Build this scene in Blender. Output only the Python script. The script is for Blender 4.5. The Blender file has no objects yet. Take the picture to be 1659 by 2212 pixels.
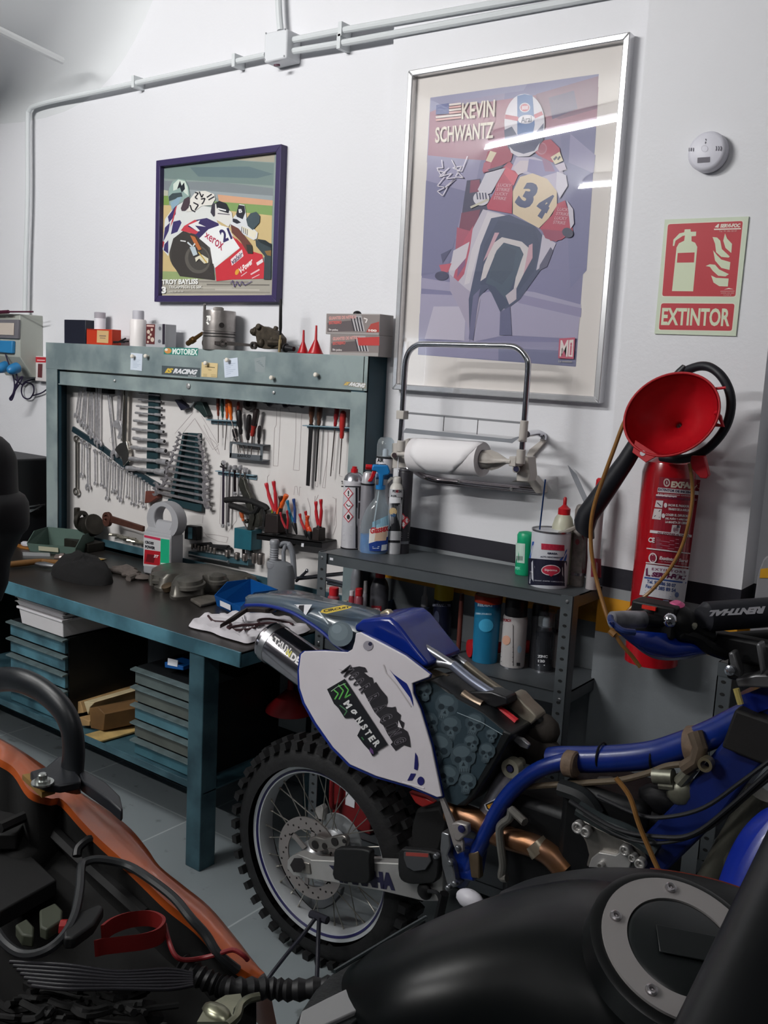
import bpy, math, random
from mathutils import Vector, Matrix
from mathutils.geometry import tessellate_polygon
random.seed(7)
C = bpy.context.scene.collection
SC = bpy.context.scene
PI = math.pi
# ---------------------------------------------------------------- camera
FPX = 2050.0; CX, CY = 829.5, 1106.0; H = 1.70
Zc = Vector((680., 13400., -2050.)).normalized()
Xc = Vector((2791.5, -456., -2050.)); Xc = (Xc - Zc*Xc.dot(Zc)).normalized()
Yc = Zc.cross(Xc)
if Yc.z < 0: Yc = -Yc
cam = bpy.data.cameras.new('camera'); camo = bpy.data.objects.new('camera', cam); C.objects.link(camo)
right = Vector((Xc.x, Yc.x, Zc.x)); up = Vector((Xc.y, Yc.y, Zc.y)); fwd = Vector((Xc.z, Yc.z, Zc.z))
m = Matrix((right, up, -fwd)).transposed().to_4x4(); m.translation = Vector((0, 0, H))
camo.matrix_world = m
cam.sensor_fit = 'VERTICAL'; cam.sensor_height = 24; cam.lens = FPX/2212*24; cam.clip_start = .02
SC.camera = camo
# ---------------------------------------------------------------- light
SC.view_settings.view_transform = 'Standard'; SC.view_settings.look = 'None'
SC.view_settings.gamma = 1; SC.view_settings.use_curve_mapping = False
SC.view_settings.exposure = -0.34
w = bpy.data.worlds.new('world'); SC.world = w; w.use_nodes = True
w.node_tree.nodes['Background'].inputs[0].default_value = (.82, .9, 1, 1)
w.node_tree.nodes['Background'].inputs[1].default_value = 3.0
def area(name, loc, rot, sx, sy, power, col):
    l = bpy.data.lights.new(name, 'AREA'); l.shape = 'RECTANGLE'; l.size = sx; l.size_y = sy
    l.energy = power; l.color = col
    o = bpy.data.objects.new(name, l); C.objects.link(o); o.location = loc; o.rotation_euler = rot
    return o
TUBES = [(-2.89, -.163, 3.22, .273), (-3.03, -1.82, 3.22, 0.), (.2, -.6, 3.22, 0.)]
for i, t in enumerate(TUBES):
    area('tube_light', (t[0], t[1]+.03, t[2]-.012), (math.radians(80), 0, t[3]), 1.5, .03, (84, 74, 8)[i], (1, .99, .97))
area('window_daylight', (-7.55, -4.9, 1.75), (PI/2, 0, PI), .7, .6, 45, (.86, .93, 1))
# ---------------------------------------------------------------- helpers
def ray(px, py):
    c = Vector(((px-CX)/FPX, (CY-py)/FPX, 1.))
    return Vector((c.dot(Xc), c.dot(Yc), c.dot(Zc)))
O0 = Vector((0, 0, H))
def PY(px, py, Y): r = ray(px, py); return O0 + r*(Y/r.y)
def PZ(px, py, Z): r = ray(px, py); return O0 + r*((Z-H)/r.z)
def cr(ox, oy, s): return lambda u, v: (ox+u*s, oy+v*s)
def onY(f, Y): return lambda u, v, d=0: PY(*f(u, v), Y-d)      # crop coordinate -> point of the vertical plane Y
K_TOOL = cr(140, 830, 340/1659); K_TL2 = cr(440, 840, 380/1659); K_SOCK = cr(300, 1100, 460/1659)
K_TOPL = cr(100, 630, 400/1659); K_TOPR = cr(420, 630, 420/1659); K_PANEL = cr(480, 1260, 520/1659)
K_WHEEL = cr(480, 1560, 520/1659); K_SHELF = cr(680, 920, 640/1659); K_SHLOW = cr(640, 1180, 660/1659)
K_SKULL = cr(860, 1380, 440/1659); K_ENG = cr(880, 1620, 540/1659); K_BAR = cr(1200, 1200, 459/1659)
K_FORE = cr(0, 1600, 600/1659); K_TANK = cr(900, 1800, 759/1659); K_ROLL = cr(820, 720, 400/1659)
K_EXT = cr(1200, 760, 459/1410); K_SIGN = cr(1400, 260, 259/1146); K_RIGHT = cr(1300, 1500, 359/1115)
K_P1 = cr(320, 300, 300/1659); K_P2 = cr(820, 40, 580/1492); K_LEFT = cr(0, 640, 240/804)
K_BENCH = cr(0, 1080, 460/1659); K_LOW = cr(0, 1380, 500/1659); K_BL = cr(0, 900, 300/1659)

def lin(h):
    h = h.lstrip('#'); r = [int(h[i:i+2], 16)/255 for i in (0, 2, 4)]
    return tuple(((c/12.92) if c <= .04045 else ((c+.055)/1.055)**2.4) for c in r)+(1,)
MATS = {}
def mat(hexc, rough=.5, metal=0., noise=0., bump=0., scale=20., spec=.4, coat=0., hex2=None, name=None, thr=.5):
    key = (hexc, rough, metal, noise, bump, scale, spec, coat, hex2)
    if key in MATS: return MATS[key]
    mt = bpy.data.materials.new(name or ('paint_'+hexc.strip('#'))); mt.use_nodes = True
    nt = mt.node_tree; b = nt.nodes['Principled BSDF']; N = nt.nodes.new; L = nt.links.new
    b.inputs['Base Color'].default_value = lin(hexc); b.inputs['Roughness'].default_value = rough
    b.inputs['Metallic'].default_value = metal; b.inputs['Specular IOR Level'].default_value = spec
    b.inputs['Coat Weight'].default_value = coat; b.inputs['Coat Roughness'].default_value = .08
    if noise or bump or hex2:
        tc = N('ShaderNodeTexCoord'); nz = N('ShaderNodeTexNoise'); nz.inputs['Scale'].default_value = scale
        nz.inputs['Detail'].default_value = 6
        L(tc.outputs['Object'], nz.inputs['Vector'])
        rp = N('ShaderNodeValToRGB'); c0 = lin(hexc); c1 = lin(hex2) if hex2 else c0
        k = 1-noise
        rp.color_ramp.elements[0].color = (c1[0]*k, c1[1]*k, c1[2]*k, 1); rp.color_ramp.elements[0].position = .36
        rp.color_ramp.elements[1].color = c0; rp.color_ramp.elements[1].position = .62
        L(nz.outputs[0], rp.inputs[0]); L(rp.outputs[0], b.inputs['Base Color'])
        if bump:
            bp = N('ShaderNodeBump'); bp.inputs['Strength'].default_value = bump; bp.inputs['Distance'].default_value = .01
            L(nz.outputs[0], bp.inputs['Height']); L(bp.outputs[0], b.inputs['Normal'])
    MATS[key] = mt; return mt
def clear(name, hexc='#ffffff', alpha=.25, rough=.05, ior=1.5):
    mt = bpy.data.materials.new(name); mt.use_nodes = True; nt = mt.node_tree; N = nt.nodes.new; L = nt.links.new
    for n in list(nt.nodes): nt.nodes.remove(n)
    out = N('ShaderNodeOutputMaterial'); tr = N('ShaderNodeBsdfTransparent'); gl = N('ShaderNodeBsdfGlossy')
    df = N('ShaderNodeBsdfDiffuse'); m1 = N('ShaderNodeMixShader'); m2 = N('ShaderNodeMixShader'); fr = N('ShaderNodeFresnel')
    tr.inputs[0].default_value = lin(hexc) if alpha else (1, 1, 1, 1); df.inputs[0].default_value = lin(hexc)
    gl.inputs['Roughness'].default_value = rough; fr.inputs[0].default_value = ior
    gm = N('ShaderNodeNewGeometry'); iv = N('ShaderNodeMath'); iv.operation = 'SUBTRACT'; iv.inputs[0].default_value = 1; L(gm.outputs['Backfacing'], iv.inputs[1]); ml = N('ShaderNodeMath'); ml.operation = 'MULTIPLY'; L(fr.outputs[0], ml.inputs[0]); L(iv.outputs[0], ml.inputs[1]); m1.inputs[0].default_value = alpha; L(tr.outputs[0], m1.inputs[1]); L(df.outputs[0], m1.inputs[2])
    L(ml.outputs[0], m2.inputs[0]); L(m1.outputs[0], m2.inputs[1]); L(gl.outputs[0], m2.inputs[2]); L(m2.outputs[0], out.inputs[0])
    return mt
def emit(name, hexc, s):
    mt = bpy.data.materials.new(name); mt.use_nodes = True; b = mt.node_tree.nodes['Principled BSDF']
    b.inputs['Base Color'].default_value = lin(hexc); b.inputs['Emission Color'].default_value = lin(hexc); b.inputs['Emission Strength'].default_value = s
    return mt
CHROME = mat('#c9c9cf', .14, 1., name='chrome'); STEEL = mat('#a9a9ac', .35, 1., name='brushed_steel'); TOOLST = mat('#d2d0d4', .28, .6, .3, scale=60, name='tool_steel')
ALU = mat('#b4b5b8', .38, .8, .25, .1, 30, name='cast_aluminium'); DARKM = mat('#2b2a2c', .45, .6, name='dark_metal')
BLACK = mat('#0e0e10', .5, spec=.25, name='black_plastic'); RUB = mat('#121112', .75, 0, .3, .25, 60, name='black_rubber'); GLOSSB = mat('#0b0d0e', .2, name='gloss_black')
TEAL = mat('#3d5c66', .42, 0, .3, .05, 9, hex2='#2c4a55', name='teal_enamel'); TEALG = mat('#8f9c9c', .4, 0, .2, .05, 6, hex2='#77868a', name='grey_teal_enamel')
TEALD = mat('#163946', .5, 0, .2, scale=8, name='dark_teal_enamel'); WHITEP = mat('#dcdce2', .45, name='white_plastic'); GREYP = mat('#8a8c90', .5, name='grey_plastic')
RED = mat('#b0141e', .35, name='red_plastic'); REDE = mat('#a3121c', .22, coat=.4, name='red_enamel'); BLUE = mat('#0a2478', .3, name='blue_plastic')
BLUEF = mat('#0c2672', .28, 0, .2, scale=14, coat=.3, name='blue_frame_enamel'); BLUEB = mat('#0c4a8a', .35, name='blue_bin_plastic')
WOOD = mat('#a4824f', .7, 0, .35, .2, 8, name='wood'); WOODD = mat('#4a3018', .5, 0, .35, .2, 12, name='oiled_wood'); GREYS = mat('#51565a', .42, .2, .2, .04, 7, name='grey_shelf_enamel')
GLASS = clear('picture_glass', '#ffffff', 0, .012, 1.75); CLEARP = clear('clear_plastic', '#e2eaee', .16, .08)

class M:
    """mesh collector"""
    def __init__(s): s.v = []; s.f = []; s.mi = []; s.ms = []; s.cur = 0
    def use(s, mt):
        if mt not in s.ms: s.ms.append(mt)
        s.cur = s.ms.index(mt); return s
    def add(s, vs, fs):
        o = len(s.v); s.v += [Vector(v) for v in vs]; s.f += [tuple(i+o for i in f) for f in fs]; s.mi += [s.cur]*len(fs); return s
    def box(s, a, b, R=None, c=None):
        x0, y0, z0 = a; x1, y1, z1 = b
        vs = [Vector(p) for p in ((x0,y0,z0),(x1,y0,z0),(x1,y1,z0),(x0,y1,z0),(x0,y0,z1),(x1,y0,z1),(x1,y1,z1),(x0,y1,z1))]
        if R is not None:
            c = Vector(c) if c is not None else sum(vs, Vector())/8
            vs = [R @ (v-c) + c for v in vs]
        return s.add(vs, [(0,3,2,1),(4,5,6,7),(0,1,5,4),(1,2,6,5),(2,3,7,6),(3,0,4,7)])
    def hexa(s, q0, q1):   # two quads
        return s.add(list(q0)+list(q1), [(3,2,1,0),(4,5,6,7),(0,1,5,4),(1,2,6,5),(2,3,7,6),(3,0,4,7)])
    def prism(s, pts, off):
        """pts: 3D outline; off: extrusion vector"""
        n = len(pts); pts = [Vector(p) for p in pts]; off = Vector(off)
        return s.add(pts+[p+off for p in pts], [tuple(range(n)), tuple(range(2*n-1, n-1, -1))]+[(i, (i+1) % n + 0, (i+1) % n+n, i+n) for i in range(n)])
    def poly(s, pts): return s.add(pts, [tuple(range(len(pts)))])
    def frame_of(s, d):
        d = Vector(d).normalized(); a = Vector((0, 0, 1)) if abs(d.z) < .9 else Vector((1, 0, 0))
        u = d.cross(a).normalized(); return u, u.cross(d)
    def tube(s, pts, r, n=10, closed=False, caps=True):
        pts = [Vector(p) for p in pts]; k = len(pts); rs = r if isinstance(r, (list, tuple)) else [r]*k
        vs = []; u = None
        for i, p in enumerate(pts):
            if closed: d = pts[(i+1) % k]-pts[i-1]
            else: d = pts[min(i+1, k-1)]-pts[max(i-1, 0)]
            if d.length < 1e-9: d = Vector((0, 0, 1))
            d.normalize()
            if u is None: u, _ = s.frame_of(d)
            u = u - d*u.dot(d)
            if u.length < 1e-6: u, _ = s.frame_of(d)
            u.normalize(); w_ = d.cross(u)
            for j in range(n):
                t = 2*PI*j/n; vs.append(p + (u*math.cos(t)+w_*math.sin(t))*rs[i])
        fs = []
        for i in range(k if closed else k-1):
            a = i*n; b = ((i+1) % k)*n
            fs += [(a+j, a+(j+1) % n, b+(j+1) % n, b+j) for j in range(n)]
        if caps and not closed: fs += [tuple(range(n-1, -1, -1)), tuple(range((k-1)*n, k*n))]
        return s.add(vs, fs)
    def cyl(s, a, b, r, n=24, r1=None): return s.tube([a, b], [r, r if r1 is None else r1], n)
    def lathe(s, prof, c, ax=(0, 0, 1), n=28, sx=1., sy=1., caps=True, u=None):
        """prof: list of (radius, height along axis)"""
        c = Vector(c); ax = Vector(ax).normalized(); a, b = s.frame_of(ax)
        if u is not None: a = Vector(u).normalized(); b = ax.cross(a)
        vs = []
        for r, h in prof:
            for j in range(n):
                t = 2*PI*j/n; vs.append(c + ax*h + a*(r*sx*math.cos(t)) + b*(r*sy*math.sin(t)))
        fs = []
        for i in range(len(prof)-1):
            fs += [(i*n+j, i*n+(j+1) % n, (i+1)*n+(j+1) % n, (i+1)*n+j) for j in range(n)]
        if caps: fs += [tuple(range(n-1, -1, -1)), tuple(range((len(prof)-1)*n, len(prof)*n))]
        return s.add(vs, fs)
    def ball(s, c, r, n=16, sc=(1, 1, 1), R=None):
        vs = []; m_ = n//2
        for i in range(m_+1):
            ph = -PI/2+PI*i/m_
            for j in range(n):
                t = 2*PI*j/n; q = Vector((math.cos(ph)*math.cos(t)*sc[0], math.cos(ph)*math.sin(t)*sc[1], math.sin(ph)*sc[2]))*r
                vs.append(Vector(c)+(R @ q if R is not None else q))
        return s.add(vs, [(i*n+j, i*n+(j+1) % n, (i+1)*n+(j+1) % n, (i+1)*n+j) for i in range(m_) for j in range(n)])
    def ring(s, c, ax, R_, r, n=28, k=8):
        a, b = s.frame_of(ax); c = Vector(c)
        return s.tube([c+(a*math.cos(2*PI*i/n)+b*math.sin(2*PI*i/n))*R_ for i in range(n)], r, k, closed=True)
    def washer(s, c, ax, r0, r1, th, n=40, sy=1.):
        c = Vector(c); ax = Vector(ax).normalized()
        o = len(s.v); prof = [(r0, 0), (r1, 0), (r1, th), (r0, th), (r0, 0)]
        return s.lathe(prof, c, ax, n, caps=False)
    def loft(s, rows, closed=False, cap=False):
        n = len(rows[0]); vs = [p for r in rows for p in r]; fs = []
        for i in range(len(rows)-1):
            for j in range(n if closed else n-1):
                fs.append((i*n+j, i*n+(j+1) % n, (i+1)*n+(j+1) % n, (i+1)*n+j))
        if cap: fs += [tuple(range(n-1, -1, -1)), tuple(range((len(rows)-1)*n, len(rows)*n))]
        return s.add(vs, fs)
OFF = {}
def tag(o, label=None, cat=None, group=None, kind=None):
    if label: o['label'] = label
    if cat: o['category'] = cat
    if group: o['group'] = group
    if kind: o['kind'] = kind
    return o
def build(mb, name, mt, parent=None, bevel=0., smooth=True, solid=0., sub=0, ang=35, base=None, label=None):
    if parent is not None: off = OFF[parent.name]
    else:
        xs = [v.x for v in mb.v]; ys = [v.y for v in mb.v]; zs = [v.z for v in mb.v]
        off = Vector(((min(xs)+max(xs))/2, (min(ys)+max(ys))/2, min(zs))) if base is None else Vector(base)
    me = bpy.data.meshes.new(name); me.from_pydata([v-off for v in mb.v], [], mb.f)
    ms = mb.ms if mb.ms else [mt]
    for q in ms: me.materials.append(q)
    if mb.ms: me.polygons.foreach_set('material_index', mb.mi)
    import bmesh
    bm = bmesh.new(); bm.from_mesh(me); bmesh.ops.recalc_face_normals(bm, faces=bm.faces); bm.to_mesh(me); bm.free()
    if smooth:
        me.polygons.foreach_set('use_smooth', [True]*len(me.polygons)); me.set_sharp_from_angle(angle=math.radians(ang))
    me.update()
    o = bpy.data.objects.new(name, me); C.objects.link(o); OFF[o.name] = off
    if parent is not None: o.parent = parent
    else: o.location = off
    if solid:
        md = o.modifiers.new('solid', 'SOLIDIFY'); md.thickness = solid; md.offset = 0
    if sub:
        md = o.modifiers.new('sub', 'SUBSURF'); md.levels = sub; md.render_levels = sub
    if bevel:
        md = o.modifiers.new('bevel', 'BEVEL'); md.width = bevel; md.segments = 2; md.limit_method = 'ANGLE'; md.angle_limit = math.radians(40)
    if label: o['label'] = label
    return o
def thing(name, loc, label, cat, group=None):
    o = bpy.data.objects.new(name, None); C.objects.link(o); o.location = loc; o.empty_display_size = .05
    OFF[o.name] = Vector(loc); return tag(o, label, cat, group)
def struct(mb, name, mt, **k): o = build(mb, name, mt, **k); o['kind'] = 'structure'; return o
def one(mb, name, mt, label, cat, group=None, **k): return tag(build(mb, name, mt, **k), label, cat, group)
def copytree(o, parent=None):
    c = o.copy(); C.objects.link(c); c.parent = parent; OFF[c.name] = OFF[o.name]
    for ch in [q for q in bpy.data.objects if q.parent == o]: copytree(ch, c)
    return c
TX = {}
def text2d(t, bold=.0, shear=0., sp=1.):
    k = (t, bold, shear, sp)
    if k not in TX:
        cu = bpy.data.curves.new('t', 'FONT'); cu.body = t; cu.offset = bold; cu.shear = shear; cu.space_character = sp; cu.resolution_u = 3
        ob = bpy.data.objects.new('t', cu); C.objects.link(ob); bpy.context.view_layer.update()
        me = bpy.data.meshes.new_from_object(ob)
        vs = [v.co.copy() for v in me.vertices]; fs = [tuple(p.vertices) for p in me.polygons]
        bpy.data.objects.remove(ob); bpy.data.curves.remove(cu); bpy.data.meshes.remove(me)
        if not vs: vs = [Vector((0, 0, 0)), Vector((1, 0, 0)), Vector((1, 1, 0))]; fs = [(0, 1, 2)]
        x0 = min(v.x for v in vs); x1 = max(v.x for v in vs); y0 = min(v.y for v in vs); y1 = max(v.y for v in vs)
        TX[k] = ([((v.x-x0)/(x1-x0), (v.y-y0)/(y1-y0)) for v in vs], fs)
    return TX[k]
class Art:
    """flat print: layers of polygons on a mapped surface g(u, v, d)"""
    def __init__(s, g, step=.00025, d0=0., haze=None): s.m = M(); s.g = g; s.d = d0; s.st = step*.25; s.hz = haze
    def hx(s, h):
        if not s.hz: return h
        a = [int(h[i:i+2], 16) for i in (1, 3, 5)]; b = [int(s.hz[0][i:i+2], 16) for i in (1, 3, 5)]; k = s.hz[1]
        return '#%02x%02x%02x' % tuple(int(x*(1-k)+y*k) for x, y in zip(a, b))
    cv = 0
    def p(s, hexc, pts, rough=.5):
        s.d += s.st; s.m.use(mat(s.hx(hexc), rough))
        if not s.cv: s.m.poly([s.g(u, v, s.d) for u, v in pts]); return s
        P = [Vector((u, v, 0)) for u, v in pts]; T = [[P[i] for i in t] for t in tessellate_polygon([P])]; out = []
        while T:   # curved surface: split until the pieces are narrow
            t = T.pop(); L_ = [(t[i]-t[(i+1) % 3]).length for i in range(3)]; k = L_.index(max(L_))
            if L_[k] > s.cv: a, b, c = t[k], t[(k+1) % 3], t[(k+2) % 3]; m_ = (a+b)/2; T += [[a, m_, c], [m_, b, c]]
            else: out.append(t)
        s.m.add([s.g(q.x, q.y, s.d) for t in out for q in t], [(3*i, 3*i+1, 3*i+2) for i in range(len(out))]); return s
    def el(s, hexc, c, rx, ry, rot=0., n=24, rough=.5):
        ct, st = math.cos(rot), math.sin(rot)
        return s.p(hexc, [(c[0]+rx*math.cos(t)*ct-ry*math.sin(t)*st, c[1]+rx*math.cos(t)*st+ry*math.sin(t)*ct) for t in [2*PI*i/n for i in range(n)]], rough)
    def ln(s, hexc, pts, wd):
        s.d += s.st; s.m.use(mat(s.hx(hexc), .5))
        for (a, b) in zip(pts, pts[1:]):
            dx, dy = b[0]-a[0], b[1]-a[1]; L = math.hypot(dx, dy) or 1; nx, ny = -dy/L*wd/2, dx/L*wd/2
            s.m.poly([s.g(a[0]+nx, a[1]+ny, s.d), s.g(b[0]+nx, b[1]+ny, s.d), s.g(b[0]-nx, b[1]-ny, s.d), s.g(a[0]-nx, a[1]-ny, s.d)])
        return s
    def t(s, hexc, txt, q, bold=0., shear=0., sp=1.):
        """q: tl, tr, br, bl"""
        s.d += s.st; s.m.use(mat(s.hx(hexc), .5)); vs, fs = text2d(txt, bold, shear, sp)
        (ax, ay), (bx, by), (cx, cy), (dx, dy) = q; P = []
        for x, y in vs:
            P.append(s.g((ax*(1-x)+bx*x)*y+(dx*(1-x)+cx*x)*(1-y), (ay*(1-x)+by*x)*y+(dy*(1-x)+cy*x)*(1-y), s.d))
        s.m.add(P, fs); return s
    def done(s, name, parent, label=None): return build(s.m, name, None, parent, smooth=False, label=label)
def sm(pts, k=6, closed=False):
    """catmull-rom smoothing"""
    P = [Vector(p) for p in pts]; n = len(P); out = []
    for i in range(n if closed else n-1):
        p0 = P[(i-1) % n] if closed else P[max(i-1, 0)]; p1 = P[i]; p2 = P[(i+1) % n]; p3 = P[(i+2) % n] if closed else P[min(i+2, n-1)]
        for j in range(k):
            t = j/k; out.append(.5*((2*p1)+(-p0+p2)*t+(2*p0-5*p1+4*p2-p3)*t*t+(-p0+3*p1-3*p2+p3)*t**3))
    if not closed: out.append(P[-1])
    return out
ORD = ['first', 'second', 'third', 'fourth', 'fifth', 'sixth', 'seventh', 'eighth', 'ninth', 'tenth', 'eleventh', 'twelfth', 'thirteenth', 'fourteenth', 'fifteenth']
# ---------------------------------------------------------------- room
def wallpaint():
    mt = bpy.data.materials.new('banded_wall_paint'); mt.use_nodes = True; nt = mt.node_tree; N = nt.nodes.new; L = nt.links.new
    b = nt.nodes['Principled BSDF']; b.inputs['Roughness'].default_value = .55
    g = N('ShaderNodeNewGeometry'); sx = N('ShaderNodeSeparateXYZ'); L(g.outputs['Position'], sx.inputs[0])
    d = N('ShaderNodeMath'); d.operation = 'DIVIDE'; d.inputs[1].default_value = 4.; L(sx.outputs[2], d.inputs[0])
    r = N('ShaderNodeValToRGB'); r.color_ramp.interpolation = 'CONSTANT'; L(d.outputs[0], r.inputs[0])
    e = r.color_ramp.elements; e[0].position = 0; e[0].color = lin('#6f7478'); e[1].position = .925/4; e[1].color = lin('#c88c10')
    for z, h in ((1.035, '#85898c'), (1.068, '#151420'), (1.127, '#dcdce0')):
        q = e.new(z/4); q.color = lin(h)
    nz = N('ShaderNodeTexNoise'); nz.inputs['Scale'].default_value = 90; tc = N('ShaderNodeTexCoord'); L(tc.outputs['Object'], nz.inputs[0])
    bp = N('ShaderNodeBump'); bp.inputs['Strength'].default_value = .12; bp.inputs['Distance'].default_value = .004
    L(nz.outputs[0], bp.inputs['Height']); L(bp.outputs[0], b.inputs['Normal']); L(r.outputs[0], b.inputs['Base Color']); return mt
WALLP = wallpaint(); WHITEW = mat('#8f9094', .7, 0, .04, .05, 40, name='low_bounce_wall_grey')  # walls out of view greyed down to cut the bounced light
def floormat():
    mt = bpy.data.materials.new('painted_tile_floor'); mt.use_nodes = True; nt = mt.node_tree; N = nt.nodes.new; L = nt.links.new
    b = nt.nodes['Principled BSDF']; b.inputs['Roughness'].default_value = .42
    tc = N('ShaderNodeTexCoord'); br = N('ShaderNodeTexBrick'); br.offset = 0; br.inputs['Scale'].default_value = 1
    br.inputs['Brick Width'].default_value = .6; br.inputs['Row Height'].default_value = .6; br.inputs['Mortar Size'].default_value = .004; br.inputs['Mortar Smooth'].default_value = .3
    br.inputs['Color1'].default_value = lin('#828a8d'); br.inputs['Color2'].default_value = lin('#7d8588'); br.inputs['Mortar'].default_value = lin('#a4aaad')
    mp = N('ShaderNodeMapping'); mp.inputs['Location'].default_value = (.1, .13, 0); L(tc.outputs['Object'], mp.inputs[0]); L(mp.outputs[0], br.inputs[0])
    nz = N('ShaderNodeTexNoise'); nz.inputs['Scale'].default_value = 14; nz.inputs['Detail'].default_value = 8; L(tc.outputs['Object'], nz.inputs[0])
    rp = N('ShaderNodeValToRGB'); rp.color_ramp.elements[0].position = .3; rp.color_ramp.elements[0].color = (.5, .49, .48, 1); rp.color_ramp.elements[1].position = .38; rp.color_ramp.elements[1].color = (1, 1, 1, 1)
    L(nz.outputs[0], rp.inputs[0]); mx = N('ShaderNodeMix'); mx.data_type = 'RGBA'; mx.blend_type = 'MULTIPLY'; mx.inputs[0].default_value = .8
    L(br.outputs[0], mx.inputs[6]); L(rp.outputs[0], mx.inputs[7]); L(mx.outputs[2], b.inputs['Base Color']); return mt
X0, X1, Y0, CZ = -8.2, 3.2, -5.0, 3.3
struct(M().box((X0-.2, Y0-.2, -.1), (X1+.2, 3, 0)), 'floor', floormat(), base=(0, 0, 0))
struct(M().box((X0, 2.78, 0), (X1, 2.98, CZ)), 'wall_back', WALLP, base=(0, 0, 0))
struct(M().box((-2.09, 2.75, 0), (-1.139, 2.785, CZ)), 'wall_pier', WALLP, base=(0, 0, 0))
struct(M().box((-1.139, 2.66, 0), (-.722, 2.785, CZ)), 'wall_pillar', WALLP, base=(0, 0, 0))
struct(M().box((X0-.2, Y0, 0), (X0, 2.98, CZ)), 'wall_left', WHITEW)
struct(M().box((X1, Y0, 0), (X1+.2, 2.98, CZ)), 'wall_right', WHITEW)
struct(M().box((X0, Y0-.2, 0), (-7.95, Y0, CZ)).box((-7.15, Y0-.2, 0), (X1, Y0, CZ)).box((-7.95, Y0-.2, 2.1), (-7.15, Y0, CZ)).box((-7.95, Y0-.2, 0), (-7.15, Y0, 1.4)), 'wall_front', WHITEW)
struct(M().box((X0, Y0, CZ), (X1, 2.98, CZ+.15)), 'ceiling', mat('#c9c9c6', .8, name='ceiling_paint'))
d = M().use(GREYP)
for x in (-7.95, -7.57, -7.2): d.box((x, Y0-.12, 1.4), (x+.05, Y0-.06, 2.1))
for z in (1.4, 2.05): d.box((-7.95, Y0-.12, z), (-7.15, Y0-.06, z+.05))
d.use(clear('window_glass', '#e8f2ff', 0, .0, 1.45)).box((-7.95, Y0-.1, 1.4), (-7.15, Y0-.09, 2.1))
struct(d, 'window_1', None)
# dropped soffit in the far left corner, with a coved edge
prof = [(0, 196), (50, 190), (95, 180), (135, 166), (168, 148), (195, 126), (218, 100), (238, 70), (256, 38), (272, 4), (290, -40), (310, -90)]
pr = [PY(a, b, 2.78) for a, b in prof]
rows = []
for y in (Y0, 2.50, 2.56, 2.62, 2.68, 2.72, 2.75, 2.77, 2.781):
    t_ = max(0, (y-2.50)/.281); d_ = .16*(1-math.sqrt(max(0, 1-t_*t_))); row = [Vector((X0, y, pr[0].z-.02-d_))]
    for i, p in enumerate(pr):
        a, b = pr[max(i-1, 0)], pr[min(i+1, len(pr)-1)]; tx, tz = b.x-a.x, b.z-a.z; L_ = math.hypot(tx, tz); row.append(Vector((p.x+tz/L_*d_, y, min(p.z-tx/L_*d_, CZ))))
    rows.append(row)
struct(M().loft(rows), 'trim_1', mat('#d6d8da', .8, name='soffit_paint'), ang=80)
a, b = PY(0, 68, 2.75), PY(130, 130, 2.75)
t = M()
p0 = PZ(0, 66, pr[0].z-.012); p1 = PZ(134, 131, pr[2].z-.012); p0 = p0+(p0-p1)*.5
t.tube([p0, p1], .016, 8)
struct(t, 'trim_2', mat('#eceeee', .5))
for i, q in enumerate(TUBES):
    r_ = thing('ceiling_light', (q[0], q[1], q[2]), ['white fluorescent batten nearest the back wall, mirrored in the tall picture glass', 'white fluorescent batten further from the back wall', 'white fluorescent batten over the right of the workshop'][i], 'ceiling light', 'fluorescent battens under the ceiling')
    ux_ = Vector((math.cos(q[3]), math.sin(q[3]), 0)); q3 = Vector(q[:3]); build(M().box((q[0]-.78, q[1]-.04, q[2]+.02), (q[0]+.78, q[1]+.04, q[2]+.08), Matrix.Rotation(q[3], 3, 'Z')), 'housing', WHITEP, r_)
    build(M().cyl(q3-ux_*.74, q3+ux_*.74, .018, 12), 'tube', emit('tube_glow', '#fdfcff', 26), r_)
# junction box and conduits
Yw = 2.75
jb = thing('junction_box', (PY(600, 95, 2.78)), 'square white junction box where the wall conduits meet', 'junction box')
q0 = [PY(*p, 2.70) for p in ((571, 71), (620, 61), (618, 125), (570, 136))]
q1 = [Vector((p.x, 2.78, p.z)) for p in q0]
build(M().hexa(q0, q1), 'box_body', mat('#d4d6da', .5), jb, bevel=.006)
for p in ((575, 72), (616, 63), (614, 121), (572, 129)):
    c = PY(*p, 2.70); build(M().cyl(c, c-Vector((0, .002, 0)), .0035, 8), 'screw', GREYP, jb)
c = PY(598, 139, 2.71); build(M().cyl(c, c+Vector((0, .001, -.006)), .012, 10), 'cable_gland', mat('#5b3a48', .6), jb)
COND = mat('#cfd3d5', .45, name='conduit_white')
def conduit(pts, r, label, clips=()):
    t = thing('wall_conduit', PY(*pts[0], 2.74), label, 'conduit', 'white conduits on the back wall')
    P = [PY(*p, 2.738) for p in pts]
    build(M().tube(sm(P, 5) if len(P) > 2 else P, r, 10), 'pipe', COND, t)
    for c in clips:
        p = PY(*c, 2.738); build(M().box((p.x-.008, 2.722, p.z-.024), (p.x+.008, 2.784, p.z+.024)), 'clip', COND, t)
conduit([(574, 119), (420, 152), (250, 189), (120, 217), (76, 229), (64, 238), (60, 262), (60, 420), (56, 560), (54, 675)], .011, 'thin white conduit running left from the junction box then down to the socket box', [(510, 132), (293, 178)])
conduit([(606, 66), (603, 30), (600, -40)], .013, 'short white conduit rising from the junction box to the ceiling')
conduit([(632, 87), (740, 66), (900, 38), (1330, -38)], .012, 'upper of the two white conduits running right from the junction box', [(740, 65)])
conduit([(632, 111), (740, 93), (900, 64), (1400, -28)], .012, 'lower of the two white conduits running right from the junction box', [(737, 92)])
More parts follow.
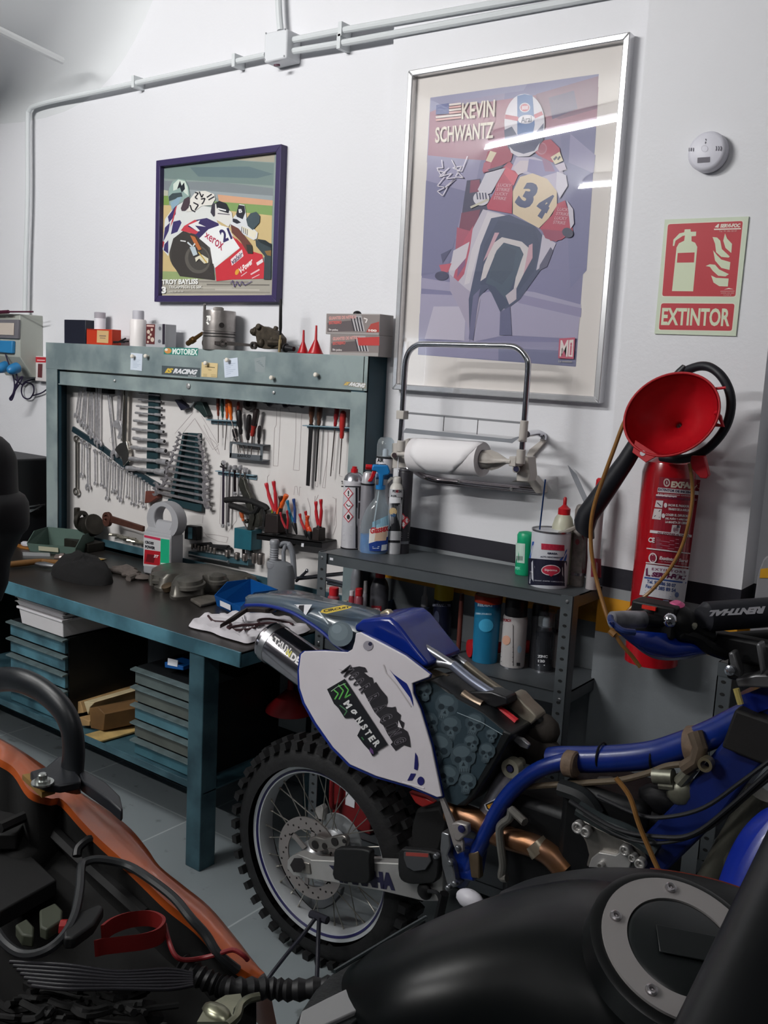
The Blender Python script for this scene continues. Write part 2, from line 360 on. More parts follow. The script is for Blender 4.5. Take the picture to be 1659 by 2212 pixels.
# ---------------------------------------------------------------- pictures
def picframe(root, q, depth, wd, mt, yb, name='frame', bev=.002):
    """q: outer corners tl,tr,br,bl on the front plane"""
    x0 = (q[0].x+q[3].x)/2; x1 = (q[1].x+q[2].x)/2; z1 = (q[0].z+q[1].z)/2; z0 = (q[2].z+q[3].z)/2; yf = q[0].y
    m_ = M(); o = [(x0, z0), (x1, z0), (x1, z1), (x0, z1)]; i = [(x0+wd, z0+wd), (x1-wd, z0+wd), (x1-wd, z1-wd), (x0+wd, z1-wd)]
    for k in range(4):
        a, b, c, d_ = o[k], o[(k+1) % 4], i[(k+1) % 4], i[k]
        m_.hexa([Vector((a[0], yf, a[1])), Vector((b[0], yf, b[1])), Vector((c[0], yf, c[1])), Vector((d_[0], yf, d_[1]))],
                [Vector((a[0], yb, a[1])), Vector((b[0], yb, b[1])), Vector((c[0], yb, c[1])), Vector((d_[0], yb, d_[1]))])
    build(m_, name, mt, root, bevel=bev); return x0+wd, x1-wd, z0+wd, z1-wd
# small picture
r1 = thing('framed_picture', PY(465, 652, 2.76), 'small framed racing photograph in a dark purple frame above the tool cabinet', 'picture')
q = [PY(*p, 2.745) for p in ((337, 345), (607, 313), (597, 654), (333, 650))]
xa, xb, za, zb = picframe(r1, q, .02, .026, mat('#3a3158', .4, name='purple_black_frame'), 2.78)
build(M().box((xa, 2.768, za), (xb, 2.78, zb)), 'backing', WHITEP, r1)
A = Art(onY(K_P1, 2.768)); P = A.p
P('#8b9894', [(125, 300), (1560, 160), (1500, 1895), (110, 1895)])
P('#a9a292', [(600, 262), (1512, 172), (1508, 280), (1200, 262), (900, 240)]); P('#748683', [(140, 330), (1000, 255), (1505, 290), (1497, 560), (900, 520), (142, 470)])
P('#62757a', [(500, 340), (1200, 330), (1498, 420), (1300, 470), (600, 450)])
P('#7f878b', [(142, 500), (900, 520), (1495, 590), (1490, 730), (900, 690), (140, 640)]); P('#98a0a4', [(420, 600), (1490, 680), (1488, 740), (430, 690)])
P('#b8b8a6', [(138, 600), (240, 620), (235, 690), (138, 680)]); P('#7d9a52', [(138, 678), (250, 680), (250, 790), (136, 790)])
P('#d0a080', [(830, 665), (1489, 735), (1485, 800), (850, 770)]); P('#7e9c60', [(780, 745), (1486, 800), (1480, 925), (900, 880)])
P('#cbb483', [(134, 790), (420, 800), (1480, 915), (1470, 1400), (900, 1500), (128, 1620)]); P('#94a572', [(126, 1580), (800, 1600), (800, 1690), (124, 1690)])
P('#a8a398', [(122, 1680), (1500, 1670), (1498, 1892), (112, 1892)])
for y, x0_, x1_, c in ((1705, 600, 1200, '#8a857c'), (1740, 700, 1450, '#77736c'), (1775, 300, 1000, '#bab5aa'), (1800, 800, 1330, '#c2bdb2'), (1830, 300, 1456, '#918c82'), (1862, 130, 1400, '#c0b99f')): A.ln(c, [(x0_, y), (x1_, y+6)], 16)
# machine and rider
A.el('#4a4744', (540, 1390), 290, 262, .3, 32); A.el('#5b5854', (560, 1390), 220, 200, .3, 32); A.el('#3d3a38', (600, 1400), 140, 150, .3)
P('#403c3a', [(270, 1200), (300, 1130), (420, 1100), (560, 1150), (700, 1260), (780, 1500), (800, 1690), (380, 1640), (280, 1480)])
A.el('#5f5b56', (590, 1440), 150, 170, -.3); A.el('#4a4744', (600, 1430), 120, 140, -.3)
P('#d8dad8', [(200, 960), (380, 720), (470, 760), (760, 820), (830, 1000), (870, 1030), (760, 1080), (620, 1150), (430, 1090), (300, 1190), (240, 1400), (165, 1310), (190, 1100)])
P('#3f3668', [(300, 990), (380, 970), (400, 1000), (350, 1110), (272, 1140)]); P('#3f3668', [(235, 930), (330, 800), (330, 900), (250, 1000)]); P('#b53a45', [(330, 800), (352, 770), (300, 980), (262, 1060)])
P('#3f3668', [(200, 1060), (260, 1000), (245, 1100), (180, 1230)]); P('#3f3668', [(195, 1260), (240, 1210), (240, 1370), (185, 1330)]); P('#b53a45', [(165, 1215), (195, 1230), (180, 1300), (155, 1290)])
P('#3b3160', [(560, 970), (700, 945), (840, 1010), (850, 1060), (720, 1090), (610, 1190), (560, 1140), (400, 1090), (470, 1020)])
P('#c4404c', [(390, 1095), (430, 1040), (560, 965), (590, 985), (470, 1045), (600, 1110), (570, 1140)])
P('#e4e4e2', [(480, 1030), (620, 970), (600, 1010), (690, 1050), (560, 1035), (620, 1100), (590, 1105)])
P('#e9eaea', [(610, 1190), (720, 1080), (860, 1030), (960, 1060), (1090, 1300), (800, 1500), (770, 1490), (740, 1300)])
P('#c5343f', [(800, 1530), (960, 1420), (1100, 1300), (1040, 1180), (1200, 1330), (1360, 1380), (1390, 1500), (1380, 1670), (1000, 1680), (815, 1700)])
P('#e6e6e6', [(795, 1545), (780, 1500), (1095, 1285), (1100, 1300), (960, 1410)]); P('#be2f3b', [(985, 1140), (1100, 1250), (1150, 1370), (1100, 1310)])
P('#e9eaea', [(750, 1095), (900, 1040), (985, 1100), (1010, 1190), (925, 1270)]); A.t('#33295c', '21', [(840, 1090), (960, 1060), (1010, 1190), (900, 1240)], .04)
A.t('#b02a4c', 'xerox', [(690, 1115), (905, 1250), (880, 1340), (670, 1170)], .01)
P('#e7d5d8', [(985, 1440), (1120, 1320), (1140, 1400), (1000, 1515)]); A.t('#343050', 'valsir', [(990, 1440), (1125, 1335), (1130, 1400), (1005, 1510)], .02)
A.t('#f3f0ee', 'V-Power', [(1080, 1550), (1240, 1410), (1250, 1490), (1100, 1620)], .03); A.el('#d9a03a', (1062, 1590), 22, 38, .4)
P('#e7dfe0', [(1290, 1480), (1365, 1430), (1375, 1470), (1305, 1515)]); A.ln('#e4c4c6', [(1110, 1640), (1180, 1590)], 10); A.ln('#e4c4c6', [(1225, 1620), (1330, 1560)], 18); A.ln('#e4c4c6', [(1240, 1665), (1330, 1620)], 10)
P('#8fa6a0', [(240, 700), (250, 590), (290, 510), (360, 475), (440, 490), (480, 570), (500, 680), (430, 740), (330, 800), (270, 800)])
P('#cdd8cd', [(300, 540), (360, 485), (440, 505), (470, 580), (480, 680), (430, 640), (400, 560), (350, 600), (300, 620)]); P('#20242c', [(345, 600), (380, 500), (400, 560), (430, 520), (440, 600), (400, 640), (380, 580)])
P('#3f4c50', [(245, 690), (290, 650), (400, 640), (410, 690), (320, 720), (250, 745)]); P('#8da9bb', [(270, 760), (350, 700), (400, 690), (360, 780), (280, 850)])
P('#4a3c44', [(390, 830), (430, 720), (480, 690), (510, 720), (480, 820), (440, 860), (400, 860)])
P('#dedbd4', [(500, 800), (500, 720), (570, 630), (680, 620), (790, 660), (800, 720), (760, 790), (640, 800), (560, 860), (450, 870)])
for z in ([(560, 640), (600, 650), (560, 700), (590, 720)], [(610, 630), (640, 700), (660, 660)], [(630, 720), (680, 710), (660, 760), (640, 780)], [(700, 700), (760, 660)], [(720, 730), (790, 690)], [(540, 760), (600, 790), (560, 850)], [(500, 790), (520, 850), (560, 870)]): A.ln('#26242c', z, 16)
P('#3d3844', [(745, 880), (760, 790), (805, 760), (810, 900), (780, 930)]); P('#dcdad6', [(800, 780), (860, 760), (1000, 880), (1010, 960), (960, 1050), (860, 990), (800, 960)]); P('#25252e', [(810, 760), (850, 740), (930, 770), (970, 850), (960, 890), (860, 860), (820, 830)])
A.ln('#e8e8e8', [(830, 830), (930, 855)], 16); A.ln('#6b6470', [(830, 890), (975, 905)], 12)
P('#d6d8dc', [(975, 1040), (1000, 960), (1050, 900), (1090, 780), (1150, 790), (1170, 900), (1180, 1000), (1310, 1120), (1300, 1190), (1260, 1210), (1100, 1120)])
P('#2a2b36', [(1050, 900), (1080, 790), (1150, 800), (1160, 880), (1130, 960), (1060, 930)]); A.t('#e8e8e8', 'B', [(1080, 840), (1120, 835), (1125, 880), (1085, 885)], .03); P('#2a2b36', [(1010, 950), (1060, 960), (1110, 1000), (1060, 1015), (1010, 990)])
P('#44525a', [(1170, 960), (1220, 890), (1290, 870), (1335, 920), (1330, 1000), (1250, 1090), (1190, 1040)]); P('#e2dcc8', [(1110, 1040), (1300, 1110), (1270, 1200), (1160, 1130)])
for k in range(4): A.ln('#3a3a44', [(1120+22*k, 1050+10*k), (1115+22*k, 1110+14*k)], 7)
P('#6a4038', [(985, 1020), (1080, 1070), (1230, 1260), (1240, 1340), (1180, 1350), (1100, 1220), (1000, 1120)]); P('#3a3a34', [(1170, 1260), (1240, 1270), (1250, 1370), (1190, 1370)])
P('#3b474c', [(1280, 1200), (1470, 1250), (1466, 1680), (1380, 1680), (1390, 1400), (1290, 1280)]); P('#232b30', [(1300, 1195), (1400, 1210), (1470, 1260), (1468, 1300), (1340, 1240)]); P('#8a6b40', [(1390, 1340), (1468, 1330), (1467, 1400), (1420, 1390)])
P('#b76a3c', [(500, 1150), (560, 1170), (640, 1320), (600, 1330), (540, 1230)]); P('#b9c6cc', [(495, 1290), (560, 1290), (590, 1380), (540, 1400)]); A.ln('#d8d8d8', [(385, 1215), (450, 1225)], 14); A.ln('#cdd3d6', [(470, 1235), (530, 1290), (560, 1250)], 18)
P('#d8d3bd', [(560, 1420), (640, 1380), (720, 1430), (720, 1480), (670, 1490), (610, 1430), (570, 1470)]); A.ln('#c9a44c', [(600, 1350), (700, 1480)], 14)
A.t('#efefed', 'TROY BAYLISS', [(165, 1680), (595, 1670), (595, 1735), (165, 1738)], .035); A.t('#efefed', '3', [(160, 1765), (215, 1765), (215, 1845), (160, 1848)], .05)
A.t('#dedcd6', 'TRICAMPEON DE SBK', [(245, 1752), (645, 1750), (645, 1785), (245, 1788)], .02); A.t('#d8d5cf', 'WORLD  2001  2006  2008', [(245, 1815), (420, 1812), (420, 1830), (245, 1832)], .01)
A.ln('#5a4c7c', [(980, 1730), (1010, 1690), (1030, 1770), (1060, 1700), (1090, 1760), (1120, 1700), (1150, 1750), (1240, 1700)], 8)
A.done('print', r1)
build(M().box((xa, 2.755, za), (xb, 2.757, zb)), 'glass', clear('plain_glass', '#ffffff', 0, .1, 1.3), r1)
# tall picture
r2 = thing('framed_poster', PY(1080, 860, 2.75), 'tall silver-framed racing poster with a wide cream mat, numbered 34', 'picture')
q = [PY(*p, 2.71) for p in ((877, 152), (1361, 69), (1294, 872), (850, 841))]
xa, xb, za, zb = picframe(r2, q, .04, .02, mat('#dadadc', .25, .75, name='silver_frame'), 2.748, bev=.003)
CREAM = '#dcd6d2'
build(M().box((xa-.002, 2.738, za-.002), (xb+.002, 2.748, zb+.002)), 'mount', mat(CREAM, .7), r2)
A = Art(onY(K_P2, 2.738), haze=('#a29db2', .2)); P = A.p  # reflection haze of the glass and print fading, both mixed into the inks
P('#77759a', [(282, 440), (1218, 308), (1090, 1935), (213, 1868)])
P('#8f86a2', [(282, 440), (700, 380), (690, 470), (560, 800), (262, 800)], ); P('#9c6474', [(281, 500), (560, 470), (760, 440), (1216, 380), (1205, 600), (900, 660), (640, 790), (268, 770)])
P('#8a8aa8', [(282, 440), (820, 365), (800, 400), (420, 460), (281, 520)]); P('#7c5a6c', [(870, 420), (1216, 320), (1210, 500), (1000, 560), (870, 520)]); P('#5f5470', [(940, 440), (1080, 400), (1100, 500), (960, 560)])
P('#8c88a8', [(268, 760), (560, 790), (480, 1200), (240, 1300)]); P('#6f7096', [(1000, 620), (1204, 600), (1150, 1400), (1060, 1500), (1030, 900)]); P('#8d89ac', [(1060, 640), (1200, 760), (1190, 860), (1050, 800)])
P('#6d6d90', [(258, 900), (480, 960), (380, 1400), (232, 1430)]); P('#9d99b4', [(232, 1440), (420, 1470), (440, 1520), (230, 1500)])
P('#a39db8', [(228, 1530), (500, 1540), (700, 1500), (860, 1520), (1120, 1590), (1100, 1780), (700, 1760), (500, 1800), (220, 1740)]); P('#8a84a6', [(770, 1530), (1122, 1610), (1118, 1660), (770, 1580)])
P('#a19db6', [(222, 1640), (300, 1640), (300, 1780), (216, 1780)]); P('#8a87a6', [(216, 1790), (1096, 1800), (1090, 1930), (213, 1866)]); P('#676a8a', [(660, 1830), (1094, 1850), (1090, 1932), (660, 1900)])
P('#c2bccb', [(300, 1600), (480, 1600), (470, 1790), (250, 1780)])
# bike
P('#30304a', [(485, 900), (560, 890), (600, 1060), (560, 1100), (470, 1240), (430, 1330), (460, 1060)]); P('#7c2f48', [(505, 900), (555, 895), (560, 960), (500, 970)])
P('#6e2c42', [(455, 1080), (560, 1060), (540, 1150), (470, 1250), (430, 1320), (420, 1300)]); P('#a54458', [(430, 1160), (500, 1180), (470, 1260), (420, 1310)])
P('#c6bfca', [(575, 1060), (660, 1080), (720, 1100), (580, 1230), (540, 1380), (500, 1560), (400, 1500), (380, 1380), (430, 1300), (480, 1240)])
P('#d8d2d6', [(600, 1075), (700, 1095), (590, 1200), (540, 1320), (500, 1470), (470, 1480), (510, 1290)]); P('#b5455a', [(470, 1230), (520, 1150), (500, 1290), (470, 1420), (430, 1470), (410, 1440), (440, 1320)])
P('#7a4a72', [(440, 1330), (480, 1290), (475, 1370), (430, 1440)]); P('#d3ccd2', [(410, 1290), (500, 1240), (480, 1330), (420, 1400), (390, 1400)]); P('#c34c5c', [(330, 1370), (400, 1360), (380, 1410), (345, 1410)]); P('#3e4060', [(340, 1310), (400, 1280), (350, 1360)])
A.el('#343650', (345, 1430), 38, 26); P('#a89fb4', [(390, 1420), (480, 1500), (560, 1560), (520, 1780), (440, 1600), (390, 1510)])
P('#35405c', [(620, 1110), (720, 1090), (860, 1150), (900, 1200), (960, 1270), (900, 1390), (780, 1560), (700, 1620), (600, 1500), (540, 1560), (500, 1800), (495, 1560), (560, 1260)])
P('#2c3854', [(660, 1120), (860, 1160), (890, 1250), (860, 1400), (740, 1560), (670, 1630), (600, 1480), (560, 1480), (580, 1260)]); P('#c7c1cd', [(905, 1200), (980, 1250), (930, 1360), (870, 1400), (890, 1300)]); P('#4a4a62', [(890, 1370), (950, 1270), (965, 1290), (930, 1380), (885, 1400)])
P('#d5cdca', [(630, 1250), (680, 1215), (790, 1240), (835, 1280), (820, 1380), (760, 1500), (740, 1530), (760, 1420), (800, 1310), (780, 1270), (690, 1245), (650, 1290), (590, 1440), (560, 1460), (580, 1370)])
P('#33475a', [(650, 1290), (690, 1248), (780, 1275), (798, 1310), (760, 1430), (700, 1560), (640, 1490), (590, 1470), (620, 1380)], ); P('#2e4052', [(640, 1310), (700, 1260), (760, 1290), (740, 1400), (680, 1480), (610, 1440)])
P('#c4b9bf', [(700, 1540), (760, 1490), (760, 1560), (720, 1590)]); P('#c99aa4', [(640, 1190), (665, 1190), (600, 1320), (575, 1350)]); P('#c99aa4', [(830, 1260), (850, 1250), (850, 1330), (800, 1420)])
P('#5f5f80', [(520, 1540), (560, 1500), (540, 1620), (520, 1790), (495, 1780)]); P('#54587a', [(670, 1630), (725, 1600), (735, 1760), (665, 1760)])
P('#b4354a', [(660, 860), (720, 790), (780, 860), (740, 900), (735, 1085), (600, 1060), (595, 1040), (640, 960)]); P('#cf4657', [(700, 820), (770, 870), (745, 930), (690, 860)])
P('#b4354a', [(985, 1030), (1030, 1010), (1060, 1100), (1075, 1180), (1010, 1230), (950, 1235), (890, 1165), (960, 1090)]); P('#93354e', [(900, 1170), (1010, 1180), (1060, 1190), (980, 1240), (920, 1220)])
P('#bab2c6', [(730, 840), (760, 770), (860, 770), (1010, 830), (1035, 900), (1000, 980), (940, 920), (830, 870)]); P('#cfc2c8', [(740, 830), (780, 790), (850, 790), (830, 840), (770, 870)]); P('#7f7ba6', [(830, 780), (960, 800), (1000, 850), (900, 880), (820, 850)]); P('#8a5c80', [(900, 770), (950, 800), (975, 850), (920, 850)])
P('#e0c9a4', [(740, 960), (780, 880), (850, 860), (930, 890), (985, 960), (985, 1040), (940, 1110), (885, 1165), (740, 1085)])
A.t('#39456a', '3', [(820, 905), (895, 925), (830, 1070), (745, 1030)], .06); A.t('#39456a', '4', [(940, 960), (975, 990), (910, 1120), (845, 1075)], .06)
for ox, oy in ((0, 0), (330, 135)):
    for k in range(4): A.t('#dda5ac', ['LUCKY', 'STRIKE', 'LUCKY', 'STRIKE'][k], [(662+ox-k*8, 915+oy+k*24), (735+ox-k*10, 920+oy+k*24), (730+ox-k*10, 938+oy+k*24), (656+ox-k*8, 933+oy+k*24)], .02)
# rider
P('#9b3046', [(575, 860), (600, 740), (690, 690), (740, 750), (730, 790), (650, 830)]); P('#e1d3ac', [(590, 790), (615, 735), (650, 745), (620, 800)]); P('#b05064', [(580, 800), (620, 800), (610, 850), (570, 850)])
P('#d0ccd4', [(590, 860), (660, 840), (700, 830), (660, 900), (620, 970), (570, 985), (545, 950)]); P('#34344c', [(600, 840), (680, 815), (690, 825), (610, 850)]); A.el('#d8d4da', (565, 1000), 45, 40)
for k in range(4): A.ln('#34344c', [(540+16*k, 968), (545+16*k, 1005)], 8)
A.ln('#c9c4ac', [(505, 1050), (605, 1005)], 12); P('#a8334a', [(900, 680), (950, 670), (1000, 720), (1010, 780), (960, 800), (880, 760), (860, 740)]); A.el('#b8707f', (900, 722), 30, 34); A.el('#a0485c', (900, 722), 24, 28)
P('#e1d3ac', [(950, 770), (1000, 740), (1020, 790), (975, 810)]); A.ln('#2b2b3b', [(968, 785), (985, 768)], 12); A.ln('#2b2b3b', [(990, 785), (1003, 766)], 10); P('#c8bccb', [(975, 815), (1025, 800), (1040, 840), (1000, 850)]); P('#d5d0da', [(985, 850), (1035, 870), (1045, 930), (1000, 1000), (980, 940)])
P('#d0cbd5', [(1040, 1010), (1075, 1060), (1080, 1140), (1060, 1170), (1050, 1080)]); A.el('#30344a', (1045, 1190), 32, 26, .5)
A.el('#dcdae0', (805, 580), 112, 162, .0, 36); P('#4a6ea4', [(765, 430), (805, 420), (850, 428), (862, 590), (850, 650), (765, 645)]); A.ln('#b54a5c', [(697, 545), (770, 558)], 24); A.ln('#b54a5c', [(860, 545), (905, 525)], 22)
P('#3a425e', [(692, 620), (735, 600), (765, 650), (862, 640), (912, 580), (908, 680), (880, 710), (720, 715), (698, 690)]); A.el('#33395a', (800, 700), 88, 60, 0, 30); P('#d7d3d9', [(720, 710), (745, 735), (800, 752), (860, 735), (890, 690), (880, 730), (830, 765), (770, 768), (730, 745)])
A.el('#e6e4e8', (815, 560), 46, 25, -.1); A.t('#4a4a5c', 'Arai', [(785, 548), (845, 540), (845, 575), (785, 580)], .02); A.el('#dcd6da', (807, 495), 30, 27); A.el('#bf5a68', (807, 495), 24, 21); A.t('#e8dfe2', '888', [(790, 485), (825, 483), (825, 505), (790, 507)], .03)
# writing
P('#3f4a86', [(315, 480), (385, 470), (385, 528), (312, 534)])
for k in range(6): A.ln('#d79a92' if k % 2 else '#e6d8cc', [((386 if k < 4 else 312), 480+k*15+(9 if k >= 4 else 0)), (452, 472+k*15+(2 if k >= 4 else 0))], 11)
A.t('#e9dcc6', 'KEVIN', [(458, 470), (642, 450), (638, 545), (455, 560)], .02); A.t('#e9dcc6', 'SCHWANTZ', [(310, 605), (634, 572), (630, 665), (308, 692)], .02)
A.ln('#e6dfe6', [(345, 785), (350, 830), (318, 830), (345, 880), (365, 855), (320, 845)], 5); A.ln('#e6dfe6', [(385, 830), (330, 880), (400, 860), (370, 890), (420, 885)], 5); A.ln('#e6dfe6', [(400, 785), (440, 860), (465, 885), (420, 880), (455, 820), (405, 830), (455, 850), (488, 765)], 5)
A.ln('#e6dfe6', [(360, 880), (320, 930), (370, 940), (420, 890), (360, 940), (320, 960), (350, 985), (380, 930)], 5)
P('#c0465c', [(998, 1778), (1086, 1772), (1078, 1892), (992, 1888)]); A.t('#ece0d6', 'M', [(1006, 1788), (1050, 1786), (1044, 1880), (1000, 1878)], .02)
P('#ece0d6', [(1054, 1786), (1078, 1784), (1072, 1880), (1048, 1878)]); A.t('#c0465c', 'i', [(1060, 1800), (1070, 1800), (1066, 1870), (1056, 1870)], .04); A.t('#b4b09a', 'La evasion', [(995, 1898), (1070, 1900), (1068, 1912), (993, 1910)], .01)
A.done('print', r2)
build(M().box((xa, 2.722, za), (xb, 2.7245, zb)), 'glass', GLASS, r2)
# extinguisher sign
r3 = thing('safety_sign', PY(1500, 725, 2.655), 'pale green and red EXTINTOR safety sign on the pillar', 'sign')
g = onY(K_SIGN, 2.655)
q = [g(*p) for p in ((160, 948), (962, 918), (838, 2062), (60, 2040))]
build(M().prism(q, (0, .005, 0)), 'plate', mat('#c9d3bd', .5), r3)
A = Art(g); P = A.p; SG = '#b3202e'; CRM = '#ccd5b8'
def rr(pts, r=22):
    out = []; n = len(pts)
    for i in range(n):
        p, a, b = Vector(pts[i]), Vector(pts[i-1]), Vector(pts[(i+1) % n]); u = (a-p).normalized()*r; v = (b-p).normalized()*r
        for t in (0, .3, .6, 1): out.append(tuple(p+u*(1-t)**2+v*t*t))
    return out
A.p('#d9d8c6', rr([(182, 985), (915, 955), (842, 1692), (126, 1688)])); A.p(SG, rr([(190, 993), (906, 962), (834, 1684), (134, 1680)]))
A.p('#d9d8c6', rr([(118, 1740), (835, 1746), (808, 2020), (94, 2008)])); A.p(SG, rr([(126, 1748), (827, 1753), (800, 2012), (102, 2000)]))
A.t(CRM, 'EXTINTOR', [(135, 1790), (790, 1797), (776, 1970), (122, 1958)], .03)
P(CRM, [(228, 1632), (272, 1215), (295, 1175), (345, 1150), (352, 1100), (330, 1105), (262, 1150), (250, 1200), (236, 1200), (242, 1140), (300, 1080), (345, 1070), (350, 1042), (405, 1040), (408, 1065), (460, 1063), (457, 1105), (415, 1108), (415, 1155), (450, 1170), (470, 1210), (430, 1634)])
P(SG, [(283, 1268), (445, 1262), (438, 1358), (275, 1360)])
for f in ([(616, 1115), (660, 1120), (690, 1150), (705, 1230), (780, 1300), (770, 1312), (700, 1305), (650, 1260), (640, 1180)], [(735, 1080), (755, 1130), (802, 1180), (795, 1268), (740, 1220), (718, 1150)],
          [(622, 1242), (660, 1290), (700, 1330), (786, 1355), (778, 1430), (700, 1410), (640, 1340)], [(550, 1392), (590, 1375), (640, 1380), (680, 1425), (772, 1470), (740, 1492), (670, 1485), (620, 1440), (590, 1400)], [(602, 1482), (650, 1505), (770, 1512), (762, 1588), (680, 1585), (625, 1550)]): P(CRM, f)
A.t('#e2d7cc', 'SERVI-FOC', [(690, 990), (885, 985), (882, 1022), (688, 1026)], .05, .2); A.ln('#e2d7cc', [(630, 1042), (888, 1035)], 12); P('#e2d7cc', [(636, 1022), (668, 990), (680, 990), (672, 1026)]); A.t('#d9a9a4', 'Tel. 93 386 50 07', [(680, 1052), (850, 1048), (848, 1064), (678, 1068)])
P('#e2d7cc', [(725, 1618), (770, 1602), (820, 1616), (770, 1612)]); A.ln('#dcb6ae', [(690, 1634), (826, 1632)], 4); A.t('#dcb6ae', 'NORMA UNE 23033', [(697, 1645), (822, 1645), (820, 1656), (695, 1656)]); A.t('#dcb6ae', 'CLASE B', [(720, 1664), (795, 1664), (794, 1674), (719, 1674)])
A.done('printed_sign', r3)
# detector
c = PY(1524, 325, 2.62); cb = Vector((c.x, 2.66, c.z)); r4 = thing('smoke_detector', cb, 'round white carbon monoxide detector on the pillar above the sign', 'detector')
R_ = .052
build(M().lathe([(R_*.9, 0), (R_*1.0, .006), (R_, .026), (R_*.93, .034), (R_*.8, .037), (0.001, .038)], cb, (0, -1, 0), 40), 'body', mat('#d7d6e0', .4), r4, ang=50)
g = onY(K_SIGN, 2.6215); A = Art(g); A.p('#54505c', [(472, 357), (590, 349), (587, 398), (470, 407)]); A.done('display', r4, 'dark display'); A = Art(g); A.el('#bcbac6', (540, 270), 33, 33); A.el('#d9d8e2', (540, 270), 28, 28)
for k in range(3): A.ln('#4c4858', [(393+20*k, 262), (390+20*k, 296)], 7); A.ln('#4c4858', [(650+22*k, 246), (655+22*k, 266), (648+22*k, 290)], 8)
A.ln('#4c4858', [(550, 175), (552, 192)], 8); A.ln('#4c4858', [(550, 202), (546, 222)], 8); A.done('vent_slots', r4)
# ---------------------------------------------------------------- tool cabinet
cx0, cx1, YF = -3.943, -2.047, 2.64
zt = 1.733; cab = thing('tool_cabinet', ((cx0+cx1)/2, 2.69, .80), 'wide dark teal roller-shutter tool cabinet standing at the back of the workbench', 'tool cabinet')
YB = 2.748
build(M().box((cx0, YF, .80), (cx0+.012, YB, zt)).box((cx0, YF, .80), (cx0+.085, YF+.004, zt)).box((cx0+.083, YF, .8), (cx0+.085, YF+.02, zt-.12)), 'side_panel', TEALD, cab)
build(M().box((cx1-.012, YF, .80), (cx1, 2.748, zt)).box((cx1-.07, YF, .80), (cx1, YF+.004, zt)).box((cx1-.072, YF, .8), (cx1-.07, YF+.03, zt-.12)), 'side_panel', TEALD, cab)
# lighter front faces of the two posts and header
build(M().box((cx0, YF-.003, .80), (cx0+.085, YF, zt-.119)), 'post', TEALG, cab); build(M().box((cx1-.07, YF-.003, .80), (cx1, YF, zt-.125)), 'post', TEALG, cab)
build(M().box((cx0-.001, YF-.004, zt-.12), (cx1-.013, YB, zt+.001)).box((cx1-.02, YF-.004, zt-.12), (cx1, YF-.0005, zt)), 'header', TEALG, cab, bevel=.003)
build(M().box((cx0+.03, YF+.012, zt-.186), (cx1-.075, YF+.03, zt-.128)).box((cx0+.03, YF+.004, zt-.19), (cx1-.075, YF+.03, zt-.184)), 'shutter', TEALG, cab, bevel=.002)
build(M().box((cx0, 2.695, .801), (cx1, 2.70, .85)).box((cx0, 2.695, .801), (cx1, YB, .82)), 'bottom_tray', TEAL, cab, bevel=.002)
PBM = M().use(mat('#d8d4d2', .6, 0, .06, 0, 5, name='white_tool_panel')).box((cx0+.012, 2.74, .83), (cx1-.012, 2.747, zt-.12))
for u, v, s_ in ((615, 797, .006), (1275, 845, .011)):
    c = PY(*K_TOPL(u, v), YF+.01); build(M().lathe([(s_, 0), (s_, .004), (s_*.4, .007), (.0005, .007)], c, (0, -1, 0), 16), 'lock', mat('#c9c8c8', .3, .6), cab)
c = PY(*K_TOPR(678, 860), YF+.01); build(M().lathe([(.006, 0), (.006, .004), (.0005, .006)], c, (0, -1, 0), 16), 'lock', mat('#c9c8c8', .3, .6), cab)
# pencil outlines of tools on the panel
A = Art(onY(K_TL2, 2.7395), .0001); A.m = PBM; PC = '#a49a9a'
for z in ([(600, 1000), (600, 830), (620, 810)], [(640, 1010), (665, 850)], [(590, 175), (690, 180), (685, 340), (668, 370), (655, 725), (700, 728), (720, 340), (722, 182), (800, 184), (810, 215), (870, 222), (868, 500), (845, 765), (900, 770), (920, 330), (925, 235), (990, 235), (995, 150)],
          [(850, 1000), (860, 920), (880, 920), (890, 1000)], [(900, 1010), (905, 925), (920, 930)], [(1065, 360), (1080, 500), (1055, 920), (1075, 925), (1100, 400)], [(1170, 390), (1165, 650), (1118, 930), (1145, 935), (1180, 400)], [(1230, 400), (1245, 420), (1220, 770)], [(1310, 420), (1280, 820), (1310, 830)], [(1385, 420), (1400, 600), (1375, 750)], [(1410, 440), (1390, 740)],
          [(1215, 1020), (1245, 1040), (1250, 1290), (1220, 1380)], [(1250, 1030), (1230, 1290)], [(980, 1030), (1005, 1120), (1000, 1350)], [(1050, 1010), (1045, 1080), (1080, 1000)], [(165, 830), (150, 1270), (185, 1285)], [(300, 1000), (310, 1240), (230, 1350)], [(0, 1350), (30, 1390), (140, 1440), (215, 1450), (230, 1400), (100, 1375), (20, 1370)], [(0, 340), (110, 580), (130, 560)], [(60, 460), (120, 520), (150, 620)]): A.ln(PC, z, 4)
A = Art(onY(K_TOOL, 2.7395), .0001); A.m = PBM
for z in ([(1220, 100), (1350, 300), (1160, 520)], [(1480, 110), (1330, 300)], [(1160, 620), (1370, 360), (1620, 740)], [(1370, 360), (1560, 690), (1620, 640), (1440, 330)], [(1460, 1370), (1450, 1464)]): A.ln(PC, z, 4)
A.el(PC, (490, 588), 22, 32); A.el('#d8d4d2', (490, 588), 19, 28); A.done('back_panel', cab, 'white back panel with faint pencil outlines of missing tools')
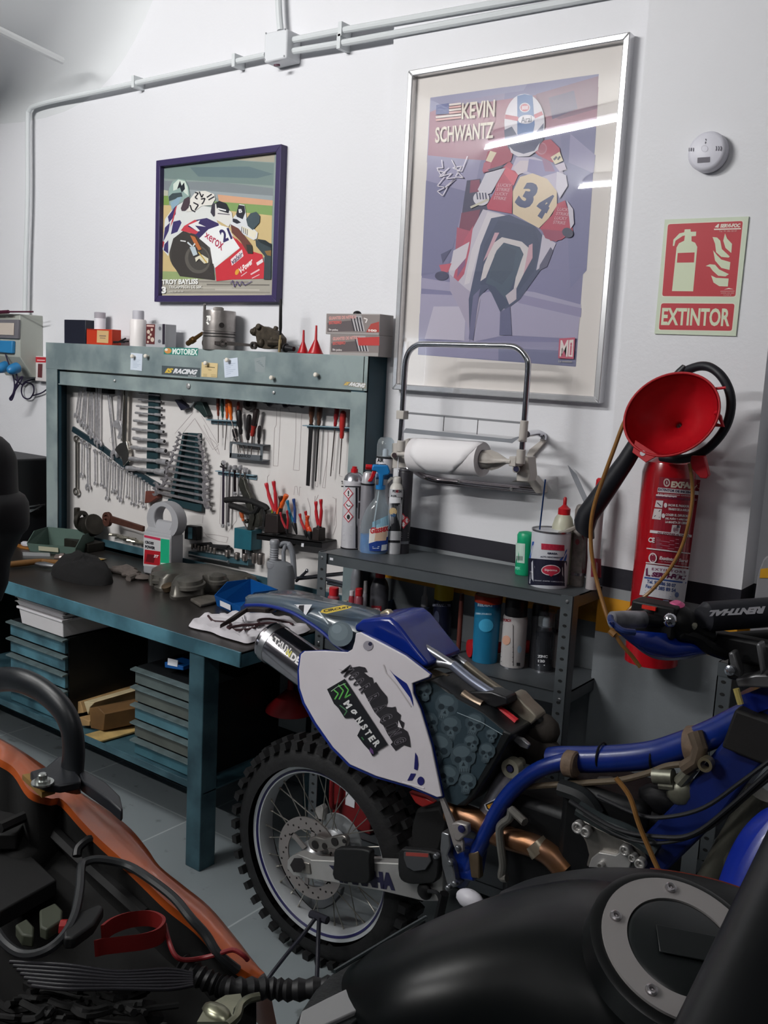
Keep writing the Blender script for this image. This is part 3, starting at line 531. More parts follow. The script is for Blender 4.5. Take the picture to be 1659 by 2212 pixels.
# stickers (each is a thing on the header)
def sticker(g, quad, base, label, draw=None, cat='sticker', group=None, name='sticker', d0=0.):
    A = Art(g, d0=d0)
    if base: A.p(base, quad)
    if draw: draw(A)
    o = build(A.m, name, None, smooth=False); return tag(o, label, cat, group)
gH = onY(K_TOPL, YF-.0045); gH2 = onY(K_TOPR, YF-.0045)
def dr(A): A.el('#c98a4c', (1090, 530), 32, 25); A.el('#e6dccf', (1075, 520), 14, 12); A.t('#dfe9e4', 'MOTOREX', [(1130, 507), (1358, 515), (1352, 570), (1130, 560)], .045)
sticker(gH, [(1055, 500), (1362, 505), (1356, 575), (1052, 560)], '#2b7d70', 'green MOTOREX lettering sticker with an orange emblem on the cabinet header', dr)
def dr(A): A.t('#d0b24a', 'IS', [(1068, 685), (1140, 687), (1130, 732), (1060, 728)], .06, .3); A.t('#dcdce0', 'RACING', [(1142, 687), (1358, 700), (1348, 745), (1134, 732)], .06, .3); A.t('#dcdce0', 'www.is', [(1270, 748), (1345, 751), (1344, 762), (1269, 758)], .02)
sticker(gH, [(1035, 662), (1380, 685), (1378, 768), (1033, 742)], '#4b5458', 'dark IS RACING sticker in the middle of the cabinet header', dr)
def dr(A): A.t('#cfae5a', 'IS', [(1290, 770), (1330, 772), (1310, 800), (1272, 797)], .06, .3); A.t('#e0e0e2', 'RACING', [(1332, 772), (1460, 785), (1452, 822), (1316, 802)], .06, .3)
sticker(gH2, [(1285, 765), (1462, 780), (1468, 830), (1268, 800)], '#8d8b80', 'small pale IS RACING sticker at the right end of the cabinet header', dr)
sticker(gH2, [(510, 570), (608, 552), (600, 692), (520, 682)], '#8d9698', 'worn remains of a torn sticker on the cabinet header', lambda A: [A.ln('#7a8588', [(530+13*k, 600+9*k), (560+11*k, 590+17*k)], 8) for k in range(4)])
def dr(A):
    for k in range(6): A.ln('#9fb0c2', [(775, 612+k*13), (845-(k % 3)*16, 614+k*13)], 3)
def note(g, quad, col, mag, label, dr=None, lab2=None, grp='round magnets on the cabinet header'):
    if quad: sticker(g, quad, col, label, dr, 'note', name='paper_note', d0=.001)
    c = g(*mag, .001); mgn = thing('magnet', c, lab2, 'magnet', grp)
    build(M().lathe([(.0045, 0), (.004, .011), (.0085, .012), (.0085, .018), (.006, .021), (.001, .022)], c, (0, -1, 0), 16), 'knob', mat('#e6ded2', .25), mgn)
note(gH, [(758, 547), (862, 557), (856, 710), (752, 700)], '#cdd6e2', (795, 580), 'pale blue-white note under a magnet, leftmost note on the cabinet header', dr, 'round magnet holding the leftmost note')
def dr(A):
    A.ln('#6a5a40', [(1420, 672), (1510, 680)], 7); A.ln('#8a7a55', [(1450, 700), (1480, 703)], 5)
    for k in range(3): A.ln('#9a8a60', [(1405, 738+k*9), (1440, 740+k*9)], 3); A.ln('#9a8a60', [(1475, 742+k*9), (1520, 744+k*9)], 3)
note(gH, [(1392, 632), (1537, 642), (1530, 770), (1388, 762)], '#d3bd8e', (1450, 642), 'tan business card under a magnet on the cabinet header', dr, 'round magnet holding the tan card')
def dr(A):
    for k in range(6): A.ln('#a9b4c8', [(268+k, 620+k*17), (350-(k % 3)*20, 612+k*17)], 4)
note(gH2, [(248, 578), (368, 562), (377, 720), (258, 735)], '#cdd6e4', (300, 584), 'crumpled white note under a magnet right of the tan card', dr, 'round magnet holding the crumpled white note')
note(gH, None, None, (915, 578), None, None, 'bare round magnet just right of the leftmost note'); note(gH2, None, None, (680, 735), None, None, 'bare round magnet below the torn sticker'); note(gH2, None, None, (1057, 710), None, None, 'bare round magnet near the right end of the header')
# ---------------------------------------------------------------- workbench
bx0, bx1, by0, by1, bz = -3.98, -2.03, 2.04, 2.75, .80
bench = thing('workbench', ((bx0+bx1)/2, 2.4, 0), 'long teal steel workbench with a greasy dark top', 'workbench')
TOPM = mat('#252322', .3, 0, .5, .08, 5, hex2='#37322e', name='oily_bench_top')
build(M().box((bx0, by0+.004, bz-.006), (bx1, by1, bz)), 'worktop', TOPM, bench)
APR = mat('#4f7c8b', .38, 0, .3, .06, 7, hex2='#3c6472', name='light_teal_enamel')
build(M().box((bx0, by0, bz-.05), (bx1, by0+.005, bz+.001)).box((bx1-.005, by0, bz-.05), (bx1, by1, bz)).box((bx0, by1-.01, bz-.05), (bx1, by1, bz-.006)), 'apron', APR, bench, bevel=.0015)
for lx in (-2.27, -3.95):
    for ly in (2.045, 2.64): build(M().box((lx, ly, 0), (lx+.07, ly+.07, bz-.006)), 'leg', TEAL, bench, bevel=.003)
build(M().box((bx0, 2.052, .27), (-2.21, 2.057, .30)).box((bx0, 2.052, .27), (-2.2, 2.66, .276)), 'lower_shelf', TEAL, bench, bevel=.001)
# ---------------------------------------------------------------- grey shelving unit
sz = 1.077
def SP(x, y, z): return Vector((x, y, z))
shv = thing('shelving_unit', (-1.58, 2.54, 0), 'grey slotted-angle metal shelving unit under the paper roll holder', 'shelving unit')
sxa, sxb = -2.02, -1.128
def sy(x, back=False): return 2.385+(x-sxa)*.085+(.28 if back else 0)
def shelf(z, nm='shelf'):
    a = [Vector((sxa, sy(sxa), z)), Vector((sxb, sy(sxb), z)), Vector((sxb, sy(sxb, 1), z)), Vector((sxa, sy(sxa, 1), z))]
    m_ = M().prism(a, (0, 0, -.003))
    for i in range(4):
        p, q_ = a[i], a[(i+1) % 4]; d_ = (q_-p).normalized(); n_ = Vector((-d_.y, d_.x, 0))*.003
        m_.hexa([p, q_, q_+n_, p+n_], [v+Vector((0, 0, -.036)) for v in (p, q_, q_+n_, p+n_)])
    return build(m_, nm, GREYS, shv)
for z in (sz, .787, .45, .12): shelf(z)
POSTM = mat('#53585c', .42, .2, .15, name='grey_post_enamel')
for xx, bk in ((sxa, 0), (sxb, 0), (sxa, 1), (sxb, 1)):
    s_ = 1 if xx == sxa else -1; y_ = sy(xx, bk); f_ = -1 if not bk else 1
    po = M().use(POSTM).box((min(xx, xx+s_*.036), y_+f_*.003-.0015, 0), (max(xx, xx+s_*.036), y_+f_*.003+.0015, sz+.002)).box((min(xx-s_*.002, xx+s_*.001), min(y_, y_-f_*.036), 0), (max(xx-s_*.002, xx+s_*.001), max(y_, y_-f_*.036), sz+.002))
    if not bk:
        hl = po.use(mat('#0e0f10', .8)); ss = M()
        for k in range(int(1.0/.033)):
            z = sz-.055-k*.033
            hl.lathe([(.0045, 0), (.0045, .0004)], (xx+s_*.018, y_-.0046, z), (0, -1, 0), 10, sx=1.5, u=(1, 0, 0))
        for z in (sz-.016, .787-.02): build(M().lathe([(.006, 0), (.006, .001), (.004, .003), (.0005, .0035)], (xx+s_*.016, y_-.0045, z), (0, -1, 0), 12), 'bolt', STEEL, shv)
    build(po, 'post', None, shv)
build(M().prism([Vector((x_, sy(x_)-.0015, z_)) for x_, z_ in ((-1.975, sz-.012), (-1.962, sz-.012), (-1.962, sz-.02), (-1.975, sz-.02))], (0, .001, 0)), 'label_dot', WHITEP, shv)
# ---------------------------------------------------------------- tools on the panel
UPY = Vector((0, -1, 0))
def bar2(m_, a, b, w0, w1, d, y0=0.):
    """flat bar from a to b in a vertical plane, width w0..w1, thickness d towards the viewer"""
    a, b = Vector(a)+UPY*y0, Vector(b)+UPY*y0; u = (b-a).normalized(); n = Vector((-u.z, 0, u.x)) if abs(u.y) < .9 else Vector((1, 0, 0)); n.normalize()
    m_.prism([a+n*w0/2, b+n*w1/2, b-n*w1/2, a-n*w0/2], UPY*d); return m_
def jaw(m_, c, u, r, d, y0=0.):
    """open-ended spanner head at c, opening along u"""
    u = Vector(u).normalized(); n = Vector((-u.z, 0, u.x)).normalized(); c = Vector(c)+UPY*y0; pts = []
    a0 = math.radians(38)
    for i in range(15):
        t = a0+(2*PI-2*a0)*i/14; pts.append(c+(u*math.cos(t)+n*math.sin(t))*r)
    k = math.sin(a0)*r*.82
    pts += [c+u*r*.62-n*k, c-u*r*.12-n*k*.8, c-u*r*.12+n*k*.8, c+u*r*.62+n*k]
    m_.prism(pts, UPY*d); return m_
def ringh(m_, c, r, ri, d, y0=0.):
    c = Vector(c)+UPY*y0; m_.lathe([(ri, 0), (r, 0), (r*1.02, d*.5), (r, d), (ri, d), (ri, 0)], c, UPY, 14, caps=False); return m_
def spanner(a, b, w_, d, ha='ring', hb='open', ra=None, rb=None, mt=None, y0=0.004, label='', grp=None, name='combination_spanner', cat='spanner'):
    m_ = M(); a, b = Vector(a), Vector(b); u = (b-a).normalized(); ra = ra or w_*1.15; rb = rb or w_*1.3
    bar2(m_, a+u*ra*.8, b-u*rb*.7, w_*.95, w_*.75, d, y0)
    if ha == 'ring': ringh(m_, a, ra, ra*.55, d*1.8, y0)
    elif ha == 'open': jaw(m_, a, -u, ra, d*1.3, y0)
    if hb == 'ring': ringh(m_, b, rb, rb*.55, d*1.8, y0)
    elif hb == 'open':
        t = math.radians(15); v = Vector((u.x*math.cos(t)-u.z*math.sin(t), 0, u.x*math.sin(t)+u.z*math.cos(t))); jaw(m_, b, v, rb, d*1.3, y0)
    return one(m_, name, mt or TOOLST, label, cat, grp, bevel=.0006)
YT = 2.738
gT = onY(K_TOOL, YT); gU = onY(K_TL2, YT)
# upper rank of spanners whose tops hide behind the shutter
UR = [(190, 30, 140, 330), (214, 30, 178, 385), (238, 32, 208, 425), (264, 34, 240, 448), (292, 34, 282, 500), (320, 36, 318, 548), (350, 40, 358, 600), (392, 40, 392, 632)]
for i, (a0, b0, a1, b1) in enumerate(UR):
    spanner(gT(a0, b0-60), gT(a1, b1), .0085+.0006*i, .006, 'ring', 'open', rb=.0135+.0008*i, y0=.008+.004*(i % 2), label='chrome spanner in the upper left rank, %s from the left post' % ORD[i], grp='spanners hanging under the left end of the shutter')
spanner(gT(485, 0), gT(556, 745), .012, .007, 'open', 'open', rb=.024, y0=.014, label='long chrome spanner hanging alone left of the adjustable spanner')
m_ = M(); bar2(m_, gT(605, -10), gT(585, 420), .017, .014, .009, .008); a_ = gT(600, 500); m_.prism([v+UPY*.006 for v in (gT(560, 380), gT(615, 385), gT(640, 470), gT(632, 545), gT(600, 580), gT(588, 560), gT(606, 510), gT(596, 470), gT(540, 440), gT(545, 410))], UPY*.014)
one(m_, 'adjustable_spanner', TOOLST, 'smaller chrome adjustable spanner, jaw hanging down beside the biggest one', 'spanner', bevel=.001)
m_ = M(); bar2(m_, gT(695, -20), gT(678, 650), .03, .026, .012, .016); bar2(m_, gT(678, 40), gT(668, 600), .008, .008, .003, .029); m_.prism([v+UPY*.014 for v in (gT(640, 620), gT(710, 600), gT(735, 720), gT(730, 800), gT(700, 835), gT(672, 860), gT(668, 810), gT(650, 770), gT(585, 690), gT(600, 660))], UPY*.018)
one(m_, 'adjustable_spanner', mat('#d4cfc6', .2, 1, .15), 'biggest chrome adjustable spanner, wide bright shaft hanging left of the tube spanners', 'spanner', bevel=.0015)
for u, v, r_, lb in ((320, 60, .02, 'black hook behind the upper spanners, left one'), (490, 75, .026, 'black hook behind the upper spanners, right one')):
    m_ = M(); c = gT(u, v); m_.box((c.x-r_, c.y-.035, c.z-r_*.45), (c.x+r_, c.y+.0015, c.z+r_*.5)); one(m_, 'tool_hook', BLACK, lb, 'hook', bevel=.003)
# diagonal rack
rk = [gT(95, 470), gT(420, 680), gT(700, 900), gT(1010, 1080)]
m_ = M()
for a, b in zip(rk, rk[1:]): bar2(m_, a, b+(b-a)*.03, .026, .026, .012, -.0015)
one(m_, 'spanner_rack', mat('#1d3038', .45), 'dark teal rail sloping down across the panel, carrying the ring spanners', 'tool rack', bevel=.0015)
LR = [(150, 575, 150, 1130, 42, .017, 1), (210, 600, 205, 960, 30, .008, 0), (265, 640, 270, 1085, 34, .0105, 1), (345, 700, 348, 1045, 22, .008, 1), (405, 722, 412, 1058, 20, .0075, 1), (440, 750, 445, 1085, 19, .007, 1), (488, 790, 470, 1200, 24, .0095, 1), (535, 830, 530, 1135, 20, .0075, 1), (560, 845, 558, 1120, 18, .007, 0), (600, 870, 590, 1195, 22, .0085, 1), (640, 890, 615, 1225, 22, .0085, 1), (688, 925, 682, 1185, 18, .007, 1), (735, 940, 735, 1255, 20, .008, 1), (778, 965, 778, 1270, 17, .007, 1), (822, 990, 814, 1235, 17, .007, 1), (862, 1020, 856, 1290, 17, .007, 1), (898, 1045, 893, 1235, 15, .006, 1)]
for i, (a0, b0, a1, b1, r_, w_, op) in enumerate(LR):
    spanner(gT(a0, b0), gT(a1, b1), w_, .005, 'ring', 'open' if i != 0 else 'ring', ra=r_*.00038, rb=(r_*.00046 if i != 2 else .018), y0=.011, mt=(mat('#96928c', .35, .9) if i == 0 else None),
            label='thick dull steel ring spanner at the left end of the sloping rail' if i == 0 else 'chrome spanner hanging from the sloping rail, %s' % ('third from the left with a bright open jaw' if i == 2 else ('number %s counting from the left' % ['', 'two', '', 'four', 'five', 'six', 'seven', 'eight', 'nine', 'ten', 'eleven', 'twelve', 'thirteen', 'fourteen', 'fifteen', 'sixteen', 'seventeen'][i])), grp='spanners hanging from the sloping rail')
# tube spanners on their teal rack
m_ = M(); m_.prism([gT(905, 50), gT(1010, 55), gT(1000, 960), gT(880, 950)], UPY*.012)
one(m_, 'tube_spanner_rack', mat('#223a40', .45, 0, .2), 'upright teal rack behind the stack of chrome tube spanners', 'tool rack', bevel=.001)
TS = [(845, 62, 1020, 72, 9), (820, 100, 1040, 118, 12), (815, 165, 1050, 185, 14), (795, 228, 1060, 252, 16), (785, 300, 1058, 325, 18), (770, 382, 1062, 412, 21), (755, 470, 1080, 502, 23), (768, 568, 1093, 602, 27), (750, 662, 1110, 702, 31), (732, 780, 1125, 818, 33), (705, 880, 1118, 925, 38)]
for i, (a0, b0, a1, b1, r_) in enumerate(TS):
    R_ = r_*.00036; a, b = gT(a0, b0), gT(a1, b1); a += UPY*(R_+.013); b += UPY*(R_+.013); L_ = (b-a).length
    t = thing('tube_spanner', (a+b)/2, 'chrome double-ended tube spanner, %s in the stack' % (['smallest, at the top']+[ORD[k]+' from the top' for k in range(1, 10)]+['biggest, at the bottom'])[i], 'tube spanner', 'tube spanners stacked on the upright rack')
    build(M().lathe([(R_*.55, -.004), (R_*.8, .0), (R_*.86, L_*.06), (R_*.86, L_*.16), (R_*.62, L_*.24), (R_*.62, L_*.7), (R_, L_*.76), (R_*1.05, L_*.985), (R_*.98, L_), (R_*.72, L_), (R_*.6, L_*.9)], a, b-a, 12), 'shaft', TOOLST, t)
    build(M().cyl(b-(b-a)*.012, b+(b-a)*.001, R_*.74, 12), 'socket_bore', mat('#141416', .6), t)
    build(M().cyl(a+UPY*(-R_-.012), a+UPY*(-R_*.5), .002, 6).cyl(b-(b-a)*.3+UPY*(-R_-.012), b-(b-a)*.3+UPY*(-R_*.5), .003, 6), 'clip', BLACK, t)
# open spanner rack
m_ = M(); m_.prism([gT(1290, 510), gT(1440, 518), gT(1455, 1310), gT(1420, 1330), gT(1120, 1250), gT(1165, 1060)], UPY*.003)
m_.prism([gT(1285, 510)+UPY*0, gT(1305, 512), gT(1190, 1180), gT(1150, 1170)], UPY*.022); m_.prism([gT(1415, 515), gT(1445, 518), gT(1450, 1250), gT(1405, 1240)], UPY*.022)
m_.prism([gT(1130, 1200), gT(1405, 1255), gT(1480, 1260), gT(1478, 1340), gT(1420, 1335), gT(1110, 1250)], UPY*.02)
one(m_, 'open_spanner_rack', mat('#223a40', .45, 0, .2), 'tapering teal rack holding a ladder of open-ended spanners', 'tool rack', bevel=.001)
OS = [(1255, 522, 1470, 552), (1238, 575, 1478, 612), (1228, 628, 1492, 672), (1205, 675, 1515, 735), (1178, 735, 1520, 790), (1170, 790, 1540, 865), (1135, 848, 1525, 925), (1115, 905, 1545, 985), (1110, 980, 1535, 1058), (1085, 1030, 1540, 1110), (1010, 1070, 1540, 1175), (1005, 1125, 1560, 1255)]
for i, (a0, b0, a1, b1) in enumerate(OS):
    R_ = .010+.0009*i; w_ = .006+.0006*i; a, b = gT(a0, b0), gT(a1, b1)
    spanner(a+UPY*0, b, w_, .004+.0003*i, 'open', 'open', ra=R_, rb=R_*1.12, y0=.024, mt=mat('#aaa6aa', .3, .6, .3, scale=60), label='open-ended spanner in the teal ladder rack, %s' % (['smallest, at the top']+[ORD[k]+' from the top' for k in range(1, 11)]+['biggest, at the bottom'])[i], grp='open-ended spanners in the teal ladder rack', name='open_spanner')
# small square clamps
m_ = M(); m_.prism([gT(1212, 165), gT(1235, 160), gT(1350, 250), gT(1280, 275)], UPY*.03); one(m_, 'tool_bracket', mat('#1b1c2c', .5), 'small empty dark wedge bracket on the panel left of the screwdrivers', 'bracket', bevel=.001)
m_ = M().use(mat('#6b6e70', .5)).prism([gT(1385, 235), gT(1430, 180), gT(1445, 190), gT(1400, 250)], UPY*.04); m_.use(mat('#1d2d2c', .5)).prism([gT(1430, 185), gT(1500, 190), gT(1560, 330), gT(1520, 350), gT(1470, 290), (gT(1410, 245))], UPY*.028)
one(m_, 'spring_clamp', None, 'dark green spring clamp hung beside the first screwdriver rail', 'clamp', bevel=.002)
# screwdrivers
def driver(top, mid, tip, rh, rs, hcol, label, grp, g=gU, y0=.022, hc2=None, flat=0, name='screwdriver', cat='screwdriver'):
    a, b, c = g(*top)+UPY*y0, g(*mid)+UPY*y0, g(*tip)+UPY*y0; L_ = (b-a).length
    t = thing(name, (a+c)/2, label, cat, grp)
    build(M().lathe([(rh*.35, 0), (rh*.85, L_*.05), (rh, L_*.18), (rh*.95, L_*.6), (rh*.6, L_*.75), (rh*.75, L_*.86), (rh*.55, L_), (rs, L_*1.01)], a, b-a, 12), 'handle', mat(hcol, .3, coat=.3), t)
    if hc2: build(M().lathe([(rh*.96, L_*.62), (rh*.64, L_*.75), (rh*.8, L_*.86), (rh*.6, L_*1.01), (rs, L_*1.015)], a, b-a, 12), 'handle_band', mat(hc2, .3), t)
    if flat: sh = bar2(M(), b+UPY*-.002, c+UPY*-.002, flat, flat*.85, .004)
    else: sh = M().cyl(b, c, rs, 8, rs*.7)
    build(sh, 'blade' if flat else 'shaft', DARKM if flat or name == 'round_file' else mat('#6d6462', .35, .8), t)
def rail(name, q, depth, label, mt=None, lip=.0):
    m_ = M(); m_.prism([gU(*p) for p in q], UPY*.003); a, b = gU(*q[0]), gU(*q[1]); h = Vector((0, 0, -.004))
    m_.prism([a, b, b+h, a+h], UPY*depth)
    return one(m_, name, mt or mat('#7d97a4', .4, .1), label, 'tool rail', bevel=.0006)
rail('tool_rail', [(75, 285), (352, 300), (350, 352), (72, 328)], .03, 'short grey-blue rail holding the brown, green and orange screwdrivers')
S1 = 'screwdrivers on the left rail'
driver((172, 70), (175, 255), (175, 508), .0075, .0022, '#6a3226', 'brown-handled screwdriver at the left end of the left rail', S1)
driver((212, 92), (217, 270), (220, 462), .0068, .0018, '#2d4a44', 'dark green-handled screwdriver on the left rail', S1)
driver((262, 68), (258, 280), (237, 575), .009, .0022, '#c8501a', 'orange-handled screwdriver with an upright shaft on the left rail', S1)
driver((300, 110), (318, 292), (405, 600), .0095, .0028, '#d8641c', 'orange-handled screwdriver leaning right with a long shaft', S1, y0=.034)
driver((350, 120), (350, 270), (268, 632), .007, .0016, '#8a3a30', 'dull red-handled screwdriver half hidden behind the orange ones', S1, y0=.014)
t = thing('screwdriver_tray', gU(470, 650), 'grey metal pocket tray holding the black screwdrivers', 'tool tray'); m_ = M()
for q_ in (((320, 492), (628, 525), (626, 548), (318, 512)), ((318, 600), (622, 625), (620, 672), (315, 642)), ((318, 500), (336, 502), (332, 640), (314, 640)), ((606, 525), (628, 528), (622, 672), (602, 668))): m_.prism([gU(*p)+UPY*.04 for p in q_], UPY*.002)
a, b = gU(314, 640), gU(622, 670); m_.prism([a, b, b+UPY*.042, a+UPY*.042], (0, 0, -.003)); a, b = gU(320, 495), gU(628, 527); m_.prism([a, b, b+UPY*.042, a+UPY*.042], (0, 0, -.002))
build(m_, 'tray_frame', mat('#6c7278', .4, .4), t); A = Art(lambda u, v, d: gU(u, v)+UPY*(.0425+d)); A.t('#17181a', 'BAHCO', [(390, 612), (515, 618), (512, 645), (388, 638)], .03); A.done('lettering', t)
S2 = 'black screwdrivers in the pocket tray'
driver((380, 195), (402, 425), (440, 640), .0125, .0028, '#1a1719', 'tall black-handled screwdriver at the left of the pocket tray', S2, y0=.03)
driver((482, 240), (468, 480), (466, 630), .011, .0024, '#1d1a1b', 'middle black-handled screwdriver in the pocket tray', S2, y0=.03)
driver((562, 188), (515, 440), (505, 630), .0135, .003, '#241c1c', 'biggest screwdriver of the tray, black handle with a red collar', S2, y0=.034, hc2='#8f2a22')
driver((335, 372), (352, 490), (372, 600), .012, .002, '#1b181a', 'stubby black-handled screwdriver at the left end of the pocket tray', S2, y0=.026)
driver((570, 345), (560, 515), (552, 620), .009, .002, '#201c1e', 'small black-handled screwdriver at the right end of the pocket tray', S2, y0=.024)
c = gU(455, 140); one(M().lathe([(.013, 0), (.027, 0), (.028, .006), (.028, .018), (.027, .022), (.013, .022), (.012, .011), (.013, 0)], c, UPY, 28, caps=False), 'tape_roll', mat('#2b2624', .4), 'black tape roll hung on the panel just under the shutter', 'tape roll')
m_ = M(); P_ = [gU(*p)+UPY*.012 for p in ((580, 105), (610, 135), (650, 150), (700, 128), (760, 140), (800, 165), (850, 150), (920, 155), (965, 165))]
m_.tube(sm(P_, 4), [.006+.003*math.sin(i*1.1) for i in range(33)], 8); m_.prism([gU(850, 120), gU(975, 125), gU(970, 165), (gU(850, 160))], UPY*.016)
one(m_, 'strap_wrench', mat('#1c1728', .5), 'dark purple twisted strap hanging under the shutter', 'strap')
rail('tool_rail', [(980, 340), (1432, 362), (1430, 410), (976, 365)], .03, 'long grey-blue rail holding the files and red-handled screwdrivers')
S3 = 'files and screwdrivers on the right rail'
driver((1060, 120), (1050, 330), (1018, 910), .0115, .004, '#5a3a2c', 'flat file with a brown handle and a wide dark blade', S3, flat=.0185, name='flat_file', cat='file')
driver((1135, 130), (1122, 340), (1090, 868), .0115, .004, '#52382b', 'round file with a brown handle, right of the flat file', S3, name='round_file', cat='file')
driver((1297, 150), (1275, 352), (1232, 820), .0095, .0028, '#96232a', 'red-handled long screwdriver passing through the right rail', S3)
driver((1365, 205), (1350, 465), (1328, 800), .012, .002, '#b02f2c', 'fat red-handled screwdriver at the right end of the right rail', S3, y0=.03)
driver((1440, 200), (1412, 420), (1395, 640), .006, .0018, '#a48c80', 'thin tan-handled screwdriver squeezed against the right post', S3, y0=.014)
# T-handles
rail('tool_rail', [(140, 768), (505, 812), (503, 860), (138, 806)], .02, 'lower grey-blue rail holding the sliding T-handle wrenches')
for i, (a0, b0, a1, b1, r_, cl) in enumerate(((218, 695, 212, 1305, 13, '#6c6274'), (278, 740, 262, 1290, 12, '#8c8488'), (325, 740, 325, 1002, 14, '#3c3438'), (378, 740, 380, 1000, 11, '#9a9290'), (425, 765, 408, 960, 15, '#8b8784'))):
    a, b = gU(a0, b0)+UPY*.018, gU(a1, b1)+UPY*.018; t = thing('socket_extension', b, ['long dark socket extension bar, leftmost on the lower rail', 'long socket extension bar with a bright tip, second on the lower rail', 'short dark socket extension bar on the lower rail', 'short bright socket extension bar on the lower rail', 'thick knobbly ratchet head at the right of the lower rail'][i], 'extension bar', 'extension bars on the lower rail')
    r_ *= .0004; build(M().cyl(a, b, r_, 10), 'shaft', mat(cl, .3, .9), t); u = (a-b).normalized(); build(M().lathe([(r_*1.3, 0), (r_*1.9, .004), (r_*1.9, .016), (r_*1.2, .02)], a-u*.01, u, 10), 'drive_end', TOOLST, t); build(M().lathe([(r_*1.1, 0), (r_*1.6, .004), (r_*1.6, .012), (r_*.9, .016)], b, u, 10), 'tip', TOOLST, t)
m_ = M(); a = gU(215, 705)+UPY*.02; m_.ball(a, .009, 10); m_.cyl(a+Vector((-.014, 0, -.012)), a+Vector((.02, 0, -.016)), .004, 8)
one(m_, 'universal_joint', DARKM, 'small dark knuckle joint on top of the leftmost extension bar', 'universal joint')
# teal holder box with small tools, black-gripped wrench, locking pliers
t = thing('tool_pocket', gU(468, 1500), 'small teal box pocket hung low on the panel', 'tool pocket')
build(M().prism([gU(388, 1295), gU(550, 1325), gU(545, 1510), gU(384, 1485)], UPY*.06), 'pocket', mat('#1f5a68', .45, 0, .15), t, bevel=.002); build(M().cyl(gU(425, 1480)+UPY*.03, gU(425, 1560)+UPY*.03, .006, 8).cyl(gU(500, 1495)+UPY*.03, gU(500, 1570)+UPY*.03, .006, 8), 'peg', DARKM, t)
driver((400, 1145), (425, 1240), (455, 1310), .009, .004, '#b0522a', 'small orange-handled pick standing in the teal pocket', None, y0=.03)
m_ = M(); P_ = [gU(*p)+UPY*.05 for p in ((290, 1040), (400, 1030), (520, 1045), (600, 1075), (665, 1105), (680, 1130))]; m_.tube(sm(P_, 4), .0125, 10); m_.tube(sm([gU(*p)+UPY*.045 for p in ((330, 1090), (400, 1110), (500, 1150), (560, 1150), (600, 1080))], 4), .013, 10); m_.tube(sm([gU(*p)+UPY*.05 for p in ((650, 1110), (665, 1180), (650, 1260), (650, 1290))], 4), .008, 8)
one(m_, 'cable_cutter', RUB, 'black rubber-gripped cutters lying across the locking pliers', 'pliers')
m_ = M(); m_.prism([gU(*p)+UPY*.03 for p in ((420, 820), (460, 850), (480, 930), (560, 1090), (610, 1230), (600, 1290), (560, 1300), (500, 1150), (440, 990), (405, 900))], UPY*.018); m_.prism([gU(*p)+UPY*.036 for p in ((500, 1020), (530, 1010), (570, 1200), (540, 1320), (500, 1320), (520, 1200))], UPY*.02); m_.cyl(gU(500, 1235)+UPY*.03, gU(500, 1235)+UPY*.062, .009, 12)
one(m_, 'locking_pliers', mat('#55544e', .4, .8, .35, scale=50), 'worn steel locking pliers hanging head down over the rubber-gripped cutters', 'pliers', bevel=.002)
# pliers shelf
t = thing('pliers_rack', gU(1050, 1420), 'black perforated rack shelf full of coloured pliers', 'tool rack')
a, b = gU(640, 1345), gU(1252, 1420); build(M().prism([a, b, b+UPY*.085, a+UPY*.085], (0, 0, -.006)).prism([a+UPY*.083, b+UPY*.083, b+UPY*.085, a+UPY*.085], (0, 0, -.022)), 'shelf_plate', BLACK, t, bevel=.001)
build(M().prism([gU(1065, 1430)+UPY*.0855, gU(1088, 1432)+UPY*.0855, gU(1085, 1465)+UPY*.0855, gU(1062, 1462)+UPY*.0855], UPY*.002), 'price_tag', WHITEP, t)
def plier(l, r_, piv, tip, rr_, col, label, y0=.05, grp='pliers standing in the black rack', col2=None):
    L, R_, pv, tp = [gU(*q)+UPY*y0 for q in (l, r_, piv, tip)]; t = thing('pliers', tp, label, 'pliers', grp)
    for i, (e, sgn) in enumerate(((L, -1), (R_, 1))):
        mid = (e+pv)/2+Vector((sgn*.006, 0, 0)); P_ = sm([e, e+(mid-e)*.3, mid, pv+Vector((sgn*.003, 0, .004))], 4)
        build(M().tube(P_, [rr_*(.75+.35*math.sin(PI*min(1, k/6+.15))) if k < 7 else rr_ for k in range(len(P_))], 10), 'handle', mat(col if not (i and col2) else col2, .35), t)
    build(M().tube([pv+Vector((0, 0, .012)), pv, pv+(tp-pv)*.5, tp], [rr_*.8, rr_*1.6, rr_*1.2, rr_*.5], 8), 'jaw', DARKM, t)
plier((672, 880), (742, 862), (760, 1160), (770, 1340), .0075, '#b4202c', 'tallest red-handled pliers, leftmost in the black rack')
plier((700, 1080), (720, 1100), (720, 1230), (730, 1345), .006, '#8f9a28', 'yellow-green-handled pliers behind the tallest red ones', y0=.03)
plier((865, 990), (810, 1000), (790, 1190), (800, 1350), .0095, '#d85a1c', 'orange-handled pliers leaning left in the black rack', col2='#3a2420')
plier((870, 1040), (930, 1025), (935, 1260), (960, 1360), .006, '#1f6c8e', 'blue-handled pliers in the middle of the black rack', col2='#27407a')
plier((838, 1148), (902, 1130), (898, 1310), (905, 1350), .0048, '#a01e28', 'slim red-handled pliers between the orange and the blue ones', y0=.07)
plier((988, 1165), (1042, 1140), (1045, 1330), (1050, 1390), .0055, '#a81f26', 'red-handled pliers right of the blue ones')
plier((1085, 1180), (1075, 1260), (1105, 1340), (1115, 1405), .008, '#c8401c', 'short orange-handled pliers near the right end of the rack', y0=.065)
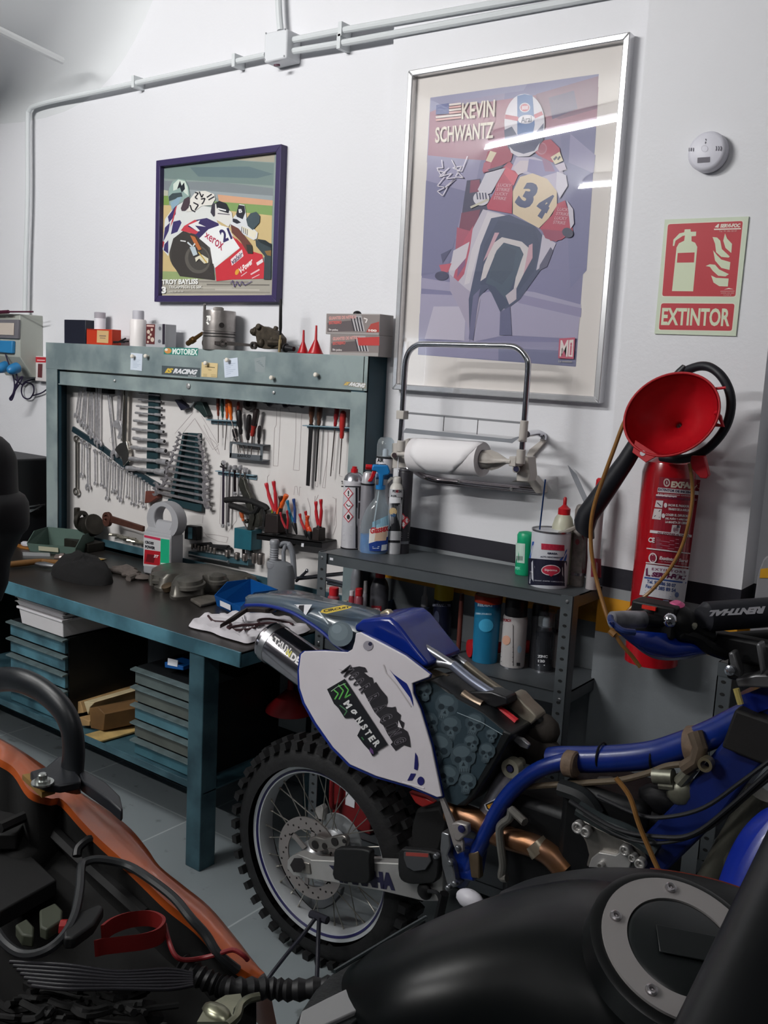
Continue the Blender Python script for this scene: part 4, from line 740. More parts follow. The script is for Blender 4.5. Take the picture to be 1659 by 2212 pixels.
plier((1140, 1050), (1187, 1030), (1170, 1290), (1165, 1410), .0065, '#b0202a', 'tall red-handled pliers, rightmost in the black rack')
m_ = M(); m_.prism([gU(*p)+UPY*.03 for p in ((715, 1160), (830, 1170), (835, 1345), (700, 1340))], UPY*.05); build(m_, 'holder', mat('#1c1312', .6), t, bevel=.004); m_ = M(); m_.prism([gU(*p)+UPY*.03 for p in ((1140, 1290), (1200, 1300), (1200, 1420), (1130, 1410))], UPY*.04)
build(m_, 'holder', mat('#1c1312', .6), t, bevel=.004)
m_ = M(); m_.prism([gU(*p)+UPY*.01 for p in ((800, 1350), (900, 1370), (895, 1470), (830, 1490), (790, 1460))], UPY*.06); one(m_, 'air_chuck', BLACK, 'black lump of a tool hanging under the pliers rack', 'tool', bevel=.006)
# sockets on the bottom rail
gS = lambda u, v, y: PY(*K_SOCK(u, v), y)
rail_y = 2.70
t = thing('socket_rail', gS(620, 420, rail_y), 'sloping teal rail carrying the row of sockets at the foot of the panel', 'socket rail')
m_ = M(); a, b = gS(385, 325, rail_y), gS(850, 400, rail_y); m_.prism([a, b, gS(850, 440, rail_y), gS(385, 370, rail_y)], (0, .03, 0)); build(m_, 'rail', TEAL, t, bevel=.001)
SK = [(415, 290, 11, 50), (440, 290, 10, 45), (465, 305, 11, 45), (490, 310, 12, 40), (515, 305, 12, 40), (540, 300, 12, 45), (560, 315, 13, 40), (590, 325, 16, 50), (690, 345, 27, 55), (765, 365, 26, 55), (825, 375, 27, 60), (898, 382, 24, 85), (950, 388, 34, 90)]
for i, (u, v, r_, h_) in enumerate(SK):
    c = gS(u, v, rail_y-(.005 if i > 7 else 0)); R_ = r_*.27728*.0016; Hh = h_*.27728*.0016*1.15
    one(M().lathe([(R_*.6, 0), (R_*.92, .002), (R_, Hh*.3), (R_, Hh*.97), (R_*.95, Hh), (R_*.75, Hh), (R_*.7, Hh*.4), (.0005, Hh*.4)], c-Vector((0, 0, Hh*.5)), (0, 0, 1), 16), 'socket', mat('#a29a96', .3, .9, .25, scale=50), 'steel socket on the teal rail, ' + ('%s from the left, among the small ones' % ORD[i] if i < 8 else ['smallest of the five big ones', 'second of the five big ones', 'middle one of the five big ones', 'tall one left of the biggest socket', 'biggest socket, at the right end'][i-8]), 'socket', 'sockets in a row at the foot of the panel')
for i, (u, v, u2, v2) in enumerate(((480, 285, 700, 300), (430, 282, 560, 276), (560, 290, 720, 318))):
    a, b = gS(u, v, 2.725), gS(u2, v2, 2.725); 
    one(M().cyl(a, b, .011, 10), 'socket', DARKM, 'dark cylinder lying behind the small sockets, %s' % ['longest one', 'leftmost one', 'rightmost one'][i], 'socket', 'dark sockets lying behind the row')
a, b = gS(392, 355, 2.68), gS(690, 412, 2.68); one(M().cyl(a, b, .004, 8).cyl(b, b+(b-a)*.03, .007, 8), 'ratchet_bar', STEEL, 'thin steel bar lying along the front of the socket rail', 'ratchet bar')
m_ = M(); m_.prism([gU(-60, 1130), gU(20, 1140), gU(18, 1260), gU(-62, 1250)], UPY*.02)
t = thing('magnetic_tray', PY(430, 1170, 2.73), 'small black block with a teal centre, behind the grey oil can', 'tool block')
g4 = onY(K_SOCK, 2.735); build(M().prism([g4(398, 120), g4(492, 132), g4(490, 238), g4(396, 226)], UPY*.03), 'block', BLACK, t, bevel=.002); build(M().prism([g4(430, 135)+UPY*.03, g4(462, 138)+UPY*.03, g4(460, 225)+UPY*.03, g4(428, 222)+UPY*.03], UPY*.003), 'insert', TEAL, t)
m_ = M(); m_.prism([gT(905, 1120), gT(1010, 1130), gT(1030, 1190), gT(960, 1240), gT(895, 1250)], UPY*.03); one(m_, 'leather_pouch', mat('#6d3a30', .6, 0, .3), 'reddish-brown leather pouch between the sloping rail and the oil can', 'pouch', bevel=.003)
# ---------------------------------------------------------------- item helpers
def depth_of(p): return (Vector(p)-O0).dot(fwd)
def cylmap(f, c, R_):
    """crop coordinate -> surface of the vertical cylinder round c"""
    def g(u, v, d=0):
        r = ray(*f(u, v)); Rr = R_+d; a = r.x*r.x+r.y*r.y; b = -(r.x*c.x+r.y*c.y); cc = c.x*c.x+c.y*c.y-Rr*Rr
        D_ = b*b-a*cc
        if D_ <= 0: D_ = 0
        t = (-b-math.sqrt(D_))/a; return O0+r*t
    return g
def qband(A, hexc, q, n=10, rough=.5):
    (ax, ay), (bx, by), (cx, cy), (dx, dy) = q; A.d += A.st; A.m.use(mat(hexc, rough))
    for i in range(n):
        s0, s1 = i/n, (i+1)/n; L2 = lambda p, q_, s: (p[0]+(q_[0]-p[0])*s, p[1]+(q_[1]-p[1])*s)
        A.m.poly([A.g(*L2((ax, ay), (bx, by), s0), A.d), A.g(*L2((ax, ay), (bx, by), s1), A.d), A.g(*L2((dx, dy), (cx, cy), s1), A.d), A.g(*L2((dx, dy), (cx, cy), s0), A.d)])
def can(f, cu, vb, z, prof, name, label, cat, mt, grp=None, parts=(), n=28, root=None, Y=None):
    """round upright thing: cu centre u, vb base v (crop), standing on height z. prof [(halfwidth u, v)] bottom to top.
    parts: (name, prof, mat)"""
    c = PZ(*f(cu, vb), z)
    if Y: p_ = PY(*f(cu, (prof[0][1]+prof[-1][1])/2), Y); c = Vector((p_.x, Y, z))
    k = (f(1, 0)[0]-f(0, 0)[0])*depth_of(c)/FPX
    def hz(v, u=cu):
        r = ray(*f(u, v)); h = math.hypot(c.x, c.y)/math.hypot(r.x, r.y); return (O0+r*h).z-z
    L_ = lambda pr: [(max(hw*k, .0004), hz(v)) for hw, v in pr]
    t = root or thing(name, c, label, cat, grp)
    p_ = L_(prof); p_[0] = (p_[0][0], 0.); build(M().lathe(p_, c, (0, 0, 1), n), 'body', mt, t)
    for nm, pr, m2 in parts: build(M().lathe(L_(pr), c, (0, 0, 1), n), nm, m2, t)
    return t, c, k, hz
def lab(t, f, c, R_, draw, name='printed_label'):
    A = Art(cylmap(f, c, R_), .0004, .0003); A.cv = 14; draw(A); return A.done(name, t)
# ---------------------------------------------------------------- on top of the cabinet
zt2 = 1.733; YT2 = 2.69
def boxpx(f, u0, u1, vt, Yf, z, depth, name, label, cat, mt, grp=None, draw=None, rot=0., bev=.002, part='carton'):
    a = PY(*f(u0, vt), Yf); b = PY(*f(u1, vt), Yf); h = a.z-z
    t = thing(name, (a.x, Yf, z), label, cat, grp)
    build(M().box((a.x, Yf, z), (b.x, Yf+depth, z+h)), part, mt, t, bevel=bev)
    if draw: A = Art(onY(f, Yf), .0002, .0003); draw(A); A.done('printed_label', t)
    return t
boxpx(K_TOPL, 160, 352, 250, 2.665, zt2, .065, 'storage_box', 'black square plastic box at the left end of the cabinet top', 'box', mat('#20222e', .4), part='box_body')
def dr(A): A.p('#c9a878', [(455, 345), (560, 352), (555, 462), (452, 455)]); A.ln('#8a7560', [(475, 395), (535, 398)], 12); A.ln('#8a7560', [(480, 415), (530, 418)], 8); A.p('#8c2018', [(362, 330), (450, 336), (450, 345), (362, 340)])
boxpx(K_TOPL, 360, 588, 332, 2.66, zt2, .05, 'carton_box', 'red-orange spare part carton with a tan label on the cabinet top', 'box', mat('#b8361c', .5), draw=dr)
def cany(f, cu, vb, vt, hw, Y, z, name, label, cat, mt, parts=(), prof=None, grp=None, n=24):
    """round thing standing at plane Y on height z; prof [(hw, v)]"""
    p = PY(*f(cu, vb), Y); c = Vector((p.x, Y, z)); k = (f(1, 0)[0]-f(0, 0)[0])*depth_of(c)/FPX
    Zf = lambda v: PY(*f(cu, v), Y).z-z
    t = thing(name, c, label, cat, grp); pr = prof or [(hw, vb), (hw, vt)]
    L_ = [(max(w_*k, .0004), Zf(v)) for w_, v in pr]; L_[0] = (L_[0][0], 0.)
    build(M().lathe(L_, c, (0, 0, 1), n), 'body', mt, t)
    for nm, q, m2 in parts: build(M().lathe([(max(w_*k, .0004), Zf(v)) for w_, v in q], c, (0, 0, 1), n), nm, m2, t)
    return t, c, k, Zf
cany(K_TOPL, 480, 455, 240, 50, 2.725, zt2, 'plastic_bottle', 'small white bottle with a grey cap behind the red-orange carton', 'bottle', WHITEP, [('cap', [(50, 240), (50, 190), (46, 185)], mat('#a09ca4', .5))])
cany(K_TOPL, 822, 472, 250, 74, 2.685, zt2, 'plastic_bottle', 'tall white bottle with a grey cap left of the patterned carton', 'bottle', mat('#e4dedd', .4), [('cap', [(51, 252), (51, 178), (47, 170)], mat('#b4b2ba', .5))], prof=[(72, 472), (74, 460), (74, 265), (66, 250), (50, 250)])
m_ = M(); g = onY(K_TOPL, 2.67)
for a_, b_ in (((600, 455), (735, 445)), ((640, 455), (710, 420)), ((600, 450), (700, 452))): m_.cyl(g(*a_), g(*b_), .004, 8)
one(m_, 'scissors', DARKM, 'small pair of black scissors lying on the cabinet top', 'scissors')
def dr(A):
    A.p('#5e2a2c', [(895, 290), (975, 292), (970, 472), (893, 468)])
    for (x, y, r_) in ((915, 360, 14), (945, 340, 10), (920, 410, 12), (950, 430, 16), (935, 385, 9), (910, 450, 8)): A.el('#c8b8a8', (x, y), r_, r_*1.3)
    A.ln('#d8b8b0', [(900, 305), (965, 308)], 14); A.ln('#2a2430', [(1052, 290), (1050, 472)], 22); A.el('#6a6a70', (1018, 330), 12, 18); A.el('#6a6a70', (1014, 445), 14, 16)
boxpx(K_TOPL, 893, 1066, 287, 2.665, zt2, .06, 'carton_box', 'patterned brown and grey carton right of the tall white bottle', 'box', mat('#a8a8ac', .5), draw=dr)
m_ = M(); g = onY(K_TOPL, 2.68); a_, b_ = g(1262, 470), g(1400, 372); u = (b_-a_).normalized(); L_ = (b_-a_).length
m_.lathe([(.008, 0), (.011, .004), (.011, L_*.25), (.014, L_*.28), (.014, L_*.45), (.009, L_*.5), (.007, L_)], a_, u, 8)
one(m_, 'brass_fitting', mat('#7a5a34', .35, .8, .3), 'brass fitting leaning against the big piston', 'fitting')
# piston
PM = mat('#a39d9a', .33, .75, .25, .08, 20)
t, c, k, Zf = cany(K_TOPR, 207, 478, 165, 138, 2.69, zt2, 'piston', 'big scuffed aluminium engine piston standing on the cabinet top', 'piston', PM, prof=[(136, 478), (138, 470), (138, 392), (130, 390), (130, 382), (139, 380), (139, 368), (130, 366), (130, 358), (139, 356), (139, 350), (131, 348), (131, 342), (139, 340), (139, 185), (137, 165), (120, 166)], n=40)
build(M().lathe([(134*k, Zf(389)), (134*k, Zf(384))], c, (0, 0, 1), 32).lathe([(134*k, Zf(365)), (134*k, Zf(359))], c, (0, 0, 1), 32), 'ring_groove', mat('#2a2828', .5), t)
for (u0, u1, vt) in ((98, 170, 112), (258, 328, 138)):
    rows = []; aa = [math.acos(max(-1, min(1, (uu-207)/138))) for uu in (u0+4, u1)]
    for s_ in (0, 1):
        row = []
        for i in range(7):
            th = aa[0]+(aa[1]-aa[0])*i/6; rr_ = (138-10*s_)*k; e = 10 if i in (0, 6) else 0
            row.append((c+Vector((math.cos(th)*rr_, -math.sin(th)*rr_, 0)), e))
        rows.append(row)
    o_, i_ = rows; m_ = M(); zb_ = Zf(170)
    pts = [p+Vector((0, 0, zb_)) for p, e in o_]+[p+Vector((0, 0, Zf(vt+e))) for p, e in reversed(o_)]
    pts2 = [p+Vector((0, 0, zb_)) for p, e in i_]+[p+Vector((0, 0, Zf(vt+e))) for p, e in reversed(i_)]
    n_ = 7
    lo, hi = pts[:7], pts[7:][::-1]; lo2, hi2 = pts2[:7], pts2[7:][::-1]
    m_.loft([lo, hi, hi2, lo2, lo]); build(m_, 'skirt_lug', PM, t)
th = math.acos((330-207)/138*.92); hc = c+Vector((math.cos(th)*138*k, -math.sin(th)*138*k, Zf(290))); build(M().lathe([(.0145, 0), (.0145, .003), (.0105, .0035), (.010, -.004)], hc-Vector((math.cos(th), -math.sin(th), 0))*.0015, (math.cos(th), -math.sin(th), 0), 24, caps=False), 'pin_boss', PM, t); build(M().lathe([(.0105, 0), (.0105, .0012)], hc, (math.cos(th), -math.sin(th), 0), 24), 'pin_hole', mat('#1a1414', .7), t)
A = Art(cylmap(K_TOPR, c, 139*k), .0002, .0004); A.cv = 20; A.t('#f4f2ee', '78', [(103, 205), (140, 203), (140, 250), (103, 252)], .06); A.ln('#f4f2ee', [(105, 258), (120, 280)], 14); A.done('paint_mark', t)
# connecting rod in front
g = onY(K_TOPR, 2.60+.045); m_ = M(); YR = 2.648
p1, p2, p3 = g(108, 438), g(262, 440), g(518, 460)
for p, r_ in ((p1, .016), (p2, .015), (p3, .0145)): m_.lathe([(r_*.55, 0), (r_, 0), (r_, .014), (r_*.55, .014), (r_*.55, 0)], p, (0, -1, 0), 18, caps=False)
bar2(m_, p1+(p2-p1)*.22, p2-(p2-p1)*.2, .014, .014, .01); bar2(m_, p2+(p3-p2)*.12, p3-(p3-p2)*.1, .016, .009, .01)
m_.lathe([(.0005, 0), (.012, 0), (.012, .005), (.0005, .005)], p1, (0, -1, 0), 16, caps=False)
one(m_, 'connecting_rod', mat('#7e7672', .3, .85, .3), 'dull steel connecting rod lying in front of the piston', 'connecting rod')
# carburettor casting
g = onY(K_TOPR, 2.69); m_ = M()
m_.prism([g(*p) for p in ((560, 300), (640, 300), (740, 340), (790, 400), (785, 490), (640, 492), (585, 480), (570, 400))], (0, -.03, 0)); m_.cyl(g(545, 340)+Vector((0, -.03, 0)), g(600, 370)+Vector((0, .02, 0)), .017, 14); m_.cyl(g(600, 300)+Vector((0, -.04, 0)), g(600, 330), .012, 10); m_.cyl(g(700, 470)+Vector((0, -.035, 0)), g(700, 300), .014, 10, .009); m_.ball(g(620, 440)+Vector((0, -.03, 0)), .016, 10); m_.cyl(g(700, 440)+Vector((0, -.05, 0)), g(760, 440)+Vector((0, -.02, 0)), .013, 10); m_.ball(g(545, 345)+Vector((0, -.03, 0)), .013, 8)
one(m_, 'carburettor', mat('#4a4238', .6, .5, .45, .2, 40), 'greasy brown carburettor body behind the upright screwdriver', 'carburettor', bevel=.003)
g2 = lambda u, v: PY(*K_TOPR(u, v), 2.652)
a_, b_, c_ = g2(737, 62), g2(733, 370), g2(725, 500); t = thing('screwdriver', (c_.x, 2.652, zt2), 'screwdriver standing upright with a long black handle on the cabinet top', 'screwdriver')
L_ = (b_-a_).length; build(M().lathe([(.003, 0), (.0055, .004), (.006, L_*.3), (.0065, L_*.8), (.004, L_)], a_, b_-a_, 12), 'handle', BLACK, t); build(M().cyl(b_, Vector((c_.x, 2.652, zt2)), .003, 10).cyl(b_+(c_-b_)*.3, Vector((c_.x, 2.652, zt2+.002)), .0055, 10), 'shaft', mat('#b4a078', .3, .8), t)
m_ = M(); m_.cyl(g(805, 480)+Vector((0, -.02, 0)), g(880, 492)+Vector((0, -.02, 0)), .013, 14, .009); m_.cyl(g(805, 480)+Vector((0, -.02, 0)), g(815, 482)+Vector((0, -.02, 0)), .017, 14); one(m_, 'pipe_stub', DARKM, 'dark pipe stub between the carburettor and the red funnels', 'pipe')
for u, vt, hw, lb in ((926, 328, 47, 'smaller of the two red funnels standing upside down'), (1032, 288, 65, 'bigger of the two red funnels standing upside down')):
    p = PY(*K_TOPR(u, 518), 2.69); c = Vector((p.x, 2.69, zt2)); kk = .253*depth_of(c)/FPX; Z_ = lambda v: PY(*K_TOPR(u, v), 2.69).z-zt2
    t = thing('funnel', c, lb, 'funnel', 'red funnels on the cabinet top'); vs = vt+(518-vt)*.52
    build(M().lathe([(hw*kk, 0), (hw*kk, .004), (12*kk, Z_(vs)), (8*kk, Z_(vt)), (5*kk, Z_(vt)), (8*kk, Z_(vs)), (hw*kk*.93, .002)], c, (0, 0, 1), 24), 'cone', RED, t)
    build(M().ring(c+Vector((0, 0, .003)), (0, 0, 1), hw*kk, .002, 24, 6), 'rim', RED, t)
for k_, (q, lb) in enumerate((((1158, 1578, 362), 'lower of the two glove cartons stacked at the right end of the cabinet'), ((1125, 1585, 186), 'upper of the two glove cartons stacked at the right end of the cabinet'))):
    u0, u1, vt = q; z_ = zt2 if k_ == 0 else PY(*K_TOPR(1158, 362), 2.652).z
    def dr(A, vt=vt, u0=u0, u1=u1, k_=k_):
        vb = vt+(165 if k_ == 0 else 170); A.p('#857c7a', [(u0+4, vt+4), (u1-4, vt+14), (u1-6, vb-4), (u0+6, vb-10)]); A.p('#5e5557', [(u0+10, vt+80), (u0+210, vt+60), (u0+330, vb-20), (u0+10, vb-14)])
        A.p('#a8a4a6', [(u0+200, vt+14), (u0+300, vt+16), (u0+330, vb-15), (u0+240, vb-20)])
        for j in range(4): A.ln('#37333a', [(u0+210+j*26, vt+20+j*5), (u0+240+j*24, vb-18)], 12); A.ln('#c8c4c6', [(u0+224+j*26, vt+50+j*5), (u0+250+j*24, vb-22)], 5)
        A.t('#d09a94', 'GUANTES DE NITRILO', [(u0+22, vt+26), (u0+255, vt+14), (u0+255, vt+42), (u0+22, vt+56)], .05); A.t('#c2605c', 'EXTREMO', [(u0+22, vt+66), (u0+130, vt+60), (u0+130, vt+88), (u0+22, vt+94)], .06); A.t('#e0d8d6', 'Sin polvo', [(u0+20, vb-42), (u0+100, vb-38), (u0+100, vb-16), (u0+20, vb-20)], .03)
        if k_: A.p('#a8403a', [(u1-80, vt+90), (u1-10, vt+70), (u1-10, vb-10), (u1-120, vb-10)]); A.t('#e8e0da', '100', [(u1-100, vb-36), (u1-30, vb-32), (u1-30, vb-12), (u1-100, vb-16)], .05); A.ln('#e0d8d6', [(u1-140, vt+40), (u1-110, vt+50), (u1-125, vt+80)], 10)
        else: A.p('#b83a38', [(1390, 392), (1578, 386), (1578, 460), (1400, 460)])
    boxpx(K_TOPR, u0, u1, vt, 2.652, z_, .08, 'glove_carton', lb, 'box', mat('#a09a98', .5), 'glove cartons on the cabinet', dr)
c = PY(*K_TOPR(1390, 186), 2.69); m_ = M(); m_.ball(Vector((c.x, 2.69, PY(*K_TOPR(1390, 186), 2.652).z)), .016, 14, (1, 1, .75)); one(m_, 'rubber_dome', BLACK, 'black rubber dome resting on the glove cartons', 'cap')
# ---------------------------------------------------------------- cans on the top shelf
Z1 = 1.077+.0005; S = K_SHELF
WCAN = mat('#cfcdd2', .3, .2); DCAN = mat('#17171c', .3); SIL = mat('#a8a8ae', .25, .9)
t, c, k, hz = can(S, 203, 682, Z1, [(56, 682), (58, 675), (58, 310), (56, 300), (50, 285)], 'spray_can', 'tall white spray can with red nozzle and three red hazard diamonds', 'spray can', WCAN, parts=[('shoulder', [(58, 302), (50, 280), (32, 262), (20, 258)], SIL), ('base_rim', [(59, 690), (59, 676)], DARKM), ('nozzle', [(20, 258), (19, 240), (14, 238), (13, 226)], RED)])
def dr(A):
    qband(A, '#1a1a22', [(148, 335), (262, 338), (262, 345), (148, 342)]); qband(A, '#1a1a22', [(228, 345), (240, 346), (240, 685), (228, 684)], 2); qband(A, '#3a3438', [(246, 345), (262, 345), (262, 420), (246, 420)], 3); qband(A, '#3a3438', [(244, 430), (262, 430), (262, 520), (244, 520)], 3)
    for y in (378, 443, 508): A.p('#b83040', [(188, y-34), (216, y), (188, y+34), (160, y)]); A.p('#dcdadc', [(188, y-27), (210, y), (188, y+27), (166, y)])
    A.t('#1a1a1a', '!', [(184, 362), (192, 362), (192, 394), (184, 394)], .08); A.ln('#1a1a1a', [(176, 436), (186, 450), (200, 448)], 5); A.el('#1a1a1a', (188, 510), 9, 14)
    for y in (560, 590, 610, 640): A.ln('#b8b8c0', [(158, y), (205, y+2)], 2)
    A.t('#2a2a30', 'TR', [(148, 308), (160, 308), (160, 328), (148, 328)], .05)
lab(t, S, c, 58*k, dr)
can(S, 292, 560, Z1, [(38, 560), (38, 330), (34, 318)], 'spray_can', 'grey spray can half hidden between the red-nozzled can and the blue glass cleaner', 'spray can', mat('#8c8a90', .3, .3), parts=[('shoulder', [(36, 320), (34, 290), (26, 262), (14, 255)], mat('#c9c8cc', .3, .5)), ('black_band', [(39, 330), (39, 320)], DARKM)], Y=2.53)
# glass cleaner
t = thing('spray_bottle', PZ(*S(330, 708), Z1), 'clear trigger spray bottle of blue glass cleaner with a red and blue trigger head', 'spray bottle'); c = PZ(*S(330, 708), Z1); k = .38577*depth_of(c)/FPX
def hzs(v): r = ray(*S(330, v)); return (O0+r*(math.hypot(c.x, c.y)/math.hypot(r.x, r.y))).z-Z1
VD = Vector((c.x, c.y, 0)).normalized(); VR = Vector((VD.y, -VD.x, 0))
def ov(hw, hd, v, cu): return [c+VR*((cu-330)+hw*math.cos(2*PI*i/24))*k+VD*hd*math.sin(2*PI*i/24)*k+Vector((0, 0, hzs(v) if v < 705 else 0)) for i in range(24)]
prf = [(78, 50, 715, 328), (82, 54, 690, 328), (84, 54, 600, 330), (82, 52, 530, 334), (66, 46, 470, 340), (46, 36, 430, 346), (30, 28, 400, 350), (24, 24, 350, 350)]
build(M().loft([ov(*q) for q in prf], closed=True, cap=True), 'bottle_body', CLEARP, t)
build(M().loft([ov(q[0]-4, q[1]-4, q[2]-(3 if i == 0 else 0), q[3]) for i, q in enumerate([(78, 50, 715, 328), (82, 54, 690, 328), (83, 54, 606, 330)])], closed=True, cap=True), 'liquid', mat('#0f74b8', .15), t)
A = Art(lambda u, v, d=0: c+VR*(u-330)*k-VD*(math.sqrt(max(0, 1-((u-332)/90)**2))*(54 if v > 520 else 48)*k+.001+d)+Vector((0, 0, hzs(v))), .0004)
qband(A, '#8fb9cf', [(315, 530), (400, 490), (408, 560), (312, 600)], 8); qband(A, '#1c3c8c', [(300, 640), (405, 600), (405, 690), (306, 690)], 8); qband(A, '#e9e4de', [(300, 570), (404, 545), (404, 610), (300, 650)], 8); qband(A, '#d8b9a0', [(335, 590), (400, 580), (395, 630), (330, 635)], 6); qband(A, '#cfd6dc', [(372, 655), (402, 652), (400, 684), (370, 688)], 3)
A.t('#c42a34', 'Glassex', [(305, 562), (406, 536), (406, 578), (305, 596)], .04); A.ln('#dfe6ee', [(320, 668), (360, 664)], 3); A.ln('#dfe6ee', [(322, 676), (358, 673)], 3); A.done('printed_label', t)
hp = lambda u, v, e=0.: c+VR*(u-330)*k+VD*e+Vector((0, 0, hzs(v)))
BL2 = mat('#1f74b4', .35)
m_ = M(); m_.prism([hp(u, v, -.014) for u, v in ((300, 216), (385, 216), (400, 250), (392, 268), (366, 275), (364, 335), (338, 335), (338, 268), (320, 250), (296, 248))], VD*.028); build(m_, 'spray_head', BL2, t, bevel=.004)
m_ = M(); m_.cyl(hp(262, 232), hp(300, 232), 16*k, 14, 15*k); m_.prism([hp(u, v, -.008) for u, v in ((300, 252), (324, 254), (312, 285), (300, 312), (276, 312), (290, 290))], VD*.016); build(m_, 'trigger', RED, t, bevel=.002)
build(M().cyl(hp(350, 330), hp(350, 352), 27*k, 16), 'collar', BL2, t); build(M().cyl(hp(345, 335), hp(310, 690), .0025, 6), 'dip_tube', mat('#cfd8dc', .4), t)
t, c, k, hz = can(S, 388, 420, Z1, [(50, 420), (50, 190), (46, 180)], 'spray_can', 'spray can with a clear domed cap lettered AIR FILTER, at the back of the shelf', 'spray can', WCAN, parts=[('clear_cap', [(48, 180), (49, 110), (44, 80), (30, 64), (4, 60)], CLEARP), ('nozzle', [(16, 180), (16, 140), (10, 128)], WHITEP), ('black_band', [(51, 176), (51, 170)], DARKM)], Y=2.6)
def dr(A): A.t('#1a1a1e', 'AIR', [(350, 180), (385, 182), (385, 205), (350, 203)], .05); A.t('#1a1a1e', 'FILTER', [(336, 212), (405, 214), (405, 236), (336, 234)], .05); qband(A, '#3a5a84', [(340, 265), (436, 268), (436, 300), (340, 298)])
lab(t, S, c, 50*k, dr)
t, c, k, hz = can(S, 450, 672, Z1, [(40, 672), (41, 664), (41, 362), (38, 350)], 'spray_can', 'black and white spray can with a thin straw in its nozzle', 'spray can', mat('#c4c4c8', .3, .3), parts=[('shoulder', [(40, 352), (34, 335), (24, 322), (20, 318)], mat('#c8c4be', .4)), ('cap_body', [(22, 322), (23, 295), (20, 285), (8, 282)], mat('#cfccc6', .4))], Y=2.57)
def dr(A):
    qband(A, '#15161c', [(412, 398), (492, 400), (492, 590), (412, 588)]); qband(A, '#15161c', [(412, 640), (492, 642), (492, 656), (412, 654)]); qband(A, '#d8d8dc', [(418, 398), (482, 402), (482, 432), (418, 434)]); A.t('#20242c', 'FORCH', [(436, 358), (485, 360), (485, 374), (436, 372)], .05); A.el('#b8303c', (461, 366), 7, 8); A.t('#20242c', 'R 570', [(428, 386), (456, 388), (456, 398), (428, 396)], .04)
    A.el('#b8a078', (438, 480), 22, 22); A.el('#2c4a6c', (440, 500), 16, 10)
    for y in (600, 612, 624): A.ln('#8a8a90', [(420, y), (480, y+2)], 2)
lab(t, S, c, 41*k, dr); build(M().cyl(PZ(*S(444, 520), Z1)*0+c+Vector((0, 0, hz(284))), c+Vector((0, 0, hz(172))), .0018, 6).cyl(c+Vector((0, 0, hz(240)))+VR*-.008, c+Vector((0, 0, hz(240)))+VR*.008, .0012, 6), 'straw', WHITEP, t)
m_ = M(); a_ = c+Vector((0, 0, hz(300))); m_.tube([a_, a_-VR*.02+Vector((0, 0, .004)), a_-VR*.034-Vector((0, 0, .012))], .005, 8); build(m_, 'lever', mat('#cfccc6', .4), t)
t, c, k, hz = can(S, 500, 640, Z1, [(40, 640), (41, 630), (41, 262), (38, 252)], 'spray_can', 'dark grey can with red and white hazard diamonds behind the straw can', 'spray can', mat('#2c2a30', .4), parts=[('cap', [(41, 250), (41, 242), (39, 238)], mat('#3c3a40', .4)), ('base_rim', [(42, 655), (42, 640)], SIL)], Y=2.6)
def dr(A):
    for x, y in ((492, 512), (516, 530), (496, 552)): A.p('#c43a46', [(x, y-24), (x+18, y), (x, y+24), (x-18, y)]); A.p('#dcd8da', [(x, y-16), (x+12, y), (x, y+16), (x-12, y)])
    for y in (600, 612, 624): A.ln('#a8a6a8', [(485, y), (525, y+1)], 3)
lab(t, S, c, 41*k, dr)
# right end of the top shelf
t, c, k, hz = can(S, 1170, 830, Z1, [(48, 830), (52, 820), (50, 640), (52, 610), (44, 596), (20, 590)], 'plastic_bottle', 'flat green plastic bottle left of the open grease tin', 'bottle', mat('#159a6c', .35), n=24)
def dr(A): qband(A, '#b9cfc4', [(1125, 655), (1178, 660), (1174, 770), (1124, 764)], 5); A.t('#2c3a34', '|||||', [(1130, 728), (1162, 730), (1162, 755), (1130, 753)], .03); A.t('#7fd0b4', 'PEX', [(1122, 788), (1150, 790), (1150, 806), (1122, 804)], .05)
lab(t, S, c, 51*k, dr)
t, c, k, hz = can(S, 1303, 890, Z1, [(106, 890), (108, 880), (108, 592), (106, 584)], 'grease_tin', 'open blue and white grease tin with a rod and brush standing in it', 'tin', mat('#c9cbd2', .35, .1), n=36)
build(M().lathe([(100*k, hz(640)), (104*k, hz(590)), (110*k, hz(586)), (110*k, hz(576)), (103*k, hz(577)), (98*k, hz(640))], c, (0, 0, 1), 36, caps=False), 'tin_rim', SIL, t); build(M().lathe([(.0005, hz(640)), (103*k, hz(640))], c, (0, 0, 1), 36), 'grease', mat('#2a1c20', .4), t)
